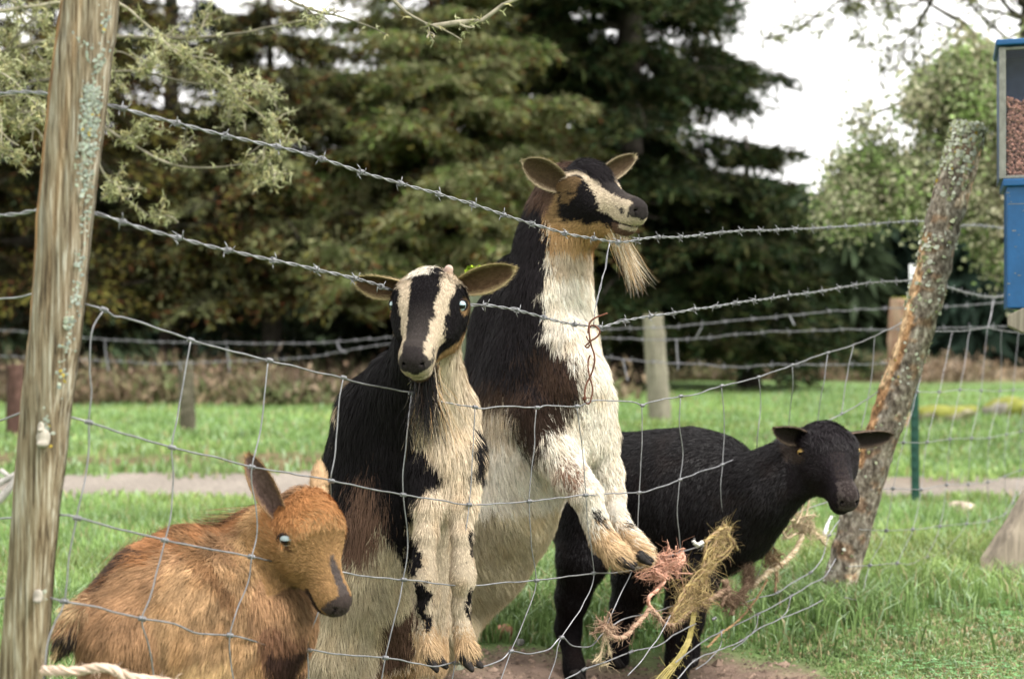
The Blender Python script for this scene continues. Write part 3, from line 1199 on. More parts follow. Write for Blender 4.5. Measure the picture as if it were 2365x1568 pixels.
def near_bias(P):
    """most of the coat where it can be seen from in front; thinner on the far side"""
    return 1.0


# ---- goat B: the one in the middle-left, looking at the camera with both forefeet on the wire
def goat_b():
    root = empty('goat', at(900, 1500, 3.2) * [1, 1, 0], 'black and cream bearded goat with pale eyes facing forward, forefeet up on the wire', 'goat', 'goats at the wire fence')
    H = headframe(-9, 39, 0)
    L = 0.245
    o = at(997, 622, 2.83)
    w = 1.0
    S = SDF()
    body = P4([(985, 800, 2.93, 62), (975, 880, 3.02, 78), (970, 960, 3.10, 105), (955, 1060, 3.16, 128), (905, 1190, 3.2, 148), (862, 1330, 3.24, 172), (850, 1425, 3.26, 165)])
    S.chain(body, 0.06)
    S.cone(at(1000, 690, 2.88), at(982, 800, 2.95), 0.058, 0.055, 0.04)
    S.chain(P4([(905, 880, 3.06, 52), (870, 960, 3.14, 78), (850, 1060, 3.18, 92)]), 0.06)    # shoulder and back line
    S.chain(P4([(1040, 960, 3.06, 52), (1050, 1060, 3.04, 58), (1050, 1150, 3.02, 52)]), 0.05)  # breast
    # forelegs
    S.chain(P4([(985, 1090, 3.03, 54), (990, 1170, 2.99, 36), (984, 1240, 2.965, 24), (979, 1290, 2.955, 22), (977, 1322, 2.95, 25), (977, 1345, 2.945, 25), (980, 1400, 2.95, 19), (984, 1455, 2.95, 19), (993, 1498, 2.93, 24)]), 0.02)
    S.chain(P4([(1054, 1090, 3.03, 48), (1064, 1170, 3.0, 32), (1067, 1240, 2.97, 22), (1068, 1290, 2.96, 21), (1069, 1322, 2.955, 24), (1069, 1342, 2.95, 24), (1065, 1400, 2.955, 18.5), (1068, 1455, 2.95, 19), (1078, 1498, 2.93, 24)]), 0.02)
    # hind legs: thigh forward, hock back, shank to the ground
    S.chain(P4([(790, 1430, 3.2, 120), (790, 1520, 3.16, 95), (745, 1590, 3.2, 48), (755, 1650, 3.2, 26), (760, 1665, 3.18, 24)]), 0.04)
    S.chain(P4([(930, 1420, 3.3, 95), (925, 1500, 3.24, 60), (880, 1545, 3.3, 40), (850, 1590, 3.32, 26), (855, 1628, 3.3, 25)]), 0.04)
    S.chain(P4([(985, 1420, 3.4, 60), (975, 1520, 3.34, 45), (945, 1570, 3.36, 30), (950, 1600, 3.36, 26)]), 0.04)
    P = head_prims(S, o, L, H, w=w)
    F_, S_, U_ = H[:, 0], H[:, 1], H[:, 2]
    el, er = P(0.06, -0.20, -0.13), P(0.06, 0.20, -0.13)
    ears = []
    inn, outr, rim = (0.075, 0.045, 0.025), (0.06, 0.04, 0.03), (0.42, 0.33, 0.18)
    v, f, k, ax, sd = ear_mesh(er, at(1190, 620, 2.82), 0.034, np.array([0.15, -1, -0.25]), cup=0.6)
    ears.append((v, f, k, ax, sd, inn, outr, rim))
    v, f, k, ax, sd = ear_mesh(el, at(818, 648, 2.86), 0.031, np.array([-0.1, -1, -0.45]), cup=0.7, curl=-0.06)
    ears.append((v, f, k, ax, sd, inn, outr, rim))

    layers = [
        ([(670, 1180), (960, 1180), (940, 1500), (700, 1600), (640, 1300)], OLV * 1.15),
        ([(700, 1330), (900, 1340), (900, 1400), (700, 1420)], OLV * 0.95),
        ([(660, 1120), (700, 1060), (735, 1020), (770, 960), (800, 860), (900, 760), (965, 720), (972, 860), (955, 900), (948, 985), (975, 1035), (1028, 1095), (985, 1135), (955, 1165), (945, 1250), (938, 1320),
          (905, 1260), (880, 1190), (850, 1240), (800, 1260), (660, 1260)], BLK),
        ([(806, 1120), (850, 1090), (885, 1150), (888, 1230), (850, 1290), (780, 1300), (790, 1220)], DBR * 2.6, 1.6),
        ([(690, 1115), (712, 1075), (745, 1030), (762, 1010), (752, 1040), (722, 1085), (712, 1120)], CRM * 0.9, 0.3),
        ([(1088, 980), (1125, 980), (1125, 1110), (1092, 1100)], BLK),
        ([(960, 1340), (984, 1342), (998, 1390), (996, 1448), (974, 1452), (964, 1400)], BLK, 0.3),
        ([(1084, 1215), (1100, 1220), (1096, 1285), (1082, 1285)], BLK, 0.3),
        ([(1078, 1365), (1102, 1365), (1100, 1430), (1084, 1440), (1076, 1400)], BLK, 0.3),
        ([(940, 1455), (1120, 1455), (1120, 1560), (940, 1560)], np.array([0.54, 0.36, 0.20]), 1.4),
        ([(945, 1230), (972, 1250), (968, 1318), (942, 1326)], BLK, 0.3),
        ([(880, 1420), (960, 1400), (950, 1520), (870, 1560)], DBR * 1.5),
        ([(800, 1560), (960, 1540), (960, 1700), (800, 1700)], TAN * 0.5),
    ]

    def colf(Pt, Nn):
        q = proj(Pt)
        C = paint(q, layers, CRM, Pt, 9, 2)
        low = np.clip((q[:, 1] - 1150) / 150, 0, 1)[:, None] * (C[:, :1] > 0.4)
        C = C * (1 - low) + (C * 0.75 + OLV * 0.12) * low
        back = (Pt[:, 1] > 3.3) & (q[:, 1] < 1250)
        C[back] = BLK * 1.4
        l, hm = headmask(Pt, o, L, H, w)
        hb = badger(l, Pt)
        C[hm] = hb[hm]
        tf = (l[:, 0] < 0.14) & (l[:, 2] > -0.13) & (l[:, 1] < 0.02) & (l[:, 1] > -0.17) & (l[:, 0] > -0.25)
        C[tf] = WHT
        n_ = (q[:, 1] > 700) & (q[:, 1] < 960) & (q[:, 0] > 985 - 0.25 * (q[:, 1] - 760)) & (q[:, 0] > 958) & ~hm & (l[:, 0] > -0.3)
        C[n_] = CRM * 0.9
        return C

    G = [(1010, 700, 0, 1, 0, 14), (930, 840, -0.3, 1, 0, 34), (1045, 860, 0.1, 1, 0, 40), (840, 960, -0.25, 1, 0, 40), (1030, 1000, 0.35, 1, 0, 46), (1000, 930, 0.5, 1, 0, 50),
         (900, 1100, 0.1, 1, 0, 40), (1050, 1120, -0.1, 1, 0, 34), (850, 1230, -0.1, 1, 0, 44), (770, 1330, -0.4, 1, 0, 44), (900, 1380, 0.4, 1, 0, 46), (800, 1500, 0.1, 1, 0, 50), (700, 1450, -0.3, 1, 0, 45),
         (985, 1200, -0.15, 1, 0, 20), (1060, 1200, 0.1, 1, 0, 18), (975, 1345, 0, 1, 0, 9), (1066, 1345, 0, 1, 0, 9), (985, 1270, 0, 1, 0, 12), (1066, 1270, 0, 1, 0, 12), (985, 1440, 0.2, 1, 0, 12), (1070, 1440, 0.2, 1, 0, 12), (1005, 1505, 0.5, 1, 0, 38),
         (1085, 1505, 0.5, 1, 0, 38), (930, 1520, 0, 1, 0, 26), (720, 1100, -0.4, 1, 0, 44)]

    def dirf(Pt, Nn):
        q = proj(Pt)
        D, _ = flow(q, G, Pt)
        l, hm = headmask(Pt, o, L, H, w)
        hd = np.tile(F_, (len(Pt), 1)) * 0.9 + np.sign(l[:, 1:2]) * S_ * np.clip(np.abs(l[:, 1:2]) * 2.0, 0, .8) * -0.1 - U_ * 0.25
        D[hm] = hd[hm]
        tf = (l[:, 0] < 0.14) & (l[:, 2] > -0.2)
        D[tf & hm] = (F_ * 0.7 + np.array([0, 0, 0.3]))
        return D

    def lenf(Pt):
        q = proj(Pt)
        _, ln = flow(q, G, Pt)
        ln = ln / FPX * 3.0 * 0.85
        l, hm = headmask(Pt, o, L, H, w)
        f = l[:, 0]
        hl = np.interp(f, [0.0, 0.18, 0.35, 0.7, 1.0], [0.026, 0.015, 0.007, 0.006, 0.003])
        ln[hm] = hl[hm]
        tf = (f < 0.12) & (l[:, 2] > -0.15)
        ln[tf & hm] = 0.028
        return ln

    finish_goat(root, S, 0.0038, colf, lenf, dirf, ears, 170000, 0.00095, 0.24, seed=11, headw=(o, L, H, w), clump=0.32, clumps=8, eyes=0.0170)
    for q, e in ((-1, 1), (1, 1)):
        c = o + H @ (np.array([0.30, q * 0.238 * w, -0.133]) * L)
        eyeball(root, c + S_ * q * 0.003, 0.0152, S_ * q * 0.66 + F_ * 0.70 + U_ * 0.15, F_, (0.36, 0.46, 0.52), pupil=(0.55, 0.27))
    hoof_pair(root, at(1004, 1522, 2.92), np.array([0.55, -0.55, -0.35]), np.array([0.2, -0.4, 1.0]), 0.040, 0.1)
    hoof_pair(root, at(1084, 1522, 2.92), np.array([0.55, -0.55, -0.3]), np.array([0.2, -0.4, 1.0]), 0.040, 0.1)
    for p in P4([(760, 1672, 3.18, 1), (857, 1634, 3.28, 1), (952, 1606, 3.34, 1)]):
        hoof_pair(root, np.array([p[0], p[1] - .01, 0.02]), np.array([0.3, -1, -0.2]), np.array([0, 0, 1.0]), 0.03)
    hb = SDF().cone(P(0.06, 0.13, -0.02), P(0.05, 0.155, 0.035), 0.012, 0.0090, 0.01)
    V, F = hb.mesh(0.003)
    MB().add(V, F).build('horn', M['horn'], root)
    rts = [P(0.74, q * 0.045, -0.41) for q in (-1, -.5, 0, .5, 1)] + [P(0.62, 0, -0.46), P(0.68, 0.02, -0.44)]
    locks(root, 'beard', rts, [np.array([0.12, -0.14, -1])] * len(rts), 0.165, 620, 0.0015, [BLK, BLK, BLK, BLK, DBR * .6], 'furd', grav=0.1, spread=0.016, seed=4, wave=0.05)
    locks(root, 'beard', [P(0.66, 0.03, -0.45), P(0.60, 0.0, -0.47)], [np.array([0.10, -0.16, -1])] * 2, 0.19, 110, 0.0011, [CRM * 0.8, TAN], 'fur', grav=0.1, spread=0.02, seed=8, wave=0.06)


# ---- goat A: the tall one in the middle
def goat_a():
    root = empty('goat', at(1150, 1500, 3.8) * [1, 1, 0], 'tallest goat, brown black and cream, standing upright with its bearded chin raised to the right', 'goat', 'goats at the wire fence')
    H = headframe(40, 18, 3)
    L = 0.250
    o = at(1332, 394, 3.56)
    w = 1.0
    S = SDF()
    S.chain(P4([(1286, 500, 3.60, 64), (1276, 580, 3.60, 72), (1264, 680, 3.60, 88), (1258, 770, 3.62, 104), (1250, 860, 3.64, 124), (1240, 960, 3.66, 132), (1195, 1070, 3.68, 122), (1140, 1190, 3.72, 120),
                (1085, 1290, 3.76, 110), (1030, 1390, 3.8, 86)]), 0.06)
    S.chain(P4([(1312, 800, 3.5, 60), (1332, 880, 3.48, 62), (1328, 960, 3.5, 66), (1326, 1010, 3.5, 68)]), 0.05)          # breast
    S.chain(P4([(1185, 640, 3.68, 46), (1165, 760, 3.72, 66), (1150, 900, 3.74, 86)]), 0.06)    # back line
    S.chain(P4([(1205, 1085, 3.62, 86), (1172, 1180, 3.64, 92), (1120, 1280, 3.68, 86), (1045, 1370, 3.72, 68)]), 0.05)                           # belly
    # near foreleg (left in the picture), bent at the wrist
    S.chain(P4([(1255, 960, 3.5, 72), (1285, 1045, 3.44, 46), (1322, 1104, 3.39, 34), (1355, 1142, 3.36, 30), (1372, 1195, 3.35, 23), (1390, 1240, 3.34, 23), (1418, 1274, 3.32, 29)]), 0.03)
    S.chain(P4([(1372, 920, 3.54, 46), (1380, 1010, 3.54, 42), (1398, 1090, 3.54, 33), (1410, 1145, 3.53, 27), (1425, 1200, 3.48, 21), (1448, 1243, 3.44, 22), (1474, 1272, 3.41, 25)]), 0.03)
    # hind legs
    S.chain(P4([(1045, 1395, 3.76, 72), (1040, 1450, 3.66, 48), (1020, 1480, 3.78, 30), (1025, 1515, 3.76, 24)]), 0.04)
    S.chain(P4([(1010, 1400, 3.86, 90), (1000, 1450, 3.76, 55), (975, 1475, 3.88, 30), (985, 1500, 3.86, 24)]), 0.04)
    S.cone(at(1312, 440, 3.60), at(1282, 560, 3.6), 0.070, 0.072, 0.05)
    P = head_prims(S, o, L, H, w=w, shut=True)
    S.ell(P(0.17, 0, 0.035), np.array([0.20, 0.12, 0.085]) * L, H, 0.02)
    F_, S_, U_ = H[:, 0], H[:, 1], H[:, 2]
    ears = []
    inn, outr, rim = (0.075, 0.05, 0.03), (0.06, 0.045, 0.035), (0.42, 0.34, 0.23)
    v, f, k, ax, sd = ear_mesh(P(0.06, -0.20, -0.14), at(1207, 372, 3.46), 0.042, np.array([0.05, -1, -0.2]), cup=0.6, curl=0.10)
    ears.append((v, f, k, ax, sd, inn, outr, rim))
    v, f, k, ax, sd = ear_mesh(P(0.06, 0.21, -0.10), at(1469, 360, 3.64), 0.032, np.array([0.2, -1, -0.3]), cup=0.7, curl=0.10)
    ears.append((v, f, k, ax, sd, inn, outr, rim))

    layers = [
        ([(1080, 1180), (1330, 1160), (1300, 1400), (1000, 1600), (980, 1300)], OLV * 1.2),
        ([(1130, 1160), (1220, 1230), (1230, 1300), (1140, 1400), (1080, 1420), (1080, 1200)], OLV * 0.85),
        ([(1190, 340), (1420, 340), (1400, 400), (1290, 420), (1275, 500), (1180, 500)], DBR * 1.6),
        # dark mantle
        ([(1190, 480), (1262, 470), (1272, 560), (1248, 680), (1256, 770), (1290, 800), (1340, 880), (1330, 920), (1270, 935), (1120, 935),
          (1060, 940), (1060, 700), (1120, 600)], BLK * 2.0),
        ([(1220, 800), (1290, 815), (1325, 850), (1345, 900), (1325, 935), (1265, 930), (1235, 880)], DBR * 1.15, 2.2),
        ([(1075, 880), (1180, 880), (1240, 910), (1200, 960), (1140, 950), (1080, 950)], DBR * 0.9, 1.6),
        ([(1130, 935), (1185, 945), (1190, 1010), (1150, 1020), (1120, 980)], CRM * 0.8, 1.4),
        ([(1170, 925), (1255, 925), (1330, 935), (1290, 985), (1262, 1000), (1245, 1060), (1225, 1060), (1195, 1010), (1180, 970)], DBR * 0.6, 1.2),
        ([(1085, 930), (1125, 935), (1140, 1000), (1125, 1060), (1085, 1000)], CRM * 0.7, 1.2),
        ([(1094, 990), (1118, 995), (1126, 1105), (1098, 1110)], BLK),
        ([(1275, 1065), (1305, 1060), (1332, 1095), (1338, 1135), (1312, 1130), (1282, 1095)], DBR * 4.2, 1.5),
        ([(1372, 1172), (1384, 1180), (1400, 1215), (1392, 1228), (1378, 1205)], BLK * 2, 0.3),
        ([(1440, 1196), (1452, 1196), (1456, 1220), (1442, 1215)], BLK * 2, 0.3),
        ([(1366, 1222), (1400, 1205), (1440, 1218), (1462, 1228), (1530, 1300), (1340, 1340)], np.array([0.56, 0.39, 0.23]), 1.4),
        ([(1262, 480), (1300, 440), (1440, 520), (1400, 600), (1340, 590), (1275, 600)], TAN * 0.85),
        ([(1275, 575), (1385, 590), (1382, 625), (1270, 640)], CRM * 0.75),
    ]

    def colf(Pt, Nn):
        q = proj(Pt)
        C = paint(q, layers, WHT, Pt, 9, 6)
        back = (Pt[:, 1] > 3.78) & (q[:, 1] < 1150)
        C[back] = BLK * 1.8
        l, hm = headmask(Pt, o, L, H, w)
        hm &= l[:, 2] > -0.5
        hb = badger(l, Pt, shut=True, wide=1.08)
        hb[(l[:, 0] < 0.40) & (np.abs(l[:, 1]) < 0.155) & (l[:, 2] > -0.06)] = BLK * 2.2
        C[hm] = hb[hm]
        return C

    G = [(1230, 560, -0.25, 1, 0, 30), (1320, 620, 0.05, 1, 0, 34), (1375, 700, 0.25, 1, 0, 34), (1170, 700, -0.2, 1, 0, 32), (1320, 800, 0.15, 1, 0, 36), (1270, 850, 0.6, 0.8, 0, 32), (1160, 860, -0.1, 1, 0, 36),
         (1390, 880, 0.3, 1, 0, 34), (1260, 960, 0.5, 0.9, 0, 36), (1160, 1000, 0.25, 1, 0, 44), (1340, 960, 0.1, 1, 0, 32), (1380, 1050, 0.25, 1, 0, 28), (1290, 1040, 0.6, 1, 0, 32), (1200, 1120, 0.5, 1, 0, 44),
         (1150, 1220, 0.4, 1, 0, 40), (1240, 1230, 0.7, 1, 0, 40), (1120, 1340, 0.5, 1, 0, 44), (1330, 1110, 0.5, 1, 0, 20), (1360, 1180, 0.4, 1, 0, 14), (1400, 1250, 0.8, 0.8, 0, 20), (1430, 1280, 0.95, 0.45, 0, 46),
         (1415, 1170, 0.35, 1, 0, 15), (1470, 1265, 0.95, 0.5, 0, 42)]

    def dirf(Pt, Nn):
        q = proj(Pt)
        D, _ = flow(q, G, Pt)
        l, hm = headmask(Pt, o, L, H, w)
        hd = np.tile(-F_, (len(Pt), 1)) * 0.9 - U_ * 0.35
        D[hm] = hd[hm]
        tf = (l[:, 0] < 0.5) & (l[:, 2] > -0.12) & (np.abs(l[:, 1]) < 0.14)
        D[tf & hm] = (F_ * 0.8 + np.array([0, 0, 0.15]))
        return D

    def lenf(Pt):
        q = proj(Pt)
        _, ln = flow(q, G, Pt)
        ln = ln / FPX * 3.5 * 0.85
        l, hm = headmask(Pt, o, L, H, w)
        f = l[:, 0]
        hl = np.interp(f, [0.0, 0.18, 0.35, 0.7, 1.0], [0.020, 0.014, 0.009, 0.007, 0.003])
        ln[hm] = hl[hm]
        tf = (f < 0.38) & (l[:, 2] > -0.08) & (np.abs(l[:, 1]) < 0.15)
        ln[tf & hm] = 0.038
        return ln

    finish_goat(root, S, 0.0044, colf, lenf, dirf, ears, 190000, 0.00105, 0.24, seed=21, headw=(o, L, H, w), clump=0.32, clumps=8)
    hoof_pair(root, at(1444, 1296, 3.30), np.array([0.9, -0.25, -0.22]), np.array([0.3, -0.3, 1.0]), 0.038, 0.12)
    hoof_pair(root, at(1486, 1288, 3.36), np.array([0.9, -0.2, -0.22]), np.array([0.3, -0.3, 1.0]), 0.034, 0.12)
    for p in P4([(1027, 1520, 3.74, 1), (985, 1505, 3.84, 1)]):
        hoof_pair(root, np.array([p[0], p[1] - .01, 0.02]), np.array([0.3, -1, -0.2]), np.array([0, 0, 1.0]), 0.03)
    rts = [P(0.66, q * 0.04, -0.43) for q in (-1, -.5, 0, .5, 1)] + [P(0.58, 0, -0.46), P(0.74, 0, -0.41)]
    locks(root, 'beard', rts, [np.array([0.52, 0.0, -1])] * len(rts), 0.165, 330, 0.0012, [CRM, WHT * 0.9, CRM * 0.8, TAN, TAN * 0.9], 'fur', grav=0.12, spread=0.012, seed=9, wave=0.05)


# ---- the black goat on the right
def goat_c():
    root = empty('goat', at(1500, 1540, 3.9) * [1, 1, 0], 'all black goat with amber eyes pushing its neck through the mesh beside the leaning post', 'goat', 'goats at the wire fence')
    H = headframe(9, 38, 0)
    L = 0.262
    o = at(1901, 974, 3.82)
    w = 1.03
    S = SDF()
    S.chain(P4([(1420, 1145, 4.08, 122), (1500, 1158, 4.06, 146), (1590, 1160, 4.02, 152), (1650, 1162, 3.98, 136), (1696, 1178, 3.92, 104)]), 0.05)
    S.chain(P4([(1420, 1085, 4.1, 72), (1520, 1082, 4.1, 76), (1600, 1082, 4.06, 82), (1650, 1090, 4.02, 78)]), 0.04)
    S.chain(P4([(1400, 1120, 4.1, 112), (1360, 1200, 4.06, 92)]), 0.05)
    S.chain(P4([(1690, 1172, 3.92, 112), (1755, 1135, 3.86, 80), (1815, 1092, 3.85, 64), (1868, 1055, 3.85, 58)]), 0.05)
    S.chain(P4([(1560, 1085, 4.12, 78), (1655, 1078, 4.10, 74)]), 0.03)
    S.chain(P4([(1650, 1240, 3.95, 86), (1672, 1228, 3.92, 74)]), 0.04)
    # legs, rear pair then front pair
    S.chain(P4([(1365, 1190, 4.02, 86), (1345, 1290, 3.98, 56), (1322, 1380, 4.02, 36), (1312, 1450, 4.06, 27), (1326, 1540, 4.0, 21), (1330, 1575, 3.97, 24)]), 0.03)
    S.chain(P4([(1480, 1240, 4.14, 76), (1470, 1330, 4.1, 52), (1445, 1400, 4.12, 32), (1432, 1450, 4.14, 26), (1426, 1520, 4.1, 22), (1424, 1545, 4.08, 24)]), 0.03)
    S.chain(P4([(1620, 1230, 3.92, 82), (1598, 1330, 3.88, 56), (1577, 1410, 3.86, 38), (1570, 1450, 3.86, 34), (1566, 1520, 3.86, 25), (1562, 1575, 3.85, 27)]), 0.03)
    S.chain(P4([(1610, 1240, 4.12, 70), (1600, 1340, 4.12, 50), (1592, 1430, 4.1, 30), (1590, 1500, 4.1, 22), (1588, 1530, 4.08, 24)]), 0.03)
    P = head_prims(S, o, L, H, w=w)
    F_, S_, U_ = H[:, 0], H[:, 1], H[:, 2]
    ears = []
    inn, outr, rim = (0.02, 0.015, 0.013), (0.035, 0.026, 0.024), (0.14, 0.10, 0.075)
    v, f, k, ax, sd = ear_mesh(P(0.08, 0.20, -0.13), at(2062, 1006, 3.88), 0.034, np.array([0.1, -0.9, -0.5]), cup=0.7)
    ears.append((v, f, k, ax, sd, inn, outr, rim))
    v, f, k, ax, sd = ear_mesh(P(0.08, -0.20, -0.12), at(1786, 990, 3.68), 0.034, np.array([0.1, -0.9, -0.35]), cup=0.7)
    ears.append((v, f, k, ax, sd, inn, outr, rim))

    def colf(Pt, Nn):
        C = np.tile(BLK * 0.95, (len(Pt), 1))
        C *= (1 + 0.5 * np.clip(nz(Pt, 9, 41), 0, 1))[:, None]
        br = np.clip(nz(Pt, 7, 43), 0, 1)[:, None]
        C = C * (1 - 0.3 * br) + np.array([0.03, 0.018, 0.014]) * 0.3 * br
        l, hm = headmask(Pt, o, L, H, w)
        f, s, u = l[:, 0], np.abs(l[:, 1]), l[:, 2]
        hr = np.random.RandomState(6).uniform(0.8, 3.2, len(f))[:, None] * np.array([1.0, 0.95, 1.0])  # random lighter hairs: forehead highlights painted into the head colour
        C[hm] = (BLK * hr)[hm]
        k = hm & (np.hypot((f - 0.30) / 0.13, (u + 0.16) / 0.09) < 1) & (s > 0.17)
        C[k] = (0.035, 0.024, 0.02)
        k = hm & (f > 0.80 + 0.03 * nz(Pt, 40, 3)) & (u > -0.27) & (s < 0.10 + 0.02 * nz(Pt, 50, 4))
        C[k] = (0.062, 0.050, 0.047)
        k = hm & (np.abs(f - 0.965) < 0.05) & (np.abs(s - 0.062) < 0.03) & (np.abs(u + 0.172 + 0.4 * (f - 0.965)) < 0.02)
        C[k] = (0.003, 0.003, 0.003)
        k = hm & (f > 0.76) & (np.abs(u + 0.325) < 0.010)
        C[k] = (0.003, 0.003, 0.003)
        k = hm & (s < 0.07) & (u > -0.2) & (np.random.RandomState(2).uniform(0, 1, len(f)) < np.clip((f - 0.35) / 0.5, 0, 1) * 0.8)
        C[k] = (0.028, 0.021, 0.020)
        return C

    G = [(1450, 1010, -0.8, 0.5, 0, 34), (1600, 1010, -0.9, 0.3, 0, 32), (1690, 1040, -0.6, 0.7, 0, 34), (1430, 1120, -0.3, 1, 0, 34), (1600, 1120, -0.4, 1, 0, 34), (1760, 1080, -0.8, 0.5, 0, 26),
         (1850, 1060, -0.8, 0.3, 0, 20), (1700, 1200, -0.4, 1, 0, 30), (1600, 1260, -0.1, 1, 0, 38), (1500, 1300, 0.0, 1, 0, 36), (1360, 1250, -0.1, 1, 0, 22), (1320, 1480, 0, 1, 0, 10),
         (1440, 1480, 0, 1, 0, 10), (1565, 1480, 0, 1, 0, 12), (1700, 1290, -0.2, 1, 0, 36), (1810, 1150, -0.6, 0.7, 0, 22)]

    def dirf(Pt, Nn):
        q = proj(Pt)
        D, _ = flow(q, G, Pt)
        l, hm = headmask(Pt, o, L, H, w)
        hd = np.tile(-F_, (len(Pt), 1)) * 0.8 - U_ * 0.3
        D[hm] = hd[hm]
        tf = (l[:, 0] < 0.42) & (l[:, 2] > -0.2) & (np.abs(l[:, 1]) < 0.2)
        wv = F_ * 0.8 + S_ * nz(Pt, 22, 44)[:, None] * 0.8
        D[tf & hm] = wv[tf & hm]
        return D

    def lenf(Pt):
        q = proj(Pt)
        _, ln = flow(q, G, Pt)
        ln = ln / FPX * 4.0 * 0.6
        l, hm = headmask(Pt, o, L, H, w)
        f = l[:, 0]
        hl = np.interp(f, [0.0, 0.3, 0.45, 0.7, 1.0], [0.032, 0.026, 0.012, 0.007, 0.003])
        ln[hm] = hl[hm]
        return ln

    finish_goat(root, S, 0.0046, colf, lenf, dirf, ears, 130000, 0.0012, 0.22, mat_='furd', seed=31, skin_dark=0.8, headw=(o, L, H, w), clump=0.16, clumps=6, eyes=0.0185)
    for q in (-1, 1):
        c = o + H @ (np.array([0.30, q * 0.238 * w, -0.133]) * L)
        eyeball(root, c + S_ * q * 0.006, 0.0170, S_ * q * 0.66 + F_ * 0.70 + U_ * 0.15, F_, (0.50, 0.32, 0.10), pupil=(0.5, 0.26))
    for p in P4([(1332, 1590, 3.96, 1), (1424, 1556, 4.06, 1), (1562, 1592, 3.84, 1), (1588, 1545, 4.06, 1)]):
        hoof_pair(root, np.array([p[0], p[1] - .01, float(terrain(p[0], p[1])) + 0.018]), np.array([0.7, -0.7, -0.2]), np.array([0, 0, 1.0]), 0.034)


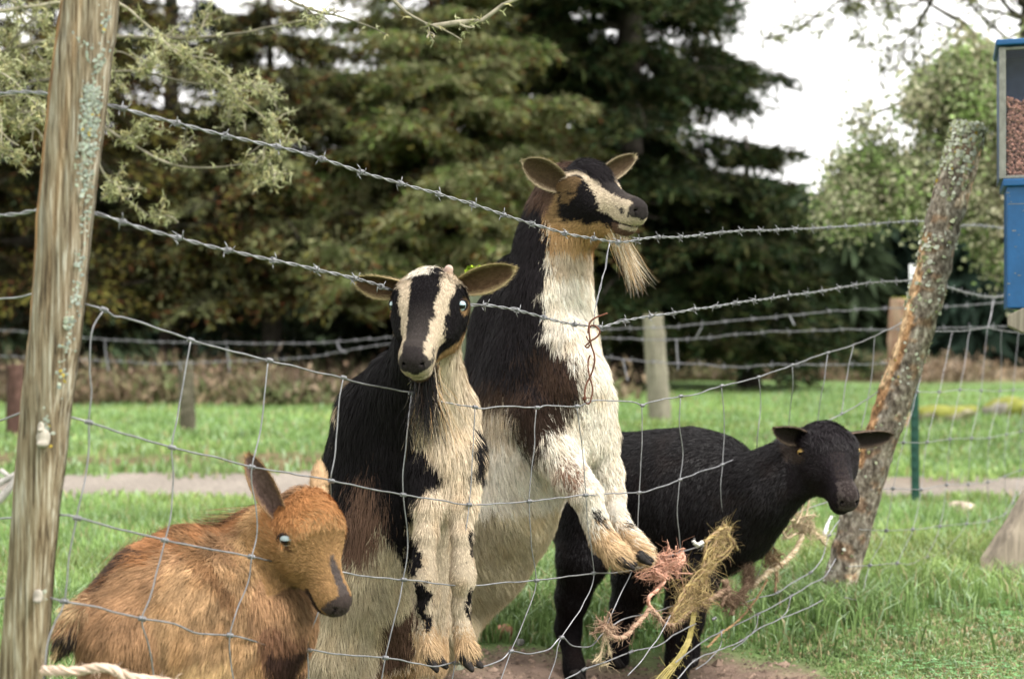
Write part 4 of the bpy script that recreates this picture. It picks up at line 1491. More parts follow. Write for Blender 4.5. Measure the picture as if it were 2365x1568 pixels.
# ---- the brown kid at the lower left
def goat_kid():
    root = empty('goat', at(420, 1700, 2.6) * [1, 1, 0], 'fluffy ginger brown goat kid beside the thick left post, head poked through mesh', 'goat', 'goats at the wire fence')
    H = headframe(47, 53, 0)
    L = 0.216
    o = at(707, 1143, 2.60)
    w = 0.94
    S = SDF()
    S.chain(P4([(305, 1445, 2.52, 100), (350, 1430, 2.54, 120), (430, 1412, 2.58, 146), (520, 1418, 2.62, 144), (590, 1425, 2.64, 116), (620, 1440, 2.64, 86)]), 0.05)
    S.chain(P4([(280, 1410, 2.52, 70), (350, 1342, 2.55, 70), (430, 1300, 2.58, 66), (510, 1290, 2.62, 60)]), 0.04)
    S.chain(P4([(560, 1315, 2.68, 92), (605, 1268, 2.67, 78), (650, 1222, 2.64, 66)]), 0.05)
    S.chain(P4([(322, 1500, 2.54, 104), (420, 1510, 2.58, 135), (560, 1490, 2.62, 120)]), 0.06)
    S.chain(P4([(268, 1480, 2.46, 72), (270, 1600, 2.46, 62), (245, 1700, 2.52, 36), (250, 1760, 2.54, 26), (262, 1820, 2.54, 24), (268, 1850, 2.5, 25)]), 0.04)
    S.chain(P4([(300, 1480, 2.66, 80), (310, 1600, 2.68, 58), (285, 1680, 2.72, 34), (300, 1800, 2.72, 24)]), 0.04)
    S.chain(P4([(470, 1500, 2.54, 70), (462, 1600, 2.52, 50), (458, 1680, 2.52, 34), (460, 1790, 2.52, 26), (462, 1840, 2.5, 28)]), 0.05)
    S.chain(P4([(640, 1480, 2.70, 52), (650, 1540, 2.70, 40), (650, 1620, 2.70, 30), (650, 1720, 2.7, 24), (652, 1795, 2.68, 25)]), 0.04)
    S.chain(P4([(215, 1400, 2.48, 26), (180, 1424, 2.45, 23), (158, 1458, 2.44, 19), (140, 1492, 2.43, 9)]), 0.02)          # tail
    P = head_prims(S, o, L, H, kid=True, w=w)
    F_, S_, U_ = H[:, 0], H[:, 1], H[:, 2]
    ears = []
    v, f, k, ax, sd = ear_mesh(P(0.10, -0.21, -0.16), at(571, 1047, 2.56), 0.030, np.array([-0.1, -1, 0.15]), cup=0.8)
    ears.append((v, f, k, ax, sd, (0.13, 0.085, 0.075), (0.20, 0.14, 0.11), (0.34, 0.21, 0.11)))
    v, f, k, ax, sd = ear_mesh(P(0.05, 0.17, -0.05), at(737, 1066, 2.68), 0.021, np.array([-0.2, 1, 0.1]), cup=0.7)
    ears.append((v, f, k, ax, sd, (0.2, 0.12, 0.08), (0.50, 0.34, 0.20), (0.42, 0.28, 0.16)))

    BR = np.array([0.29, 0.163, 0.086])
    layers = [
        ([(420, 1290), (600, 1290), (560, 1420), (640, 1480), (600, 1600), (400, 1600), (350, 1400)], np.array([0.37, 0.225, 0.118])),
        ([(180, 1180), (560, 1130), (590, 1190), (470, 1260), (360, 1290), (250, 1340), (170, 1400)], np.array([0.27, 0.125, 0.055])),
        ([(180, 1230), (290, 1230), (330, 1270), (280, 1312), (236, 1352), (190, 1356)], np.array([0.05, 0.03, 0.022]), 1.3),
        ([(420, 1520), (520, 1500), (560, 1620), (420, 1620)], np.array([0.50, 0.33, 0.17])),
        ([(600, 1440), (700, 1440), (700, 1520), (600, 1560)], np.array([0.16, 0.08, 0.045])),
        ([(610, 1490), (700, 1490), (700, 1900), (610, 1900)], np.array([0.04, 0.02, 0.015])),
        ([(100, 1452), (162, 1438), (190, 1446), (184, 1480), (130, 1540)], np.array([0.022, 0.016, 0.013]), 0.5),
        ([(130, 1390), (190, 1380), (195, 1420), (160, 1436)], np.array([0.42, 0.29, 0.16]), 1.2),
        ([(118, 1500), (140, 1450), (150, 1460), (128, 1520)], np.array([0.4, 0.28, 0.15])),
        ([(590, 1160), (660, 1180), (640, 1300), (580, 1340), (540, 1240)], np.array([0.37, 0.225, 0.11])),
        ([(600, 1260), (640, 1300), (700, 1380), (720, 1420), (690, 1430), (620, 1360)], np.array([0.20, 0.115, 0.06])),
        ([(400, 1230), (440, 1225), (560, 1380), (540, 1410), (470, 1330)], np.array([0.20, 0.105, 0.05])),
    ]

    def colf(Pt, Nn):
        q = proj(Pt)
        C = paint(q, layers, BR, Pt, 12, 16)
        str_ = np.clip(nz(Pt * np.array([1, 1, 1.0]), 16, 18), -1, 1)[:, None]
        C = C * (1 + 0.35 * str_)
        l, hm = headmask(Pt, o, L, H, w)
        f, s, u = l[:, 0], np.abs(l[:, 1]), l[:, 2]
        e = 0.012 * nz(Pt, 40, 33)
        hc = np.tile(np.array([0.35, 0.20, 0.09]), (len(f), 1))
        k = (np.random.RandomState(8).uniform(0, 1, len(f)) < np.clip((0.42 - f) / 0.3 + 10 * e, 0, 1)) & (u > -0.2 - 0.2 * np.random.RandomState(9).uniform(0, 1, len(f)))
        hc[k] = (0.40, 0.18, 0.07)
        k = (np.hypot((f - 0.385) / 0.075, (u + 0.15) / 0.022) < 1 + 4 * e) & (s > 0.16)
        hc[k] = (0.12, 0.06, 0.03)
        k = (f > 0.58 + e) & (s < np.interp(f, [0.58, 0.7, 1], [0.01, 0.042, 0.055]) + e) & (u > -0.2)
        hc[k] = (0.10, 0.078, 0.072)
        k = (f > 0.93 + e) & (u > -0.27)
        hc[k] = (0.075, 0.055, 0.05)
        k = (f > 0.70 + e) & (u < -0.30 - 0.1 * (0.9 - f))
        hc[k] = (0.03, 0.018, 0.016)
        k = (np.abs(f - 0.965) < 0.05) & (np.abs(s - 0.062) < 0.03) & (np.abs(u + 0.172 + 0.4 * (f - 0.965)) < 0.02)
        hc[k] = (0.01, 0.008, 0.008)
        C[hm] = hc[hm]
        return C * np.array([0.98, 1.0, 1.0])

    G = [(230, 1300, -0.9, -0.3, 0, 36), (330, 1240, -0.8, -0.35, 0, 34), (450, 1225, -0.7, -0.4, 0, 32), (560, 1170, -0.7, -0.3, 0, 30), (300, 1360, -0.7, 0.7, 0, 40), (420, 1340, -0.5, 0.9, 0, 40),
         (520, 1320, -0.4, 0.9, 0, 34), (600, 1260, -0.3, 1, 0, 26), (640, 1320, -0.3, 1, 0, 32), (620, 1400, -0.4, 1, 0, 36), (230, 1450, -0.2, 1, 0, 34), (330, 1470, -0.3, 1, 0, 40), (450, 1470, -0.5, 0.9, 0, 42),
         (560, 1470, -0.5, 0.9, 0, 40), (470, 1550, -0.6, 0.9, 0, 40), (300, 1560, 0, 1, 0, 34), (155, 1470, -0.5, 1, 0, 40), (655, 1530, 0, 1, 0, 24), (260, 1800, 0, 1, 0, 14), (460, 1800, 0, 1, 0, 14)]

    def dirf(Pt, Nn):
        q = proj(Pt)
        D, _ = flow(q, G, Pt)
        l, hm = headmask(Pt, o, L, H, w)
        hd = np.tile(-F_, (len(Pt), 1)) * 0.8 - U_ * 0.25
        D[hm] = hd[hm]
        tf = (l[:, 0] < 0.36) & (l[:, 2] > -0.2)
        wv = F_ * 0.6 + S_ * nz(Pt, 22, 45)[:, None] * 0.6 + np.array([0, 0, 0.2])
        D[tf & hm] = wv[tf & hm]
        return D

    def lenf(Pt):
        q = proj(Pt)
        _, ln = flow(q, G, Pt)
        ln = ln / FPX * 2.6 * 1.0
        l, hm = headmask(Pt, o, L, H, w)
        f = l[:, 0]
        hl = np.interp(f, [0.0, 0.3, 0.45, 0.7, 0.85, 1.0], [0.022, 0.018, 0.011, 0.009, 0.006, 0.003])
        ln[hm] = hl[hm]
        return ln

    finish_goat(root, S, 0.0036, colf, lenf, dirf, ears, 175000, 0.00095, 0.34, seed=51, jit=0.22, clump=0.5, headw=(o, L, H, w), clumps=9, eyes=0.0180)
    for q in (-1, 1):
        c = o + H @ (np.array([0.30, q * 0.238 * w, -0.133]) * L)
        eyeball(root, c + F_ * 0.002 + S_ * q * 0.0045, 0.0175, S_ * q * 0.76 + F_ * 0.58 + U_ * 0.02, F_, (0.36, 0.43, 0.47), pupil=(0.55, 0.27))
    for p in P4([(268, 1860, 2.5, 1), (300, 1805, 2.7, 1), (462, 1850, 2.48, 1), (652, 1800, 2.67, 1)]):
        hoof_pair(root, np.array([p[0], p[1] - .01, 0.02]), np.array([0.7, -0.7, -0.2]), np.array([0, 0, 1.0]), 0.027)
    ml = spline(at3([(232, 1330, 2.54), (262, 1296, 2.56), (310, 1268, 2.57), (370, 1250, 2.58), (440, 1238, 2.6), (500, 1226, 2.62), (550, 1202, 2.64), (592, 1180, 2.65)]), 0.008)
    locks(root, 'mane', ml, [np.array([-0.45, -0.15, 0.9])] * len(ml), 0.036, 900, 0.0011, [DBR * 0.6, BLK * 2, BR * 0.8, BR, np.array([0.3, 0.14, 0.06])], 'fur', grav=0.05, spread=0.016, seed=14, wave=0.05)


goat_b()
goat_a()
goat_c()
goat_kid()


# ------------------------------------------------------------------ the near fence
def yf(x):
    """depth of the fence line (left post to leaning post) seen at photo x"""
    x = np.asarray(x, float)
    k = (x - CX) / FPX
    t = (0.69 + 2.2 * k) / (1.87 - 2.38 * k)
    return 2.2 + 2.38 * t


def yr(x):
    """depth of the fence beyond the leaning post, running away to the right"""
    k = (np.asarray(x, float) - CX) / FPX
    s_ = (4.58 * k - 1.18) / (1.2 - 2 * k)
    return 4.58 + 2.0 * s_


def fpath(pts, off=0.0, fn=yf):
    out = []
    for p in pts:
        o = off + (p[2] if len(p) > 2 else 0)
        out.append(at(p[0], p[1], float(fn(p[0])) + o))
    return np.array(out)


def yl(x):
    """the stretch to the left of the thick post runs on towards the left"""
    return 2.24 + (120 - x) * 0.0006


def helix_path(P, off, pitch, phase):
    T, N, B = frames(P)
    s_ = np.concatenate([[0], np.cumsum(np.linalg.norm(np.diff(P, axis=0), axis=1))])
    a = s_ / pitch * 2 * math.pi + phase
    return P + off * (N * np.cos(a)[:, None] + B * np.sin(a)[:, None])


def barbed(parent, pts3, name='barbed_wire', r=0.0016, off=0.0020, pitch=0.075, m='wire', barbs=0.108, phase=0.03, step=0.008, blen=0.013, wob=0.0012):
    P = spline(pts3, step)
    P = P + np.stack([nz(P, 5, 61), nz(P, 5, 62), nz(P, 5, 63)], 1) * wob
    mb = MB()
    for ph in (0, math.pi):
        mb.tube(helix_path(P, off, pitch, ph), r, 6)
    o = sub(mb.build(name, M[m], parent))
    if barbs:
        T, N, B = frames(P)
        s_ = np.concatenate([[0], np.cumsum(np.linalg.norm(np.diff(P, axis=0), axis=1))])
        q = phase
        bb = MB()
        while q < s_[-1] - 0.01:
            i = min(int(np.searchsorted(s_, q)), len(P) - 1)
            t = np.linspace(0, 1, 26)
            a0 = R.uniform(0, 6.28)
            for kk in (0, 1):
                a = a0 + kk * math.pi + t * 2.2 * 2 * math.pi
                cc = P[i] + T[i] * ((t - 0.5) * 0.0075 + (kk - 0.5) * 0.002)[:, None] + (off + r * 2.0) * (N[i] * np.cos(a)[:, None] + B[i] * np.sin(a)[:, None])
                bb.tube(cc, r * 0.62, 5)
                for e, c2 in ((a[0], cc[0]), (a[-1], cc[-1])):
                    rad_ = N[i] * math.cos(e) + B[i] * math.sin(e)
                    tan_ = -N[i] * math.sin(e) + B[i] * math.cos(e)
                    d = unit(rad_ * 0.35 + (tan_ if c2 is cc[-1] else -tan_) * 0.9 + T[i] * R.uniform(-0.5, 0.5))
                    bb.tube(np.array([c2, c2 + d * blen * 0.6, c2 + d * blen]), np.array([r * 0.62, r * 0.6, r * 0.25]), 5)
            q += barbs * R.uniform(0.93, 1.07)
        if bb.n:
            bb.build('barb', M[m], o)['kind'] = 'stuff'
    return o


def mesh_wire(parent, pts3, name, r=0.0017, wob=0.0014, m='wire'):
    P = spline(pts3, 0.012)
    P = P + np.stack([nz(P, 9, 71), nz(P, 9, 72), nz(P, 9, 73)], 1) * wob
    return sub(MB().tube(P, r, 6).build(name, M[m], parent))


def knot(mb, p, d, r=0.0017, turns=3.5, ln=0.013):
    d = unit(d)
    n_ = unit(np.cross(d, [0.1, 1, 0.2]))
    b = np.cross(d, n_)
    t = np.linspace(0, 1, 30)
    a = t * turns * 2 * math.pi
    cc = p + d * ((t - 0.5) * ln)[:, None] + (r * 1.9) * (n_ * np.cos(a)[:, None] + b * np.sin(a)[:, None])
    mb.tube(cc, r * 0.85, 5)


fence = empty('wire_fence', at(2000, 1400, 4.5) * [1, 1, 0], 'sagging wire fence of rusty-jointed mesh and two barbed strands in front of the goats', 'fence')


def build_left_post():
    L_ = np.array([(0, 147), (240, 114), (499, 90), (778, 70), (952, 50), (1255, 25), (1564, 2), (1900, -25)], float)
    Rr = np.array([(0, 268), (240, 240), (499, 208), (778, 181), (952, 158), (1255, 124), (1564, 101), (1900, 76)], float)
    top = at(210, -330, 2.17)
    ys = np.concatenate([np.linspace(-330, 1568, 60), [1700, 1800, 1900, 2030]])
    li = np.interp(ys, L_[:, 0], L_[:, 1], left=None)
    ri = np.interp(ys, Rr[:, 0], Rr[:, 1])
    li[ys < 0] = 147 - ys[ys < 0] * 0.135
    ri[ys < 0] = 268 - ys[ys < 0] * 0.118
    li[ys > 1900] = -25 - (ys[ys > 1900] - 1900) * 0.08
    ri[ys > 1900] = 76 - (ys[ys > 1900] - 1900) * 0.08
    n = 30
    a = np.linspace(0, 2 * math.pi, n, endpoint=False)
    # split-log section: broad slightly faceted front, bevelled right face, round back
    prof = []
    for t in a:
        x_, y_ = math.cos(t), math.sin(t)           # y_ < 0 is the front
        k = (abs(x_) ** 3.2 + abs(y_) ** 3.2) ** (-1 / 3.2)
        prof.append((x_ * k, y_ * k * (0.80 if y_ < 0 else 0.95) - (0.0 if x_ < 0.35 or y_ > 0 else -0.55 * (x_ - 0.35))))
    prof = np.array(prof)
    V = []
    Y0 = 2.2
    for i, y in enumerate(ys):
        l3, r3 = at(li[i], y, Y0), at(ri[i], y, Y0)
        c = (l3 + r3) / 2
        hw = (r3[0] - l3[0]) / 2
        for j, (px, py) in enumerate(prof):
            V.append(c + np.array([px * hw, py * hw, 0]))
    V = np.array(V)
    # long cracks and ridges
    aa = np.tile(a, len(ys))
    ridg = 0.0011 * np.sin(aa * 13 + 0.7 * np.sin(V[:, 2] * 3)) + 0.0009 * np.sin(aa * 29 + V[:, 2] * 2)
    cen = np.repeat(np.array([(at(li[i], y, Y0) + at(ri[i], y, Y0)) / 2 for i, y in enumerate(ys)]), n, 0)
    V = V + unit((V - cen) * [1, 1, 0]) * (ridg + 0.0012 * nz(V, 12, 80))[:, None]
    q = proj(V)
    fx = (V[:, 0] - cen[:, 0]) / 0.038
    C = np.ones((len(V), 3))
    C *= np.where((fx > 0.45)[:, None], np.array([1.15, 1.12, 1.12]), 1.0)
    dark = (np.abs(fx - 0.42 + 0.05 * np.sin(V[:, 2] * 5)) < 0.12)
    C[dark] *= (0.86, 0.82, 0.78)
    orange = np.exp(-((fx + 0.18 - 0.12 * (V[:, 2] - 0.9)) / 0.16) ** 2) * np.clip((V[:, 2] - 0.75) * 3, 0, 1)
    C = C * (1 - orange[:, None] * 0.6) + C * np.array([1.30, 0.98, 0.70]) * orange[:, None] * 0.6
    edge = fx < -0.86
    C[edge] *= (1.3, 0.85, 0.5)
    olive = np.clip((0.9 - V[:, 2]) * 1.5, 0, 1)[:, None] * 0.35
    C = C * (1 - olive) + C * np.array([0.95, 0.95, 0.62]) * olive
    mb = MB()
    i, j = np.meshgrid(np.arange(len(ys) - 1), np.arange(n), indexing='ij')
    j2 = (j + 1) % n
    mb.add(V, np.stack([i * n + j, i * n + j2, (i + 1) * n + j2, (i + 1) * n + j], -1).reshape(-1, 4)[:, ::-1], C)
    mb.f.setdefault((n, 0), []).append(np.arange(n)[None])
    o = sub(mb.build('fence_post', M['post_l'], fence))
    o['label'] = 'thick split timber post at the left edge'
    # knots in the wood
    for (x, y, s_) in ((100, 1010, 0.011), (88, 1375, 0.008), (95, 985, 0.006)):
        kb = SDF()
        c = at(x, y, 2.168)
        kb.ell(c, np.array([s_, s_ * 0.6, s_ * 1.3]), None, 0.005)
        kb.ell(c + np.array([0.0, -0.004, -s_ * 0.9]), np.array([s_ * 0.8, s_ * 0.7, s_ * 0.5]), None, 0.004)
        V2, F2 = kb.mesh(0.002)
        MB().add(V2, F2, (0.30, 0.27, 0.23)).build('wood_knot', M['oldwood'], o)
    # lichen crusts
    lb = MB()
    spots = []
    cl = [(np.interp(y_, Rr[:, 0], Rr[:, 1]) - f_, y_, sx_, sy_, n_) for y_, f_, sx_, sy_, n_ in
          [(60, 16, 8, 30, 40), (150, 20, 10, 22, 60), (215, 34, 12, 14, 130), (240, 30, 12, 20, 160), (280, 24, 12, 22, 200), (330, 22, 14, 22, 170), (385, 26, 10, 26, 110), (440, 14, 8, 30, 40),
           (520, 10, 7, 30, 46), (600, 14, 8, 24, 40), (680, 14, 8, 16, 60), (745, 22, 8, 8, 60), (800, 20, 9, 20, 50), (870, 26, 8, 20, 40), (110, 70, 12, 14, 60), (130, 60, 12, 14, 40), (985, 50, 8, 18, 60), (1375, 20, 6, 8, 24)]]
    for cx_, cy_, sx_, sy_, n_ in cl:
        for k in range(int(n_ * 0.55)):
            spots.append((cx_ + R.normal() * sx_, cy_ + R.normal() * sy_))
    for (x, y) in spots:
        fxx = (x - np.interp(y, L_[:, 0], L_[:, 1])) / max(1, np.interp(y, Rr[:, 0], Rr[:, 1]) - np.interp(y, L_[:, 0], L_[:, 1])) * 2 - 1
        if fxx > 0.985:
            continue
        dep = 2.2 - 0.0385 * 0.80 * (max(0, 1 - abs(fxx) ** 3.2)) ** (1 / 3.2) + (0.55 * 0.0385 * (fxx - 0.35) if fxx > 0.35 else 0)
        c = at(x, y, dep - 0.001)
        lichen_scale(lb, c, np.array([0.35 * max(fxx, 0), -1, 0]), R.uniform(0.0010, 0.0036), R.uniform() < 0.03)
    lb.build('lichen', M['lichen'], o)['kind'] = 'stuff'


def lichen_scale(lb, c, nrm, s_, yellow=False, pal=None):
    nrm = unit(nrm)
    t1 = unit(np.cross(nrm, [0.3, 0.1, 1]))
    t2 = np.cross(nrm, t1)
    k = 7
    a = np.arange(k) / k * 2 * math.pi + R.uniform(0, 6)
    rr = s_ * R.uniform(0.6, 1.2, k)
    ring = c + t1 * (rr * np.cos(a))[:, None] + t2 * (rr * np.sin(a))[:, None] + nrm * (R.uniform(-0.2, 0.5, k) * s_)[:, None]
    V = np.vstack([ring, [c + nrm * s_ * 0.35]])
    F = [[i, (i + 1) % k, k] for i in range(k)]
    col = np.array([0.33, 0.36, 0.31]) * R.uniform(0.65, 1.15) * np.array([R.uniform(0.92, 1.05), 1, R.uniform(0.9, 1.08)])
    if pal is not None:
        col = pal[R.randint(len(pal))] * R.uniform(0.8, 1.2)
    if yellow:
        col = np.array([0.4, 0.3, 0.06])
    lb.add(V, F, col)


build_left_post()

RP = np.array([(2238, 296, 41), (2222, 360, 42), (2203, 430, 43), (2176, 520, 42), (2150, 640, 41), (2110, 790, 40), (2066, 920, 41), (2036, 1010, 41), (2001, 1120, 41), (1965, 1250, 41), (1932, 1370, 38), (1915, 1440, 37)], float)


def build_right_post():
    P0 = np.array([at(a, b, 4.58 - 0.0 * b) for a, b, _ in RP])
    rr = RP[:, 2] * 0.95 / FPX * 4.58
    PP = spline(np.hstack([P0, rr[:, None]]), 0.012)
    P, r_ = PP[:, :3], PP[:, 3]
    n = 36
    T, N, B = frames(P)
    a = np.arange(n) / n * 2 * math.pi
    d = N[:, None] * np.cos(a)[None, :, None] + B[:, None] * np.sin(a)[None, :, None]
    V0 = (P[:, None] + d * r_[:, None, None]).reshape(-1, 3)
    lump = 0.0035 * nz(V0, 9, 90) + 0.0016 * nz(V0, 35, 91)
    V = V0 + d.reshape(-1, 3) * lump[:, None]
    q = proj(V)
    ax = np.interp(q[:, 1], RP[:, 1], RP[:, 0])
    fx = (q[:, 0] - ax) / 41
    front = d.reshape(-1, 3)[:, 1] < 0.2
    C = np.ones((len(V), 3)) * (1 + 0.25 * nz(V, 18, 92))[:, None]
    strip = front & (fx < -0.45 + 0.25 * nz(V, 6, 93)) & (q[:, 1] > 540) & (q[:, 1] < 1080)
    C[strip] = np.array([1.6, 1.05, 0.65])
    cut = front & (fx < -0.70) & (q[:, 1] > 540) & (q[:, 1] < 900)
    C[cut] = np.array([2.3, 1.8, 1.3])
    pale = front & (fx > 0.45) & (q[:, 1] > 330) & (q[:, 1] < 480)
    C[pale] = np.array([2.2, 2.0, 1.8])
    C[(fx > 0.3) & (q[:, 1] > 1300)] = np.array([2.4, 2.4, 2.3])
    ru = nz(V, 14, 94) > 0.55
    C[ru & ~strip] *= np.array([1.2, 0.95, 0.8])
    mb = MB()
    k = len(P)
    i, j = np.meshgrid(np.arange(k - 1), np.arange(n), indexing='ij')
    j2 = (j + 1) % n
    mb.add(V, np.stack([i * n + j, i * n + j2, (i + 1) * n + j2, (i + 1) * n + j], -1).reshape(-1, 4), C)
    mb.f.setdefault((n, 0), []).append(np.arange(n)[::-1][None])
    o = sub(mb.build('fence_post', M['post_r'], fence))
    o['label'] = 'leaning round post crusted with lichen, right of the goats'
    lb = MB()
    pal = [np.array([0.48, 0.50, 0.41]), np.array([0.38, 0.40, 0.27]), np.array([0.55, 0.56, 0.48]), np.array([0.26, 0.28, 0.14])]
    for kk in range(3600):
        t = R.uniform() ** 1.5
        dens = 1.0 if t < 0.12 else (0.8 if t < 0.4 else 0.22)
        i = int(t * (k - 1))
        ang = R.uniform(0, 2 * math.pi)
        dd = N[i] * math.cos(ang) + B[i] * math.sin(ang)
        lef = dd[0] < -0.1 if 0.12 < t < 0.42 else True
        if R.uniform() > dens * (1.0 if lef else 0.35) or (nz((P[i] + dd * r_[i])[None], 10, 97)[0] < -0.1 and t > 0.1):
            continue
        if 0.40 > t > 0.05 and dd[0] > 0.45 and dd[1] < 0.1 and t < 0.18:
            continue
        c = P[i] + dd * (r_[i] + R.uniform(0, 0.004))
        lichen_scale(lb, c, dd + R.normal(size=3) * 0.4, R.uniform(0.004, 0.010) if t < 0.45 else R.uniform(0.003, 0.007), R.uniform() < 0.03, pal)
    for kk in range(260):                      # the mossy cap on the sawn top
        a_, q_ = R.uniform(0, 6.28), math.sqrt(R.uniform())
        c = P[0] + (N[0] * math.cos(a_) + B[0] * math.sin(a_)) * r_[0] * q_ - T[0] * R.uniform(0, 0.012)
        lichen_scale(lb, c, -T[0] + R.normal(size=3) * 0.5, R.uniform(0.005, 0.012), False, pal)
    lb.build('lichen', M['lichen'], o)['kind'] = 'stuff'


build_right_post()

# barbed strands
barbed(fence, fpath([(240, 240, .035), (300, 255), (420, 290), (560, 322), (650, 343), (760, 373), (880, 412), (1000, 445), (1110, 478), (1220, 515), (1320, 542, -.03), (1400, 557, -.03), (1445, 558, -.02), (1500, 550), (1600, 545),
                     (1700, 535), (1840, 530), (1960, 523), (2050, 515), (2140, 511, -.02), (2165, 510, -.02)]))
barbed(fence, fpath([(205, 490, .035), (260, 506), (370, 540), (480, 567), (600, 595), (730, 622), (850, 652, .02), (900, 668, .06), (985, 690, .09), (1070, 702, .06), (1135, 706), (1200, 720), (1300, 745), (1370, 756), (1395, 754), (1440, 741), (1560, 722),
                     (1700, 700), (1800, 686), (1900, 672), (2000, 655), (2080, 650), (2130, 649, -.02)]), phase=0.06)
barbed(fence, fpath([(-60, 222), (0, 217), (60, 214), (130, 218)], 0, yl), phase=0.5)
barbed(fence, fpath([(-60, 505), (0, 497), (40, 494), (110, 482)], 0, yl), phase=0.5)
barbed(fence, fpath([(2215, 522), (2250, 521), (2290, 524), (2325, 528), (2400, 530), (2500, 535)], 0, yr), phase=0.03)
barbed(fence, fpath([(2160, 655), (2185, 662), (2240, 678), (2290, 687), (2330, 681), (2420, 670)], 0, yr), phase=0.03)

# woven wire: line wires and stays
LINES = [
    [(185, 699, .03), (240, 715), (262, 732), (300, 738), (440, 785), (466, 793), (620, 832), (650, 840), (790, 872), (820, 880), (880, 893), (950, 908, .02), (1000, 922, .03), (1030, 930), (1095, 940), (1115, 944), (1150, 938), (1240, 941), (1262, 936), (1330, 938), (1352, 932),
     (1370, 927), (1390, 925), (1460, 928), (1483, 936), (1503, 929), (1570, 915), (1600, 912), (1665, 892), (1700, 884), (1750, 872), (1775, 862), (1830, 843), (1870, 828), (1910, 815), (1960, 800), (2010, 780), (2060, 757), (2095, 738, -.02)],
    [(150, 959, .03), (205, 975), (300, 1004), (395, 1033), (480, 1050), (580, 1078), (680, 1095), (765, 1110), (850, 1128), (930, 1142), (1010, 1155), (1082, 1165), (1150, 1162), (1222, 1157), (1290, 1150), (1352, 1143), (1420, 1140), (1476, 1137), (1520, 1126), (1570, 1108),
     (1620, 1088), (1668, 1073), (1720, 1050, .02), (1800, 1020, .06), (1870, 988, .06), (1940, 958), (1990, 930), (2035, 900)],
    [(125, 1191, .03), (180, 1196), (280, 1222), (380, 1247), (480, 1266), (580, 1285), (640, 1298, .05), (720, 1310, .05), (795, 1320), (860, 1332), (930, 1338), (1010, 1347), (1090, 1353), (1170, 1345), (1238, 1340), (1300, 1332), (1370, 1323), (1420, 1322), (1470, 1314), (1510, 1298), (1545, 1285), (1575, 1274),
     (1625, 1258), (1670, 1236), (1740, 1215, .03), (1820, 1190, .03), (1890, 1165), (1960, 1140)],
    [(110, 1378, .03), (145, 1388), (230, 1402), (328, 1428), (400, 1440), (460, 1462), (530, 1466), (610, 1488), (660, 1500), (712, 1500), (800, 1513), (890, 1518), (950, 1528), (1000, 1538), (1030, 1533), (1055, 1530), (1090, 1541), (1125, 1536), (1160, 1520), (1180, 1503), (1215, 1508), (1240, 1505), (1272, 1496),
     (1297, 1471), (1322, 1490), (1362, 1493), (1390, 1465), (1440, 1430), (1520, 1410), (1600, 1390), (1690, 1398), (1750, 1380), (1795, 1368), (1830, 1345), (1872, 1322), (1898, 1292), (1915, 1236), (1940, 1200)],
]
for P_ in LINES:
    w_ = mesh_wire(fence, fpath(P_), 'line_wire')
mesh_wire(fence, fpath([(1265, 1588), (1349, 1545), (1400, 1528), (1457, 1505), (1520, 1490), (1560, 1462), (1606, 1440)], -.06), 'line_wire')
mesh_wire(fence, fpath([(1560, 1530), (1606, 1493), (1640, 1470), (1668, 1457), (1712, 1437), (1750, 1418), (1790, 1398), (1827, 1376), (1870, 1350), (1905, 1330), (1930, 1290)], -.08), 'line_wire')
mesh_wire(fence, fpath([(1560, 1575), (1604, 1525), (1660, 1500), (1712, 1479), (1752, 1452), (1800, 1430), (1850, 1410), (1900, 1385)], -.16), 'line_wire')
mesh_wire(fence, fpath([(1460, 1318), (1445, 1350), (1420, 1400), (1399, 1450)], -.05), 'stay_wire', 0.0014)
mesh_wire(fence, fpath([(1550, 1420), (1528, 1460), (1500, 1500), (1478, 1530), (1450, 1560)], -.08), 'stay_wire', 0.0014)
mesh_wire(fence, fpath([(1666, 1457), (1664, 1490), (1640, 1520), (1606, 1545)], -.1), 'stay_wire', 0.0014)
mesh_wire(fence, fpath([(1752, 1418), (1745, 1450), (1720, 1478), (1690, 1500)], -.1), 'stay_wire', 0.0014)
mesh_wire(fence, fpath([(1827, 1376), (1818, 1410), (1800, 1430)], -.1), 'stay_wire', 0.0014)
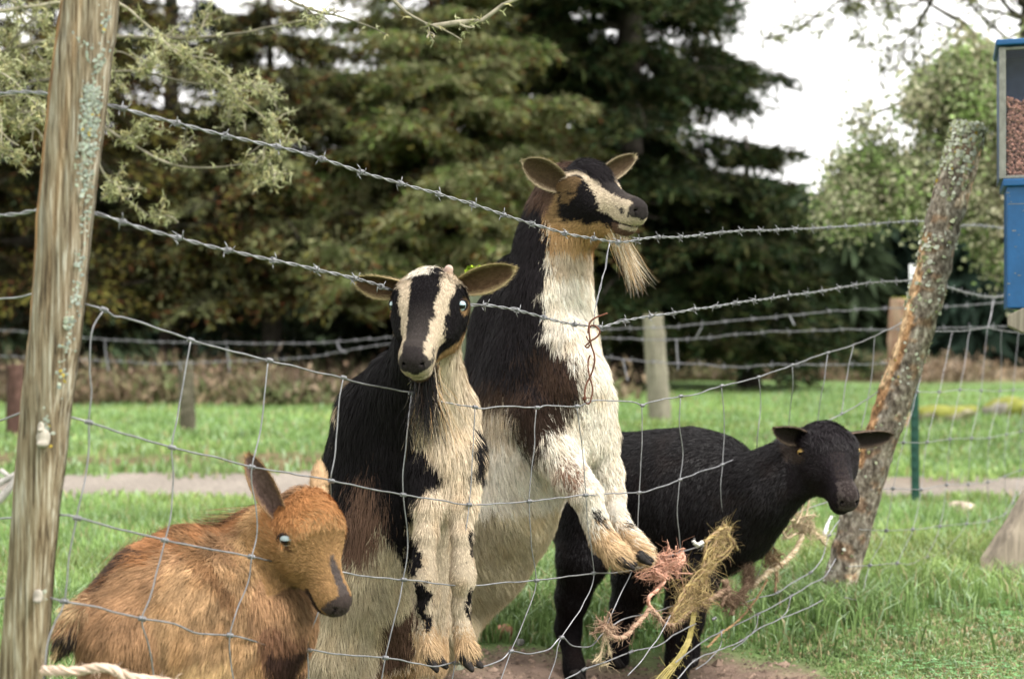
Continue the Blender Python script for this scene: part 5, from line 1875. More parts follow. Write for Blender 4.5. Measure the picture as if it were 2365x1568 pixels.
STAYS = [
    [(240, 715), (212, 770), (208, 860), (213, 900), (205, 975), (206, 1030), (200, 1090), (178, 1196), (163, 1270), (148, 1388), (128, 1430), (108, 1500), (98, 1600)],
    [(440, 785), (426, 870), (410, 960), (397, 1033), (400, 1110), (395, 1180), (380, 1247), (352, 1360), (328, 1428), (340, 1480), (352, 1540), (362, 1600)],
    [(622, 832), (612, 900), (602, 1000), (581, 1078), (588, 1160, -.0), (592, 1230), (580, 1285), (573, 1345), (548, 1410), (530, 1466), (534, 1530), (545, 1600)],
    [(793, 872), (781, 960), (772, 1060), (765, 1110), (764, 1200, .06), (755, 1300, .05), (738, 1395), (722, 1450), (712, 1500), (713, 1560), (715, 1620)],
    [(950, 908, .02), (942, 980), (934, 1060), (931, 1142), (941, 1250), (932, 1338), (916, 1410), (890, 1518), (880, 1600)],
    [(1097, 940), (1092, 1030), (1083, 1165), (1075, 1250), (1090, 1310), (1090, 1353), (1070, 1440), (1052, 1530), (1038, 1610)],
    [(1240, 941), (1232, 1040), (1222, 1157), (1226, 1250), (1239, 1340), (1216, 1420), (1180, 1503), (1150, 1590)],
    [(1332, 938), (1344, 1030), (1352, 1143), (1358, 1220), (1371, 1323), (1345, 1400), (1297, 1471), (1280, 1530), (1255, 1600)],
    [(1483, 936), (1482, 1040), (1476, 1137), (1472, 1220), (1471, 1310)],
    [(1572, 915), (1570, 980), (1578, 1050), (1570, 1108), (1564, 1190), (1573, 1275)],
    [(1667, 891), (1672, 950), (1673, 1010), (1668, 1073), (1664, 1140), (1672, 1215)],
    [(1752, 871), (1757, 940), (1748, 1020), (1742, 1100, .08), (1740, 1215, .05)],
    [(1830, 843), (1832, 890), (1824, 960, .05), (1815, 1060, .08)],
    [(1912, 815), (1903, 880), (1890, 960, .05), (1885, 1060, .08)],
    [(1970, 796), (1958, 860), (1944, 955)],
    [(2020, 776), (2016, 840), (2005, 915), (1990, 990)],
    [(1752, 1200), (1768, 1240), (1760, 1300), (1732, 1370)],
    [(1775, 1170), (1790, 1240), (1782, 1290)],
]
for P_ in STAYS:
    mesh_wire(fence, fpath(P_, -0.003), 'stay_wire', 0.0013)
kb = MB()
for P_ in LINES:
    A = np.array([p[:2] for p in P_])
    for Q_ in STAYS[:16]:
        for p in Q_:
            d = np.hypot(A[:, 0] - p[0], A[:, 1] - p[1])
            i = int(np.argmin(d))
            if d[i] < 7 and (len(p) < 3 or abs(p[2]) < .03):
                c = fpath([p], -0.001)[0]
                j = min(i + 1, len(A) - 1)
                dd = fpath([tuple(A[j])])[0] - fpath([tuple(A[max(i - 1, 0)])])[0]
                knot(kb, c, dd)
                break
for p in ((1649, 1428), (1349, 1545), (1457, 1505), (1668, 1457), (1750, 1418), (1827, 1376), (1795, 1368), (1872, 1322), (1915, 1236), (1712, 1479), (1604, 1525)):
    knot(kb, fpath([p], -.07)[0], np.array([1, 0.6, 0.4]))
kb.build('wire_joint', M['wire'], fence)['kind'] = 'stuff'
# stretch to the left of the thick post
for P_ in ([(-60, 700), (0, 692), (30, 690), (85, 676)], [(-60, 990), (0, 970), (60, 947)], [(-60, 1200), (0, 1197), (60, 1195)], [(-60, 1390), (0, 1380), (40, 1370)]):
    mesh_wire(fence, fpath(P_, 0, yl), 'line_wire')
# stretch beyond the leaning post
ROWS = [
    [(2130, 758), (2145, 765), (2200, 765), (2235, 763), (2280, 757), (2310, 762), (2370, 770), (2450, 768)],
    [(2060, 902), (2118, 905), (2169, 905), (2217, 900), (2266, 902), (2310, 903), (2357, 900), (2420, 900)],
    [(2040, 1022), (2086, 1022), (2141, 1021), (2194, 1014), (2244, 1012), (2285, 1011), (2324, 1003), (2365, 996), (2420, 990)],
    [(2010, 1130), (2062, 1128), (2127, 1130), (2186, 1119), (2236, 1118), (2281, 1113), (2320, 1100), (2356, 1086), (2420, 1075)],
    [(1985, 1222), (2047, 1225), (2108, 1222), (2171, 1215), (2232, 1209), (2284, 1202), (2321, 1186), (2334, 1165), (2352, 1140), (2400, 1120)],
    [(1960, 1308), (2009, 1305), (2072, 1300), (2100, 1303), (2141, 1286), (2183, 1276), (2241, 1261), (2280, 1244), (2314, 1228), (2370, 1200)],
    [(1950, 1380), (1990, 1385), (2040, 1370), (2110, 1350), (2180, 1330), (2240, 1310), (2300, 1290)],
]
for P_ in ROWS:
    mesh_wire(fence, fpath(P_, 0, yr), 'line_wire', 0.0014)
COLS_ = [[(2150, 765), (2118, 905), (2086, 1022), (2062, 1128), (2047, 1225), (2009, 1305), (1990, 1380)],
         [(2200, 765), (2169, 905), (2141, 1021), (2127, 1130), (2108, 1222), (2072, 1300), (2040, 1370)],
         [(2240, 763), (2217, 900), (2194, 1014), (2186, 1119), (2171, 1215), (2141, 1286), (2110, 1350)],
         [(2280, 757), (2266, 902), (2244, 1012), (2236, 1118), (2232, 1209), (2183, 1276), (2180, 1330)],
         [(2312, 762), (2310, 903), (2285, 1011), (2281, 1113), (2284, 1202), (2241, 1261), (2240, 1310)],
         [(2352, 768), (2340, 901), (2324, 1003), (2320, 1100), (2321, 1186), (2280, 1244)],
         [(2390, 769), (2370, 899), (2358, 996), (2356, 1086), (2340, 1160), (2314, 1228)]]
kb = MB()
for P_ in COLS_:
    mesh_wire(fence, fpath(P_, -0.003, yr), 'stay_wire', 0.0010)
    for p in P_[1:]:
        knot(kb, fpath([p], 0, yr)[0], np.array([0.5, 0.85, 0]), 0.0024)
kb.build('wire_joint', M['wire'], fence)['kind'] = 'stuff'
mesh_wire(fence, fpath([(2295, 690), (2290, 720), (2282, 757)], 0, yr), 'stay_wire', 0.0022)
# hanging tie from the upper strand and the rusty twisted wire
mesh_wire(fence, fpath([(1408, 560), (1402, 590), (1398, 620), (1390, 640), (1386, 665), (1378, 690), (1374, 720), (1372, 752)], -.035), 'tie_wire', 0.0012, 0.002)
mesh_wire(fence, fpath([(1410, 560), (1400, 592), (1397, 618), (1391, 642), (1383, 664), (1380, 690), (1372, 722)], -.032), 'tie_wire', 0.0011, 0.002)
ru = MB()
rz = lambda L_: np.array([at(1290 + (x * 0.1746), 703.9 + y * 0.1746, float(yf(1375)) - 0.045 + d) for x, y, d in L_])
ru.tube(spline(rz([(648, 112, -.01), (570, 140, -.01), (500, 165, -.01), (440, 205, -.01), (408, 250, -.01), (402, 320, -.012), (408, 400, -.012), (418, 470, -.01), (440, 560, -.0), (470, 650, 0), (478, 740, 0), (455, 850, 0.004), (420, 950, .006),
                          (372, 1040, .004), (350, 1130, 0), (345, 1220, 0), (350, 1290, .01)]), 0.004), 0.0021, 8)
ru.tube(spline(rz([(390, 320, .008), (440, 275, .004), (490, 285, -.004), (530, 320, -.006), (545, 360, -.006), (530, 400, -.006), (490, 440, -.006), (430, 475, -.004), (395, 510, 0), (370, 530, 0), (352, 548, 0), (370, 568, 0), (400, 560, 0), (408, 530, .004)]), 0.004), 0.0021, 8)
ru.tube(spline(rz([(365, 415, -.006), (385, 455, -.008), (400, 480, -.012)]), 0.004), 0.0018, 8)
ru.tube(spline(rz([(388, 380, -.004), (395, 320, -.004), (400, 280, -.004)]), 0.004), 0.0019, 8)
ru.tube(spline(rz([(418, 665, .002), (398, 720, .002), (390, 800, 0), (398, 890, -.002), (420, 980, -.004), (445, 1070, -.002), (450, 1140, 0), (432, 1240, 0), (415, 1295, 0), (390, 1312, 0), (365, 1295, .008)]), 0.004), 0.0019, 8)
for k in range(3):
    ru.tube(spline(rz([(320, 1225 + k * 14, 0), (345, 1220 + k * 14, -.004), (366, 1226 + k * 14, 0), (345, 1232 + k * 14, .004), (322, 1230 + k * 14, 0)]), 0.002), 0.0012, 6)
ru.tube(spline(rz([(366, 1226, 0), (400, 1232, -.004), (432, 1245, -.004)]), 0.003), 0.0012, 6)
tag(ru.build('twisted_wire', M['rust']), 'rusty brown wire twisted in loops, hanging between the barbed strand and mesh', 'wire')


# ------------------------------------------------------------------ twine and rope caught in the mesh
def fuzzy(name, paths, rope_r, cols, fuzz, flen, strands=4, fr=0.0006, seed=0, label=None, group=None, pitch=0.05, yspread=1.0):
    """paths: list of world polylines; each becomes twisted strands with stray fibres"""
    r = np.random.RandomState(seed)
    mb = MB()
    cols = [np.asarray(c, float) for c in cols]
    for P0, rs in paths:
        P = spline(P0, 0.006)
        if len(P) < 4:
            continue
        T, N, B = frames(P)
        s_ = np.concatenate([[0], np.cumsum(np.linalg.norm(np.diff(P, axis=0), axis=1))])
        R_ = rope_r * rs
        for k in range(strands):
            a = s_ / pitch * 2 * math.pi + k * 2 * math.pi / strands + 0.6 * np.sin(s_ * 30 + k)
            o = R_ * 0.55 * (1 + 0.3 * np.sin(s_ * 60 + k * 2))
            Q = P + N * (o * np.cos(a))[:, None] + B * (o * np.sin(a))[:, None]
            mb.tube(Q, R_ * 0.5 * (1 + 0.2 * np.sin(s_ * 80 + k)), 5, cols[k % len(cols)] * (0.8 + 0.3 * r.uniform()))
        nf = int(fuzz * s_[-1] * rs ** 0.5)
        idx = r.randint(0, len(P), nf)
        for i in idx:
            a = r.uniform(0, 6.28)
            d = N[i] * math.cos(a) + B[i] * math.sin(a)
            ln = flen * r.uniform(0.2, 1.3) * (2.4 if r.uniform() < 0.06 else 1)
            b0 = P[i] + d * R_ * 0.6
            d1 = unit(d + T[i] * r.normal() * 1.3 + r.normal(size=3) * 0.4)
            b1 = b0 + d1 * ln * 0.5
            b2 = b1 + unit(d1 + r.normal(size=3) * 0.7 + np.array([0, 0, -0.5])) * ln * 0.5
            c = cols[r.randint(len(cols))] * r.uniform(0.6, 1.3)
            mb.tube(np.array([b0, b1, b2]), np.array([fr, fr * 0.8, fr * 0.4]), 3, c, caps=False)
    o = mb.build(name, M['twine'])
    return tag(o, label, name.replace('_', ' '), group)


def tangle(c, rx, rz_, n, seed, ry=0.012):
    """looped frayed paths round a point"""
    r = np.random.RandomState(seed)
    out = []
    for _ in range(n):
        k = r.randint(4, 7)
        p = c + r.normal(size=(k, 3)) * np.array([rx, ry, rz_]) * 0.5
        out.append((p, r.uniform(0.18, 0.4)))
    return out


fo = -0.055
W = lambda L_, o=fo: np.array([at(x, y, float(yf(x)) + o + (rest[0] if rest else 0)) for x, y, *rest in L_])
ORG = [(0.68, 0.37, 0.27), (0.76, 0.46, 0.35), (0.56, 0.29, 0.2)]
fuzzy('twine', [(W([(1574, 1277), (1567, 1290), (1552, 1305), (1538, 1325), (1532, 1345), (1515, 1364), (1500, 1378), (1497, 1392), (1505, 1405), (1515, 1420)]), 1.0),
                (W([(1574, 1277), (1578, 1290), (1570, 1302), (1555, 1310)]), 1.2)] + tangle(at(1537, 1300, float(yf(1540)) + fo), 0.05, 0.035, 15, 3) + tangle(at(1515, 1330, float(yf(1520)) + fo), 0.04, 0.03, 7, 4),
      0.0052, ORG, 380, 0.024, 4, 0.00045, 1, 'frayed orange twine knotted on the mesh above a dangling tail', 'twine on the fence', 0.03)
PNK = [(0.46, 0.30, 0.21), (0.55, 0.40, 0.28), (0.33, 0.2, 0.14)]
fuzzy('twine', [(W([(1515, 1420), (1500, 1405), (1487, 1425), (1470, 1441), (1452, 1462), (1437, 1473), (1420, 1472), (1406, 1464), (1396, 1448)]), 1.0),
                (W([(1515, 1415), (1530, 1436), (1550, 1442), (1572, 1428), (1601, 1404)]), 0.9)] + tangle(at(1398, 1450, float(yf(1400)) + fo), 0.02, 0.024, 9, 6),
      0.0062, PNK, 700, 0.026, 4, 0.0005, 2, 'pinkish tan frayed rope running down to a knot at the lower left', 'twine on the fence', 0.03)
fuzzy('twine', [(W([(1398, 1455), (1394, 1480), (1386, 1510 + q * 5), (1368 + q * 8, 1530)]), 0.35) for q in range(6)] + [(W([(1398, 1450), (1404, 1480), (1405 + q * 3, 1514)]), 0.3) for q in range(3)],
      0.006, [(0.5, 0.4, 0.26), (0.42, 0.34, 0.22)], 500, 0.02, 3, 0.0005, 3, 'loose pale tuft of fibres hanging below the lower left knot', 'twine on the fence', 0.03)
HAY = [(0.38, 0.27, 0.11), (0.46, 0.36, 0.17), (0.22, 0.15, 0.07), (0.36, 0.25, 0.15), (0.52, 0.42, 0.2)]
hp = [(1676, 1218), (1664, 1236), (1662, 1252), (1648, 1276), (1636, 1303), (1620, 1330), (1602, 1356), (1588, 1384), (1568, 1412), (1553, 1436)]
hay = []
rr_ = np.random.RandomState(12)
for k in range(16):
    wv = rr_.normal(size=2) * np.array([9, 3])
    hay.append((W([(x + wv[0] * (0.5 + 0.9 * (i in (2, 3, 6, 7, 8))) + rr_.normal() * 4.5, y + wv[1] + rr_.normal() * 3, rr_.normal() * 0.006) for i, (x, y) in enumerate(hp)]), rr_.uniform(0.25, 0.9)))
hay += [(W([(1628, 1254), (1643, 1240), (1660, 1226), (1676, 1216)]), 1.3), (W([(1674, 1222), (1686, 1244), (1696, 1258), (1703, 1268)]), 1.2), (W([(1630, 1254), (1628, 1280), (1622, 1310), (1615, 1335)]), 1.1)]
fuzzy('twine', hay + tangle(at(1600, 1370, float(yf(1600)) + fo), 0.05, 0.06, 12, 77), 0.0042, HAY, 420, 0.030, 4, 0.00045, 5, 'thick yellow brown bundle of baling twine slung over the mesh before the black goat', 'twine on the fence', 0.05)
tail = [(W([(1606 - q * 2, 1412), (1601 - q * 2, 1445), (1591 - q * 2.5, 1485), (1572 - q * 4, 1520 + q), (1548 - q * 5, 1552), (1520 - q * 6, 1590)]), 0.35) for q in (-1, 0, 0.6, 1.5, 2.6, 3.8)]
fuzzy('twine', tail, 0.0042, [(0.46, 0.38, 0.13), (0.55, 0.46, 0.2)], 130, 0.03, 3, 0.0005, 7, 'long straw yellow strands trailing to the ground under the twine bundle', 'twine on the fence', 0.05)
BRN = [(0.24, 0.16, 0.11), (0.30, 0.21, 0.14), (0.16, 0.10, 0.07)]
fuzzy('twine', [(W([(1601, 1404), (1620, 1396), (1645, 1382), (1669, 1366), (1682, 1355)]), 1.2), (W([(1675, 1340), (1680, 1380), (1693, 1397), (1708, 1380), (1722, 1356), (1729, 1328), (1732, 1312)]), 1.5),
                (W([(1694, 1396), (1690, 1420)]), 1.0), (W([(1678, 1365), (1666, 1400)]), 0.8)] + tangle(at(1728, 1330, float(yf(1728)) + fo), 0.02, 0.04, 8, 16) + tangle(at(1690, 1385, float(yf(1690)) + fo), 0.05, 0.03, 8, 17),
      0.0068, BRN, 900, 0.028, 4, 0.0005, 8, 'dark brown matted twine hanging in a loop right of the yellow bundle', 'twine on the fence', 0.03)
CRR = [(0.62, 0.50, 0.34), (0.70, 0.58, 0.42), (0.5, 0.38, 0.24)]
fuzzy('twine', [(W([(1737, 1354), (1755, 1338), (1774, 1322), (1800, 1306), (1826, 1284), (1844, 1258), (1852, 1232)]), 1.3)] + tangle(at(1852, 1215, float(yf(1852)) + fo), 0.045, 0.04, 12, 20)
      + [(W([(1856, 1222), (1880, 1228), (1900, 1240 + q * 4), (1908, 1232 + q * 9)]), 0.45) for q in range(4)] + [(W([(1846, 1210), (1862, 1190), (1868, 1158), (1870, 1120)]), 0.5), (W([(1840, 1210), (1852, 1180), (1856, 1140)]), 0.45),
         (W([(1835, 1200), (1810, 1205), (1808, 1230), (1820, 1242), (1838, 1232)]), 0.5)],
      0.0062, CRR, 700, 0.026, 4, 0.0005, 9, 'cream rope tied in a bushy knot under the black goat\'s chin', 'twine on the fence', 0.04)
fuzzy('twine', tangle(at(1783, 1288, float(yf(1783)) + fo), 0.028, 0.034, 14, 30) + [(W([(1788, 1300), (1792, 1330), (1790, 1368)]), 0.5), (W([(1792, 1300), (1797, 1345)]), 0.4)],
      0.0066, [(0.3, 0.2, 0.12), (0.45, 0.33, 0.2), (0.2, 0.13, 0.08)], 700, 0.02, 4, 0.0005, 10, 'brown wad of twine wound on a mesh joint beside the cream rope', 'twine on the fence', 0.03)
fuzzy('twine', [(W([(1904, 1236), (1910, 1220), (1914, 1205), (1920, 1192)]), 0.9), (W([(1902, 1232), (1908, 1215), (1917, 1200)]), 0.7)], 0.0055, [(0.75, 0.75, 0.75)], 150, 0.012, 3, 0.0004, 11, 'short white string tied at the right end of the cream knot', 'twine on the fence', 0.03)
fuzzy('twine', [(W([(1772, 1338), (1760, 1360), (1748, 1380), (1722, 1414), (1695, 1441), (1664, 1464), (1633, 1495)], -.09), 0.55)], 0.006, [(0.3, 0.2, 0.1), (0.25, 0.16, 0.09)], 160, 0.012, 3, 0.0004, 13, 'thin brown strand sloping down the loose mesh to the lower left', 'twine on the fence', 0.04)
fuzzy('twine', [(W([(1622, 1251), (1615, 1258), (1606, 1256), (1602, 1250)]), 1.0)], 0.006, [(0.7, 0.68, 0.65)], 250, 0.02, 4, 0.0005, 14, 'white woolly tuft caught on the wire left of the bundle', 'twine on the fence', 0.02)
lr = lambda L_: np.array([at(x, y, 2.15 + d) for x, y, d in L_])
fuzzy('rope', [(lr([(100, 1546, 0.02), (140, 1548, 0), (180, 1550, 0), (215, 1545, 0), (245, 1543, 0), (275, 1552, .01), (300, 1562, .01), (340, 1568, .02), (400, 1578, .04), (470, 1590, .06)]), 1.0)],
      0.0078, [(0.58, 0.44, 0.34), (0.66, 0.52, 0.42)], 500, 0.018, 4, 0.0005, 15, 'thick fuzzy cream rope tied to the foot of the left post', None, 0.06)


# ------------------------------------------------------------------ far fence, middle distance posts
def ym(x):
    return 8.6 + 0 * np.asarray(x, float)


far = empty('wire_fence', (2.2, 8.6, 0), 'thin weathered barbed fence crossing the meadow far behind the goats', 'fence')


def yfar(x):
    """from the steel post on the right the strands run back towards the left"""
    k = (np.asarray(x, float) - CX) / FPX
    # plan line from (2.07, 7.35) to (-2.95, 11.5)
    x0, y0, dx, dy = 2.07, 7.35, -5.02, 4.2
    t = (x0 - k * y0) / (k * dy - dx)
    return y0 + dy * t


for P_ in ([(-120, 755), (0, 762), (66, 767), (209, 781), (353, 789), (518, 792), (700, 793), (925, 778), (1100, 770), (1389, 761), (1495, 757), (1601, 751), (1710, 739), (1826, 728), (1925, 718), (2057, 713), (2112, 712)],
           [(-120, 815), (0, 822), (242, 833), (358, 840), (430, 838), (524, 835), (704, 825), (800, 810), (925, 792), (1150, 778), (1389, 781), (1495, 784), (1594, 784), (1660, 777), (1759, 767), (1858, 764), (2024, 761), (2112, 760)],
           [(1300, 812), (1405, 825), (1478, 833), (1594, 840), (1693, 847), (1776, 843), (1891, 842), (2030, 840), (2112, 838)]):
    barbed(far, fpath(P_, 0, yfar), r=0.0019, off=0.0024, pitch=0.09, m='farwire', barbs=0.16, step=0.02, blen=0.02, wob=0.004)
barbed(far, fpath([(2112, 712), (2166, 710), (2322, 698), (2420, 690)], 0, lambda x: 7.35 - (x - 2112) * 0.002), r=0.0018, off=0.0022, pitch=0.09, m='farwire', barbs=0.14, step=0.02, blen=0.02)
barbed(far, fpath([(2112, 760), (2180, 757), (2278, 755), (2420, 750)], 0, lambda x: 7.35 - (x - 2112) * 0.002), r=0.0018, off=0.0022, pitch=0.09, m='farwire', barbs=0.14, step=0.02, blen=0.02)
mesh_wire(far, fpath([(-100, 838), (0, 844), (130, 852), (250, 858), (400, 858), (700, 850)], 0, yfar), 'line_wire', 0.002, 0.004, 'rust')
for P_ in ([(242, 787), (245, 825), (250, 858)], [(415, 838), (418, 858)], [(524, 800), (530, 862)], [(1562, 784), (1566, 855)], [(1823, 730), (1835, 752)], [(1622, 756), (1610, 775), (1604, 785)], [(778, 790), (785, 806), (800, 815)], [(1438, 830), (1450, 880)]):
    mesh_wire(far, fpath(P_, 0, yfar), 'stay_wire', 0.004, 0.002, 'farwire')


def tpost():
    b = at(2113, 1172, 7.35)
    b[2] = float(terrain(b[0], b[1]))
    t = at(2107, 610, 7.35)
    mb = MB()
    hw = 0.021
    split = at(2108, 690, 7.35)
    for (p, q, m_) in ((b, split, 0), (split, t, 1)):
        for (w_, d_, oy) in ((hw * 2, 0.006, -0.012), (0.007, 0.03, 0.004)):
            v = []
            for e in (p, q):
                for sx in (-1, 1):
                    for sy in (-1, 1):
                        v.append(e + np.array([sx * w_ / 2, oy + sy * d_ / 2, 0]))
            mb.add(v, [[0, 1, 3, 2], [4, 6, 7, 5], [0, 4, 5, 1], [2, 3, 7, 6], [0, 2, 6, 4], [1, 5, 7, 3]], (1, 1, 1), m_)
    for k in range(22):
        c = b + (t - b) * (0.08 + k * 0.042) + np.array([0, -0.018, 0])
        mb.box(c, (0.022, 0.008, 0.014), (1, 1, 1), mat=0 if k < 18 else 1)
    o = mb.build('fence_post', [M['tpost'], M['tpostw']], far, smooth=False)
    o['label'] = 'dark green steel post with a white top'


tpost()


def round_post(name, parent, base_px, top_px, Y, rpx, cols, label, rough_=0.003, seed=0, topcap=None, m='oldwood', dark=None):
    b, t = at(*base_px, Y), at(*top_px, Y)
    zb = float(terrain(b[0], b[1]))
    b = b + (t - b) * ((zb - 0.02 - b[2]) / (t[2] - b[2]))
    n, k = 20, 40
    P = b + (t - b) * np.linspace(0, 1, k)[:, None]
    T, N, B = frames(P)
    a = np.arange(n) / n * 2 * math.pi
    r_ = rpx / FPX * Y * np.linspace(1.12, 0.95, k)
    d = (N[:, None] * np.cos(a)[None, :, None] + B[:, None] * np.sin(a)[None, :, None])
    V = (P[:, None] + d * r_[:, None, None]).reshape(-1, 3)
    V = V + d.reshape(-1, 3) * (rough_ * nz(V, 8, seed) + rough_ * 0.5 * np.sin(np.tile(a, k) * 9 + seed))[:, None]
    C = np.asarray(cols[0]) + (np.asarray(cols[1]) - cols[0]) * (0.5 + 0.5 * nz(V * [1, 1, 0.25], 7, seed + 3))[:, None]
    i, j = np.meshgrid(np.arange(k - 1), np.arange(n), indexing='ij')
    j2 = (j + 1) % n
    mb = MB().add(V, np.stack([i * n + j, i * n + j2, (i + 1) * n + j2, (i + 1) * n + j], -1).reshape(-1, 4), C)
    mb.f.setdefault((n, 0), []).append((np.arange(n) + (k - 1) * n)[None])
    o = mb.build(name, M[m], parent)
    if topcap:
        sub(o)
        lb = MB()
        for q in range(topcap):
            a_ = R.uniform(0, 6.28)
            rr = math.sqrt(R.uniform()) * r_[-1] * 1.05
            c = t + np.array([math.cos(a_) * rr, math.sin(a_) * rr, R.uniform(-0.008, 0.012)])
            lichen_scale(lb, c, R.normal(size=3) * 0.6 + [0, 0, 1], R.uniform(0.006, 0.014), False, [np.array([0.30, 0.42, 0.03]), np.array([0.22, 0.33, 0.03]), np.array([0.42, 0.5, 0.1])])
        lb.build('moss', M['lichen'], o)['kind'] = 'stuff'
    if label:
        if parent is None:
            tag(o, label, 'post')
        else:
            o['label'] = label
    return o


GW = [(0.17, 0.155, 0.12), (0.27, 0.25, 0.19)]
round_post('fence_post', None, (1524, 965), (1508, 726), 14.5, 24, GW, 'pale grey round post standing in the meadow right of the tallest goat', 0.008, 1)
round_post('fence_post', None, (434, 1000), (428, 832), 12.9, 17, [(0.05, 0.045, 0.03), (0.11, 0.1, 0.07)], 'short dark mossy post in the meadow above the ginger kid', 0.006, 2)
round_post('fence_post', None, (36, 1012), (34, 842), 12.6, 19, [(0.045, 0.026, 0.02), (0.09, 0.05, 0.04)], 'dark reddish stump post just left of the thick split post', 0.006, 3)
round_post('fence_post', None, (2072, 960), (2080, 690), 13.5, 24, [(0.22, 0.10, 0.07), (0.42, 0.3, 0.22)], 'blurred reddish post partly hidden behind the leaning post', 0.01, 4, topcap=40)
round_post('mossy_post', None, (1040, 1500), (1112, 630), 4.0, 34, [(0.12, 0.14, 0.09), (0.30, 0.32, 0.24)], 'mossy post with a bright green cap between the two standing goats', 0.004, 5, topcap=340)
round_post('fence_post', None, (1760, 875), (1758, 822), 30, 20, [(0.05, 0.035, 0.025), (0.08, 0.06, 0.04)], 'small dark stump in the dry grass far behind the black goat', 0.01, 6)


# ------------------------------------------------------------------ feed dispenser and its stand
def dispenser():
    Y = 4.3
    root = empty('feed_dispenser', at(2316, 712, Y), 'blue feed dispenser box with a clear window of brown pellets at the right edge', 'dispenser')
    def X(px):
        return (px - CX) / FPX * Y
    def Z(py):
        return CAMH + (CY - py) / FPX * Y
    d = 0.24
    xl, xr = X(2325), X(2325) + 0.30
    # lower box, rim, upper frame, window, lid; the whole box leans a little
    mb = MB()
    mb.box(((xl + xr) / 2, Y + d / 2, (Z(712) + Z(430)) / 2), (xr - xl, d, Z(430) - Z(712)))
    body = sub(mb.build('body', M['blue'], root, smooth=False, bevel=0.004))
    MB().box(((xl + xr) / 2, Y + d / 2 - 0.002, (Z(432) + Z(414)) / 2), (xr - xl + 0.024, d + 0.024, Z(414) - Z(432) - 0.002)).build('rim', M['blue'], root, smooth=False, bevel=0.003)
    # paint scratches
    sc = MB()
    for k in range(14):
        x_, z_ = xl + R.uniform(0.002, 0.06), R.uniform(Z(700), Z(440))
        sc.box((x_, Y - 0.0006, z_), (R.uniform(0.0015, 0.012), 0.001, R.uniform(0.001, 0.003)))
    sc.box((xl + 0.03, Y - 0.0006, Z(472)), (0.055, 0.001, 0.0018))
    sc.build('scratch', M['steel'], body, smooth=False)['kind'] = 'stuff'
    fr = MB()
    z0, z1 = Z(414), Z(108)
    lx = X(2308)
    fr.box((lx + 0.010, Y + 0.01, (z0 + z1) / 2), (0.020, 0.022, z1 - z0 - 0.002))
    fr.box((lx + 0.010, Y + d - 0.01, (z0 + z1) / 2), (0.020, 0.022, z1 - z0 - 0.002))
    fr.box((xr - 0.010, Y + 0.01, (z0 + z1) / 2), (0.020, 0.022, z1 - z0 - 0.002))
    fr.box((xr - 0.010, Y + d - 0.01, (z0 + z1) / 2), (0.020, 0.022, z1 - z0 - 0.002))
    for zz in (z0 + 0.006, z1 - 0.006):
        for yy in (Y + 0.01, Y + d - 0.01):
            fr.box(((lx + xr) / 2, yy, zz), (xr - lx - 0.03, 0.012, 0.010))
        for xx in (lx + 0.010, xr - 0.010):
            fr.box((xx, Y + d / 2, zz), (0.012, d - 0.03, 0.010))
    fr.build('window_frame', M['steel'], root, smooth=False, bevel=0.002)
    MB().box(((lx + xr) / 2, Y + 0.010, (z0 + z1) / 2), (xr - lx - 0.045, 0.004, z1 - z0 - 0.004)).build('window_pane', M['pane'], root, smooth=False)
    bk = MB()
    bk.box(((lx + xr) / 2, Y + d - 0.035, (z0 + z1) / 2), (xr - lx - 0.045, 0.01, z1 - z0 - 0.004))
    bk.box((lx + 0.005, Y + d / 2, (z0 + z1) / 2), (0.008, d - 0.05, z1 - z0 - 0.004))
    bk.box((xr - 0.005, Y + d / 2, (z0 + z1) / 2), (0.008, d - 0.05, z1 - z0 - 0.004))
    bk.build('inner_wall', M['bluein'], root, smooth=False)
    lid = MB()
    c = np.array([(lx + xr) / 2, Y + d / 2, Z(100)])
    lid.box(c, (xr - lx + 0.02, d + 0.03, 0.018))
    a = rad(-3)
    lo = lid.build('lid', M['blue'], root, smooth=False, bevel=0.004)
    # pellets
    pm = MB()
    zt = Z(228)
    for k in range(2100):
        x_ = R.uniform(lx + 0.024, xr - 0.03)
        z_ = R.uniform(z0 + 0.004, zt + 0.006 * math.sin(x_ * 60))
        y_ = Y + 0.022 + R.uniform(0, 0.016)
        dd = unit(R.normal(size=3))
        ln, r_ = R.uniform(0.006, 0.012), 0.0036
        p = np.array([x_, y_, z_])
        pm.tube(np.array([p - dd * ln / 2, p + dd * ln / 2]), r_, 7, np.array([0.46, 0.22, 0.16]) * R.uniform(0.6, 1.25))
    pm.box(((lx + xr) / 2, Y + 0.065, (z0 + zt) / 2 - 0.004), (xr - lx - 0.05, 0.06, zt - z0 - 0.012), (0.13, 0.055, 0.04))
    pm.build('feed_pellets', M['pellet'], root)['kind'] = 'stuff'
    # the beam it stands on, an eight-sided end seen from in front
    root.rotation_euler[2] = rad(-17)
    st = empty('wooden_stand', at(2500, 1340, 4.6) * [1, 1, 0], 'weathered wooden stand with an octagonal beam end and splayed leg under the dispenser', 'stand')
    n = 8
    aa = np.arange(n) / n * 2 * math.pi + math.pi / 8
    cx_, cz_, rr = X(2325) + 0.066, Z(740), 0.066
    bm_ = MB()
    V = []
    dv = np.array([math.sin(rad(19)), math.cos(rad(19)), 0])
    sv_ = np.array([dv[1], -dv[0], 0])
    for yy in (-0.03, 0.45):
        for q in aa:
            V.append(np.array([cx_ + 0.012, Y, cz_]) + dv * yy + sv_ * (rr * 1.15 * math.cos(q)) + np.array([0, 0, rr * 0.60 * math.sin(q)]))
    F = [[i, (i + 1) % n, n + (i + 1) % n, n + i] for i in range(n)]
    bm_.add(V, F, (0.24, 0.21, 0.17))
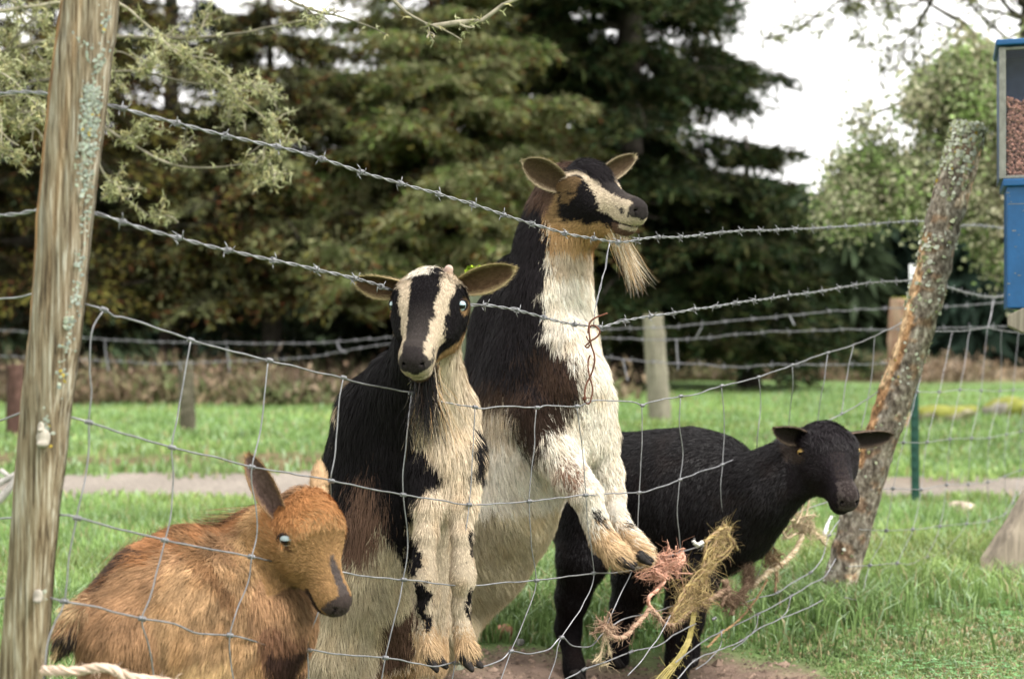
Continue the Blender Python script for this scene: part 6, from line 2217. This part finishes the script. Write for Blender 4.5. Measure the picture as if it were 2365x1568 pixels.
    bm_.f.setdefault((8, 0), []).append(np.arange(8)[::-1][None])
    bm_.f.setdefault((8, 0), []).append((np.arange(8) + 8)[None])
    bm_.build('beam', M['oldwood'], st, smooth=False, bevel=0.003)
    # splayed leg, its broken foot in the grass
    lg = MB()
    Yl = 4.95
    A0, A1 = at(2262, 1330, Yl), at(2362, 1352, Yl)
    B0, B1 = at(2262 + 330, 800, Yl), at(2362 + 380, 800, Yl)
    k = 26
    V = []
    for i in range(k):
        t = i / (k - 1)
        l_, r_ = A0 + (B0 - A0) * t, A1 + (B1 - A1) * t
        if i == 0:
            l_, r_ = l_ + [0, 0, -0.03], r_ + [0, 0, -0.06]
        mid = (l_ + r_) / 2
        hw = (r_ - l_) / 2
        for j in range(14):
            q = j / 14 * 2 * math.pi
            c_, s_ = math.cos(q), math.sin(q)
            kk = (abs(c_) ** 4 + abs(s_) ** 4) ** -0.25
            V.append(mid + hw * c_ * kk + np.array([0, -0.055 * s_ * kk + 0.055, 0]) + R.normal(size=3) * 0.0015)
    V = np.array(V)
    C = np.array([0.30, 0.25, 0.20]) * (1 + 0.4 * nz(V * np.array([2, 2, 0.6]), 9, 7))[:, None]
    i, j = np.meshgrid(np.arange(k - 1), np.arange(14), indexing='ij')
    j2 = (j + 1) % 14
    lg.add(V, np.stack([i * 14 + j, i * 14 + j2, (i + 1) * 14 + j2, (i + 1) * 14 + j], -1).reshape(-1, 4), C)
    lg.f.setdefault((14, 0), []).append(np.arange(14)[None])
    lg.build('leg', M['oldwood'], st, smooth=True)


dispenser()


# ------------------------------------------------------------------ stones and litter
def rock(px, py, Y, rx, rz_, cols, label, seed, moss=0.0, name='rock'):
    c = at(px, py, Y)
    zb = float(terrain(c[0], c[1]))
    S = SDF()
    r = np.random.RandomState(seed)
    wx, wz = rx / FPX * Y, rz_ / FPX * Y
    for k in range(6):
        S.ell(np.array([c[0] + r.uniform(-0.5, 0.5) * wx, Y + r.uniform(-.3, .3) * wx, zb + wz * r.uniform(0.2, 0.5)]), np.array([wx * r.uniform(.45, .7), wx * r.uniform(.3, .5), wz * r.uniform(.45, .7)]),
              headframe(r.uniform(0, 90), r.uniform(-15, 15), r.uniform(-20, 20)), wx * 0.15)
    V, F = S.mesh(max(wx / 22, 0.004))
    N = vnormals(V, F)
    V = V + N * (nz(V, 1.0 / wx, seed) * wx * 0.03)[:, None]
    C = np.asarray(cols) * (1 + 0.3 * nz(V, 2 / wx, seed + 1))[:, None]
    ms = (N[:, 2] * 0.7 + 0.5 * nz(V, 1 / wx, seed + 2)) > (1 - moss * 1.2)
    C[ms] = (0.19, 0.20, 0.04)
    return tag(MB().add(V, F, C).build(name, M['stone']), label, name)


rock(2340, 955, 15.5, 75, 42, (0.28, 0.25, 0.22), 'yellow mossed boulder in the meadow near the right edge', 3, 0.75)
rock(2180, 975, 14.5, 75, 34, (0.25, 0.22, 0.15), 'low yellow mossed hump in the meadow right of the steel post', 4, 0.8)
rock(2228, 1192, 6.9, 34, 26, (0.42, 0.34, 0.28), 'small pale pinkish stone in the grass right of the steel post', 5)
rock(1128, 1455, 4.48, 34, 58, (0.40, 0.19, 0.14), 'reddish broken brick lump on the grass behind the forefeet', 6)
rock(1165, 1490, 4.25, 22, 34, (0.36, 0.18, 0.12), 'smaller reddish fragment beside the broken brick lump', 7)
rock(1200, 1505, 4.2, 14, 14, (0.3, 0.3, 0.28), 'little grey stone right of the reddish fragments', 8)
rock(1830, 830, 33, 22, 22, (0.75, 0.72, 0.74), 'tiny white stone in the dry grass far away', 9)


def driftwood():
    mb = MB()
    Y = 5.6
    for L_, r_ in (([(-60, 1190), (-10, 1160), (20, 1130), (42, 1095), (50, 1060)], 0.02), ([(-30, 1130), (10, 1110), (34, 1096), (60, 1090)], 0.016), ([(0, 1085), (18, 1098), (40, 1120)], 0.010)):
        P = spline(np.array([at(x, y, Y) for x, y in L_]), 0.02)
        mb.tube(P, np.linspace(r_, r_ * 0.6, len(P)), 8, (0.46, 0.43, 0.41), wob=0.06)
    tag(mb.build('broken_branch', M['oldwood']), 'pale grey broken branch lying left of the thick post', 'branch')


driftwood()


# ------------------------------------------------------------------ trees
def leaf_quads(P, D, ln, w, C, r, pinch=0.35):
    """kite-shaped leaves or needle sprays at P along D"""
    n = len(P)
    s = unit(np.cross(D, r.normal(size=(n, 3))))
    ln, w = ln[:, None], w[:, None]
    V = np.stack([P, P + D * ln * pinch + s * w, P + D * ln, P + D * ln * pinch - s * w], 1)
    return V.reshape(-1, 3), (np.arange(n)[:, None] * 4 + np.array([[0, 1, 2, 3]])), np.repeat(C, 4, 0)


def conifer(label, base, height, radius, zlow, nlimb, per, cols, seed, leaf=(0.10, 0.2), lw=0.022, trunk_r=0.25, droop=0.35, tipcols=None, group='conifers behind the meadow', shape=1.0, topz=None, facing=None, density_top=1.0, gap=0.0, lean=0):
    r = np.random.RandomState(seed)
    bx, by = base
    bz = float(terrain(bx, by))
    root = empty('conifer', (bx, by, bz), label, 'tree', group)
    tb = MB()
    P = np.array([[bx + 0.05 * math.sin(t * 5) * t + lean * t, by, bz - 0.1 + height * t] for t in np.linspace(0, 1, 24)])
    tb.tube(P, np.linspace(trunk_r, 0.03, 24) * (1 + 0.25 * np.exp(-np.linspace(0, 24, 24))), 10, (0.05, 0.042, 0.036), wob=0.05)
    tb.build('trunk', M['bark'], root)
    ts = np.sort(r.uniform(0, 1, nlimb) ** 1.0)
    lm = MB()
    PP, DD, LL, WW, CC = [], [], [], [], []
    cols = [np.asarray(c) for c in cols]
    nlimb = int(nlimb * 0.62)
    per = int(per * 1.6)
    ts = (np.floor(r.uniform(0, 1, nlimb) * height * 1.5) / (height * 1.5)) + r.normal(size=nlimb) * 0.006
    ts = np.clip(ts, 0, 0.98)
    for k, t in enumerate(ts):
        z = bz + zlow + (height * 0.97 - zlow) * t
        az = r.uniform(0, 2 * math.pi)
        Rl = radius * (1 - t) ** shape * r.uniform(0.65, 1.15) + 0.12
        if gap and r.uniform() < gap:
            continue
        h = np.array([math.cos(az), math.sin(az), 0])
        sd = np.array([-math.sin(az), math.cos(az), 0])
        s_ = np.linspace(0, 1, 9)
        zz = 0.18 * s_ - droop * (s_ ** 1.8) * r.uniform(0.5, 1.4) + 0.10 * s_ ** 4
        cx_ = bx + lean * (z - bz) / height
        L = np.array([cx_, by, z]) + h * (s_ * Rl)[:, None] + sd * (0.12 * Rl * r.normal() * s_ ** 2)[:, None] + np.array([0, 0, 1.0]) * (zz * Rl)[:, None]
        lm.tube(L, np.linspace(0.035, 0.006, 9) * (0.6 + 0.5 * Rl / radius), 5, (0.045, 0.038, 0.032), caps=False)
        m_ = max(6, int(per * (0.35 + Rl / radius)))
        lk = 0.74 * r.uniform(0.6, 1.55)
        # branchlets hang from the limb and carry flat sprays
        for b in range(m_):
            u = r.uniform(0.12, 1.0) ** 0.8
            i = min(int(u * 8), 7)
            f = u * 8 - i
            p = L[i] * (1 - f) + L[i + 1] * f
            side = 1 if r.uniform() < 0.5 else -1
            bl = Rl * (0.34 * (1 - u) + 0.12) * r.uniform(0.6, 1.3) + 0.08
            d = unit(sd * side * r.uniform(0.4, 1.0) + h * r.uniform(0.2, 0.9) + np.array([0, 0, -1]) * r.uniform(0.0, 0.5) ** 1.5 * (0.5 + droop))
            q = max(6, int(bl / 0.026))
            tt = r.uniform(0, 1, q)
            pp = p + d * (bl * tt)[:, None] + np.array([0, 0, -1]) * (0.30 * bl * tt ** 2)[:, None] + r.normal(size=(q, 3)) * 0.025
            dd = unit(d + r.normal(size=(q, 3)) * 0.55 + np.array([0, 0, -0.25]))
            c0 = cols[r.randint(len(cols))] * r.uniform(0.8, 1.2) * lk
            cc = np.tile(c0, (q, 1)) * (1 + 0.2 * r.normal(size=(q, 1)))
            if tipcols is not None:
                tip = (tt > 0.55) & (r.uniform(0, 1, q) < 0.55)
                tc = np.array(tipcols)[r.randint(0, len(tipcols), q)]
                cc[tip] = tc[tip]
            PP.append(pp)
            DD.append(dd)
            CC.append(cc)
    P_, D_, C_ = np.vstack(PP), np.vstack(DD), np.clip(np.vstack(CC), 0.002, 1)
    n = len(P_)
    V, F, C = leaf_quads(P_, D_, r.uniform(leaf[0], leaf[1], n), lw * r.uniform(0.6, 1.5, n), C_, r)
    lm.build('limbs', M['bark'], root)['kind'] = 'stuff'
    MB().add(V, F, C).build('crown', M['needle'], root, smooth=False)
    return n


DKG = [(0.0109, 0.0232, 0.0082), (0.0145, 0.0271, 0.0092), (0.0203, 0.029, 0.0102), (0.0254, 0.03, 0.0123)]
BRG = [(0.0185, 0.0209, 0.0072), (0.0289, 0.0251, 0.0096), (0.0346, 0.0234, 0.009), (0.02, 0.0267, 0.009)]
OLG = [(0.1659, 0.1856, 0.0818), (0.2281, 0.2348, 0.1187), (0.114, 0.142, 0.0491), (0.1348, 0.1966, 0.0532), (0.1866, 0.1802, 0.09)]
RST0 = [(0.1296, 0.049, 0.0202), (0.0972, 0.0403, 0.0176), (0.1102, 0.0979, 0.0227), (0.1555, 0.144, 0.0353)]
RST = [tuple(v * 0.78 for v in c) for c in RST0[:2]] + RST0[2:] + OLG[:2]
TIPD = [(0.0405, 0.0544, 0.0167), (0.0518, 0.0517, 0.0186), (0.027, 0.049, 0.0186)]
conifer('great dark conifer whose crown fills the right of centre, twin trunks showing', (2.0, 24.5), 19, 3.25, 1.3, 310, 23, DKG + BRG[:2], 1, (0.12, 0.26), 0.018, 0.30, 0.45, shape=0.55, tipcols=TIPD)
conifer('great dark conifer standing directly behind the tallest goat', (0.75, 26.0), 20, 4.0, 1.3, 300, 23, DKG, 2, (0.12, 0.26), 0.018, 0.30, 0.4, shape=0.5, tipcols=TIPD)
conifer('broad olive tipped spruce left of centre behind the barbed strands', (-1.25, 22.5), 8.4, 3.2, 1.9, 340, 30, OLG, 3, (0.08, 0.17), 0.012, 0.18, 0.30, tipcols=RST, shape=0.75)
conifer('rust and olive spruce behind the upper barbed strand, left', (-3.8, 22.5), 6.6, 3.1, 1.8, 300, 26, BRG + OLG[:2], 4, (0.08, 0.16), 0.012, 0.18, 0.35, tipcols=RST, shape=0.62)
conifer('dark reddish brown spruce behind the thick left post', (-7.2, 22.0), 10.5, 3.7, 1.8, 290, 24, BRG, 5, (0.08, 0.17), 0.013, 0.20, 0.4, tipcols=RST[1:4], shape=0.7)
conifer('tall dark conifer at the top left behind the spruces', (-7.2, 30), 16, 3.4, 1.2, 150, 22, DKG, 6, (0.14, 0.28), 0.02, 0.25, 0.45, shape=0.7)
conifer('slim dark conifer between the left spruces and the great conifers', (-2.0, 29), 7.4, 2.4, 1.6, 170, 22, DKG, 7, (0.14, 0.28), 0.02, 0.22, 0.45, shape=0.9)
conifer('shorter drooping conifer on the right flank of the great crown', (4.0, 24.0), 4.4, 1.7, 1.0, 190, 24, DKG + BRG[:2], 8, (0.12, 0.25), 0.018, 0.2, 0.5, shape=0.7, tipcols=TIPD)
conifer('low dark conifer in the gap beneath the twin trunks', (-0.9, 31), 6.6, 3.2, 0.8, 170, 22, DKG, 9, (0.16, 0.3), 0.02, 0.2, 0.45, shape=0.7)


def far_wood():
    r = np.random.RandomState(40)
    PP, DD, CC = [], [], []
    tb = MB()
    for k in range(240):
        y = r.uniform(42, 75)
        x = r.uniform(-0.62, 0.62) * y
        px = CX + x / y * FPX
        top = np.interp(px, [0, 900, 1800, 1900, 2050, 2200, 2365], [300, 350, 420, 395, 400, 330, 260]) + r.uniform(0, 130)
        h = CAMH + (CY - top) / FPX * y
        rr = h * r.uniform(0.22, 0.34)
        q = 620
        t = r.uniform(0, 1, q) ** 0.8
        a = r.uniform(0, 2 * math.pi, q)
        rad_ = rr * (1 - t) * np.sqrt(r.uniform(0.15, 1, q)) * (0.7 + 0.3 * np.sin(t * 40 + k))
        p = np.stack([x + rad_ * np.cos(a), y + rad_ * np.sin(a), t * h], 1)
        PP.append(p)
        DD.append(unit(np.stack([np.cos(a), np.sin(a), -0.7 + 0 * a], 1) + r.normal(size=(q, 3)) * 0.3))
        c = np.array([(0.030, 0.055, 0.035), (0.022, 0.040, 0.028), (0.04, 0.06, 0.03)][r.randint(3)])
        CC.append(np.tile(c, (q, 1)) * (1 + 0.2 * r.normal(size=(q, 1))))
        tb.tube(np.array([[x, y, 0], [x, y, h * 0.5], [x, y, h]]), np.array([0.2, 0.12, 0.03]), 6, (0.05, 0.04, 0.035), mat=1)
    P_, D_, C_ = np.vstack(PP), np.vstack(DD), np.clip(np.vstack(CC), 0.003, 1)
    n = len(P_)
    V, F, C = leaf_quads(P_, D_, r.uniform(0.6, 1.5, n), r.uniform(0.12, 0.3, n), C_, r)
    tb.add(V, F, C)
    tag(tb.build('far_wood', [M['needle'], M['bark']], smooth=False), 'distant bluish green conifer wood along the skyline', 'wood', kind='stuff')


far_wood()


def undergrowth():
    r = np.random.RandomState(41)
    PP, DD, CC, LL = [], [], [], []
    cl = [(0.17, 0.15, 0.08), (0.23, 0.165, 0.11), (0.12, 0.14, 0.06), (0.26, 0.20, 0.14), (0.15, 0.10, 0.07)]
    for k in range(520):
        y = r.uniform(18.6, 27)
        x = r.uniform(-0.40, 0.42) * y
        if x > 1.0:
            y = r.uniform(28, 40)
        s_ = r.uniform(0.25, 0.7) * (1.0 if x < 1.5 else 0.8)
        q = 170
        p = np.array([x, y, 0]) + r.normal(size=(q, 3)) * [s_, s_ * 0.5, 0] + np.stack([0 * r.uniform(size=q), 0 * r.uniform(size=q), np.abs(r.normal(size=q)) * s_ * 0.34], 1)
        PP.append(p)
        DD.append(unit(r.normal(size=(q, 3)) * 0.6 + [0, 0, 0.8]))
        c = np.array(cl[r.randint(len(cl))])
        CC.append(np.tile(c, (q, 1)) * (1 + 0.25 * r.normal(size=(q, 1))))
    P_, D_, C_ = np.vstack(PP), np.vstack(DD), np.clip(np.vstack(CC), 0.003, 1)
    n = len(P_)
    V, F, C = leaf_quads(P_, D_, r.uniform(0.08, 0.24, n), r.uniform(0.012, 0.04, n), C_, r)
    tag(MB().add(V, F, C).build('undergrowth', M['leaf'], smooth=False), 'tan and olive brush and dry stalks along the foot of the trees', 'undergrowth', kind='stuff')


undergrowth()


def branchy(root_pts, r0, seed, depth, n_sub, lens, tb, twigs, up=0.1, kink=0.25, rmin=0.0025, col=(0.08, 0.07, 0.055), sub_t=(0.15, 1.0), ang=(25, 65)):
    """a limb with side branches, each kinked; twig polylines are collected for lichen or leaves"""
    r = np.random.RandomState(seed)

    def grow(P0, r_a, r_b, lvl):
        P = spline(P0, 0.03 if lvl < 2 else 0.02)
        P = P + np.cumsum(r.normal(size=P.shape), 0) * 0.0012 * (2 if lvl else 1)
        rr = np.linspace(r_a, r_b, len(P)) * (1 + 0.1 * r.normal(size=len(P)))
        tb.tube(P, np.maximum(rr, rmin * 0.6), 6 if lvl < 2 else 5, np.asarray(col) * r.uniform(0.7, 1.5), caps=False)
        twigs.append((P, rr, lvl))
        if lvl >= depth:
            return
        L = np.linalg.norm(np.diff(P, axis=0), axis=1).sum()
        for k in range(n_sub[lvl]):
            u = r.uniform(*sub_t)
            i = min(int(u * (len(P) - 1)), len(P) - 2)
            T = unit(P[i + 1] - P[i])
            ax = unit(np.cross(T, r.normal(size=3)))
            a = rad(r.uniform(*ang))
            d = T * math.cos(a) + ax * math.sin(a)
            ln = lens[lvl] * r.uniform(0.4, 1.2) * (1 - 0.4 * u)
            pts = [P[i]]
            for s_ in range(4):
                d = unit(d + r.normal(size=3) * kink + np.array([0, 0, up]))
                pts.append(pts[-1] + d * ln / 4)
            grow(np.array(pts), max(rr[i] * 0.55, rmin), rmin * 0.7, lvl + 1)
    grow(root_pts, r0, r0 * 0.14, 0)


def lichened_tree():
    """the lichen-hung branches at the upper left belong to a tree standing outside the frame on the left"""
    root = empty('lichen_covered_tree', (-2.6, 5.2, 0), 'bare tree whose lichen hung branches reach in at the top left behind the thick post', 'tree')
    tb = MB()
    tr = np.array([[-2.6, 5.2, -0.1], [-2.55, 5.2, 0.8], [-2.45, 5.15, 1.6], [-2.35, 5.1, 2.4], [-2.3, 5.1, 3.4]])
    P = spline(tr, 0.08)
    tb.tube(P, np.linspace(0.15, 0.06, len(P)), 12, (0.13, 0.12, 0.09), wob=0.05)
    tb.build('trunk', M['bark'], root)
    twigs = []
    lb = MB()
    A = lambda L_, Y=5.0: np.array([at(x, y, Y + (q[0] if q else 0)) for x, y, *q in L_])
    limbs = [
        (A([(-380, 330, .1), (-150, 200), (50, 110), (240, 95), (420, 100), (560, 88), (690, 62), (760, 60)]), 0.022, 11, (9, 5), (0.32, 0.16)),
        (A([(-350, 400, .1), (-100, 250), (100, 190), (300, 165), (440, 190), (540, 195), (600, 186)]), 0.018, 12, (9, 5), (0.30, 0.15)),
        (A([(-350, 420), (-80, 290), (150, 260), (300, 330), (400, 380), (500, 385), (600, 372), (660, 355)]), 0.016, 13, (8, 5), (0.26, 0.14)),
        (A([(-300, 100), (-60, 40), (120, 20), (260, 10), (340, 60), (420, 130), (520, 200), (640, 290)]), 0.014, 14, (8, 4), (0.28, 0.14)),
        (A([(-300, 260, -.3), (-100, 140, -.3), (10, 170, -.3), (60, 215, -.3), (110, 265, -.3), (150, 300, -.3)]), 0.012, 15, (5, 4), (0.2, 0.1)),
        (A([(-300, 200, -.2), (-100, 150, -.2), (-10, 230, -.2), (5, 340, -.2), (40, 370, -.2), (70, 402, -.2)]), 0.012, 16, (5, 3), (0.16, 0.1)),
        (A([(-200, -60), (0, -20), (60, 60), (90, 130), (130, 160)]), 0.014, 17, (7, 5), (0.24, 0.14)),
        (A([(200, 330), (250, 420), (290, 460), (350, 500), (375, 450)]), 0.008, 18, (4, 3), (0.12, 0.08)),
        (A([(-200, 60), (0, 90), (90, 200), (50, 260), (-30, 300)]), 0.010, 19, (6, 4), (0.2, 0.1)),
    ]
    up_limbs = [
        (A([(420, -240, -.9), (560, -120, -.9), (640, -20, -.9), (720, 22, -.9), (800, 45, -.9), (870, 72, -.9), (896, 86, -.9)]) , 0.013, 21, (3, 2), (0.12, 0.06)),
        (A([(560, -300, -1.2), (760, -140, -1.2), (880, -20, -1.2), (950, 45, -1.2), (1020, 75, -1.2), (1062, 98, -1.2)]), 0.016, 22, (2, 2), (0.10, 0.06)),
        (A([(1000, 62, -1.2), (1060, 50, -1.2), (1110, 45, -1.2), (1160, 10, -1.2), (1210, -10, -1.2), (1290, -60, -1.2)]), 0.012, 23, (3, 2), (0.09, 0.06)),
    ]
    for k, (P0, r0, sd, ns, ls) in enumerate(limbs + up_limbs):
        mb = MB()
        tw = []
        branchy(P0, r0 * 0.75, sd, 2, ns, ls, mb, tw, up=-0.02, kink=0.22, col=(0.22, 0.20, 0.15))
        mb.build('branch', M['bark'], root)
        hang = 1.0 if k < len(limbs) else 0.25
        for (P, rr, lvl) in tw:
            n = int(len(P) * (4.5 if lvl == 2 else 7) * hang)
            if not n:
                continue
            idx = R.randint(0, len(P), n)
            # tufts come in clumps along a twig, with bare wood between
            dens = 0.5 + 0.5 * np.sin(np.arange(len(P)) * 0.35 + R.uniform(0, 6)) + 0.5 * R.uniform()
            idx = idx[R.uniform(0, 1.3, n) < dens[idx]]
            for i in idx:
                c = P[i] + R.normal(size=3) * 0.010
                lichen_tuft(lb, c, R.uniform(0.006, 0.020))
    lb.build('lichen', M['lichen'], root)['kind'] = 'stuff'


def lichen_tuft(lb, c, s_):
    col = np.array([(0.40, 0.42, 0.22), (0.52, 0.53, 0.33), (0.27, 0.28, 0.13), (0.45, 0.42, 0.22)][R.randint(4)]) * R.uniform(0.7, 1.1)
    V, F = [], []
    for k in range(5):
        d = unit(R.normal(size=3) + [0, 0, -0.35])
        s = unit(np.cross(d, R.normal(size=3))) * s_ * 0.10
        b = len(V)
        V += [c - s, c + s, c + d * s_ * 0.6 + s * 1.2, c + d * s_ * R.uniform(0.9, 1.5)]
        F.append([b, b + 1, b + 2, b + 3])
    lb.add(V, F, col)


lichened_tree()


def deciduous(label, base, limbs, cols, seed, leaf_n, tube_col=(0.07, 0.06, 0.045), trunk_r=0.16, leafs=(0.03, 0.07), name='tree', sub_=(9, 7), ls=(0.9, 0.4), spread=0.09, hang=0.0, bare=False):
    bx, by = base
    root = empty('broadleaf_tree', (bx, by, 0), label, 'tree')
    r = np.random.RandomState(seed)
    tb = MB()
    st = np.array(limbs[0][0][0])
    P = spline(np.array([[bx, by, -0.1], [bx + (st[0] - bx) * 0.3, by, st[2] * 0.5], st]), 0.1)
    tb.tube(P, np.linspace(trunk_r, limbs[0][1] * 1.1, len(P)), 10, tube_col, wob=0.04)
    tb.build('trunk', M['bark'], root)
    PP, DD, CC = [], [], []
    for k, (P0, r0) in enumerate(limbs):
        mb = MB()
        tw = []
        branchy(np.array(P0), r0, seed + k, 2, sub_, ls, mb, tw, up=0.02, kink=0.35, rmin=0.006, col=tube_col)
        mb.build('branch', M['bark'], root)
        for (P, rr, lvl) in tw:
            if lvl == 0:
                continue
            n = int(len(P) * leaf_n)
            i = r.randint(0, len(P), n)
            PP.append(P[i] + r.normal(size=(n, 3)) * spread)
            c = np.array(cols[r.randint(len(cols))]) * r.uniform(0.75, 1.2)
            CC.append(np.tile(c, (n, 1)) * (1 + 0.2 * r.normal(size=(n, 1))))
    P_, C_ = np.vstack(PP), np.clip(np.vstack(CC), 0.003, 1)
    n = len(P_)
    V, F, C = leaf_quads(P_, unit(r.normal(size=(n, 3)) + [0, 0, -hang]), r.uniform(leafs[0], leafs[1], n), r.uniform(leafs[0], leafs[1], n) * 0.4, C_, r)
    MB().add(V, F, C).build('crown', M['leaf'], root, smooth=False)
    return root


LG = [(0.32, 0.34, 0.20), (0.44, 0.43, 0.29), (0.22, 0.26, 0.12), (0.26, 0.36, 0.13), (0.36, 0.33, 0.22)]
B_ = lambda L_, Y: [list(at(x, y, Y + (q[0] if q else 0))) for x, y, *q in L_]
Yt = 11.0
deciduous('lichened pale green tree on the right behind the leaning post', (4.8, Yt), [
    (B_([(2560, 560), (2400, 470), (2280, 420), (2190, 370), (2110, 350)], Yt), 0.09),
    (B_([(2560, 600), (2430, 540), (2330, 470), (2280, 440), (2210, 470), (2130, 500), (2060, 520)], Yt), 0.07),
    (B_([(2560, 500), (2450, 400), (2350, 330), (2270, 290), (2200, 280)], Yt), 0.07),
    (B_([(2560, 480), (2480, 350), (2420, 260), (2350, 220), (2300, 230)], Yt, ), 0.07),
    (B_([(2560, 640), (2450, 600), (2360, 570), (2280, 560)], Yt), 0.06),
    (B_([(2560, 420), (2480, 300), (2400, 190), (2350, 150)], Yt), 0.05),
    (B_([(2480, 340), (2380, 220), (2290, 160), (2230, 150)], Yt), 0.04),
    (B_([(2300, 300), (2200, 230), (2130, 220)], Yt), 0.03),
    (B_([(2280, 420), (2200, 450), (2120, 440), (2040, 450), (1990, 470)], Yt), 0.035),
    (B_([(2150, 330), (2080, 380), (2010, 400), (1960, 420)], Yt), 0.035),
], LG, 60, 7.5, leafs=(0.025, 0.06), spread=0.08, ls=(0.5, 0.28))
deciduous('nearly bare dark limbed tree arching over the top right corner', (6.2, 12.5), [
    (B_([(2760, 260), (2520, 130), (2365, 110), (2290, 125), (2215, 150), (2160, 190), (2080, 240), (2010, 270), (1960, 290)], 12.5), 0.058),
    (B_([(2520, 130), (2420, 60), (2330, -20), (2240, -60), (2150, -80)], 12.5), 0.06),
    (B_([(2365, 110), (2366, 40), (2372, -60), (2380, -200)], 12.5), 0.05),
    (B_([(2290, 125), (2230, 60), (2180, 30), (2100, -20), (2020, -60)], 12.5), 0.03),
    (B_([(2180, -60), (2140, 30), (2100, 90), (2050, 120)], 12.5), 0.03),
    (B_([(2050, -120), (1990, -30), (1930, 10), (1870, 50), (1840, 70)], 12.5), 0.022),
], [(0.14, 0.15, 0.06), (0.2, 0.22, 0.09)], 80, 0.8, tube_col=(0.045, 0.042, 0.03), leafs=(0.03, 0.06), ls=(0.8, 0.4), sub_=(8, 5), spread=0.05)
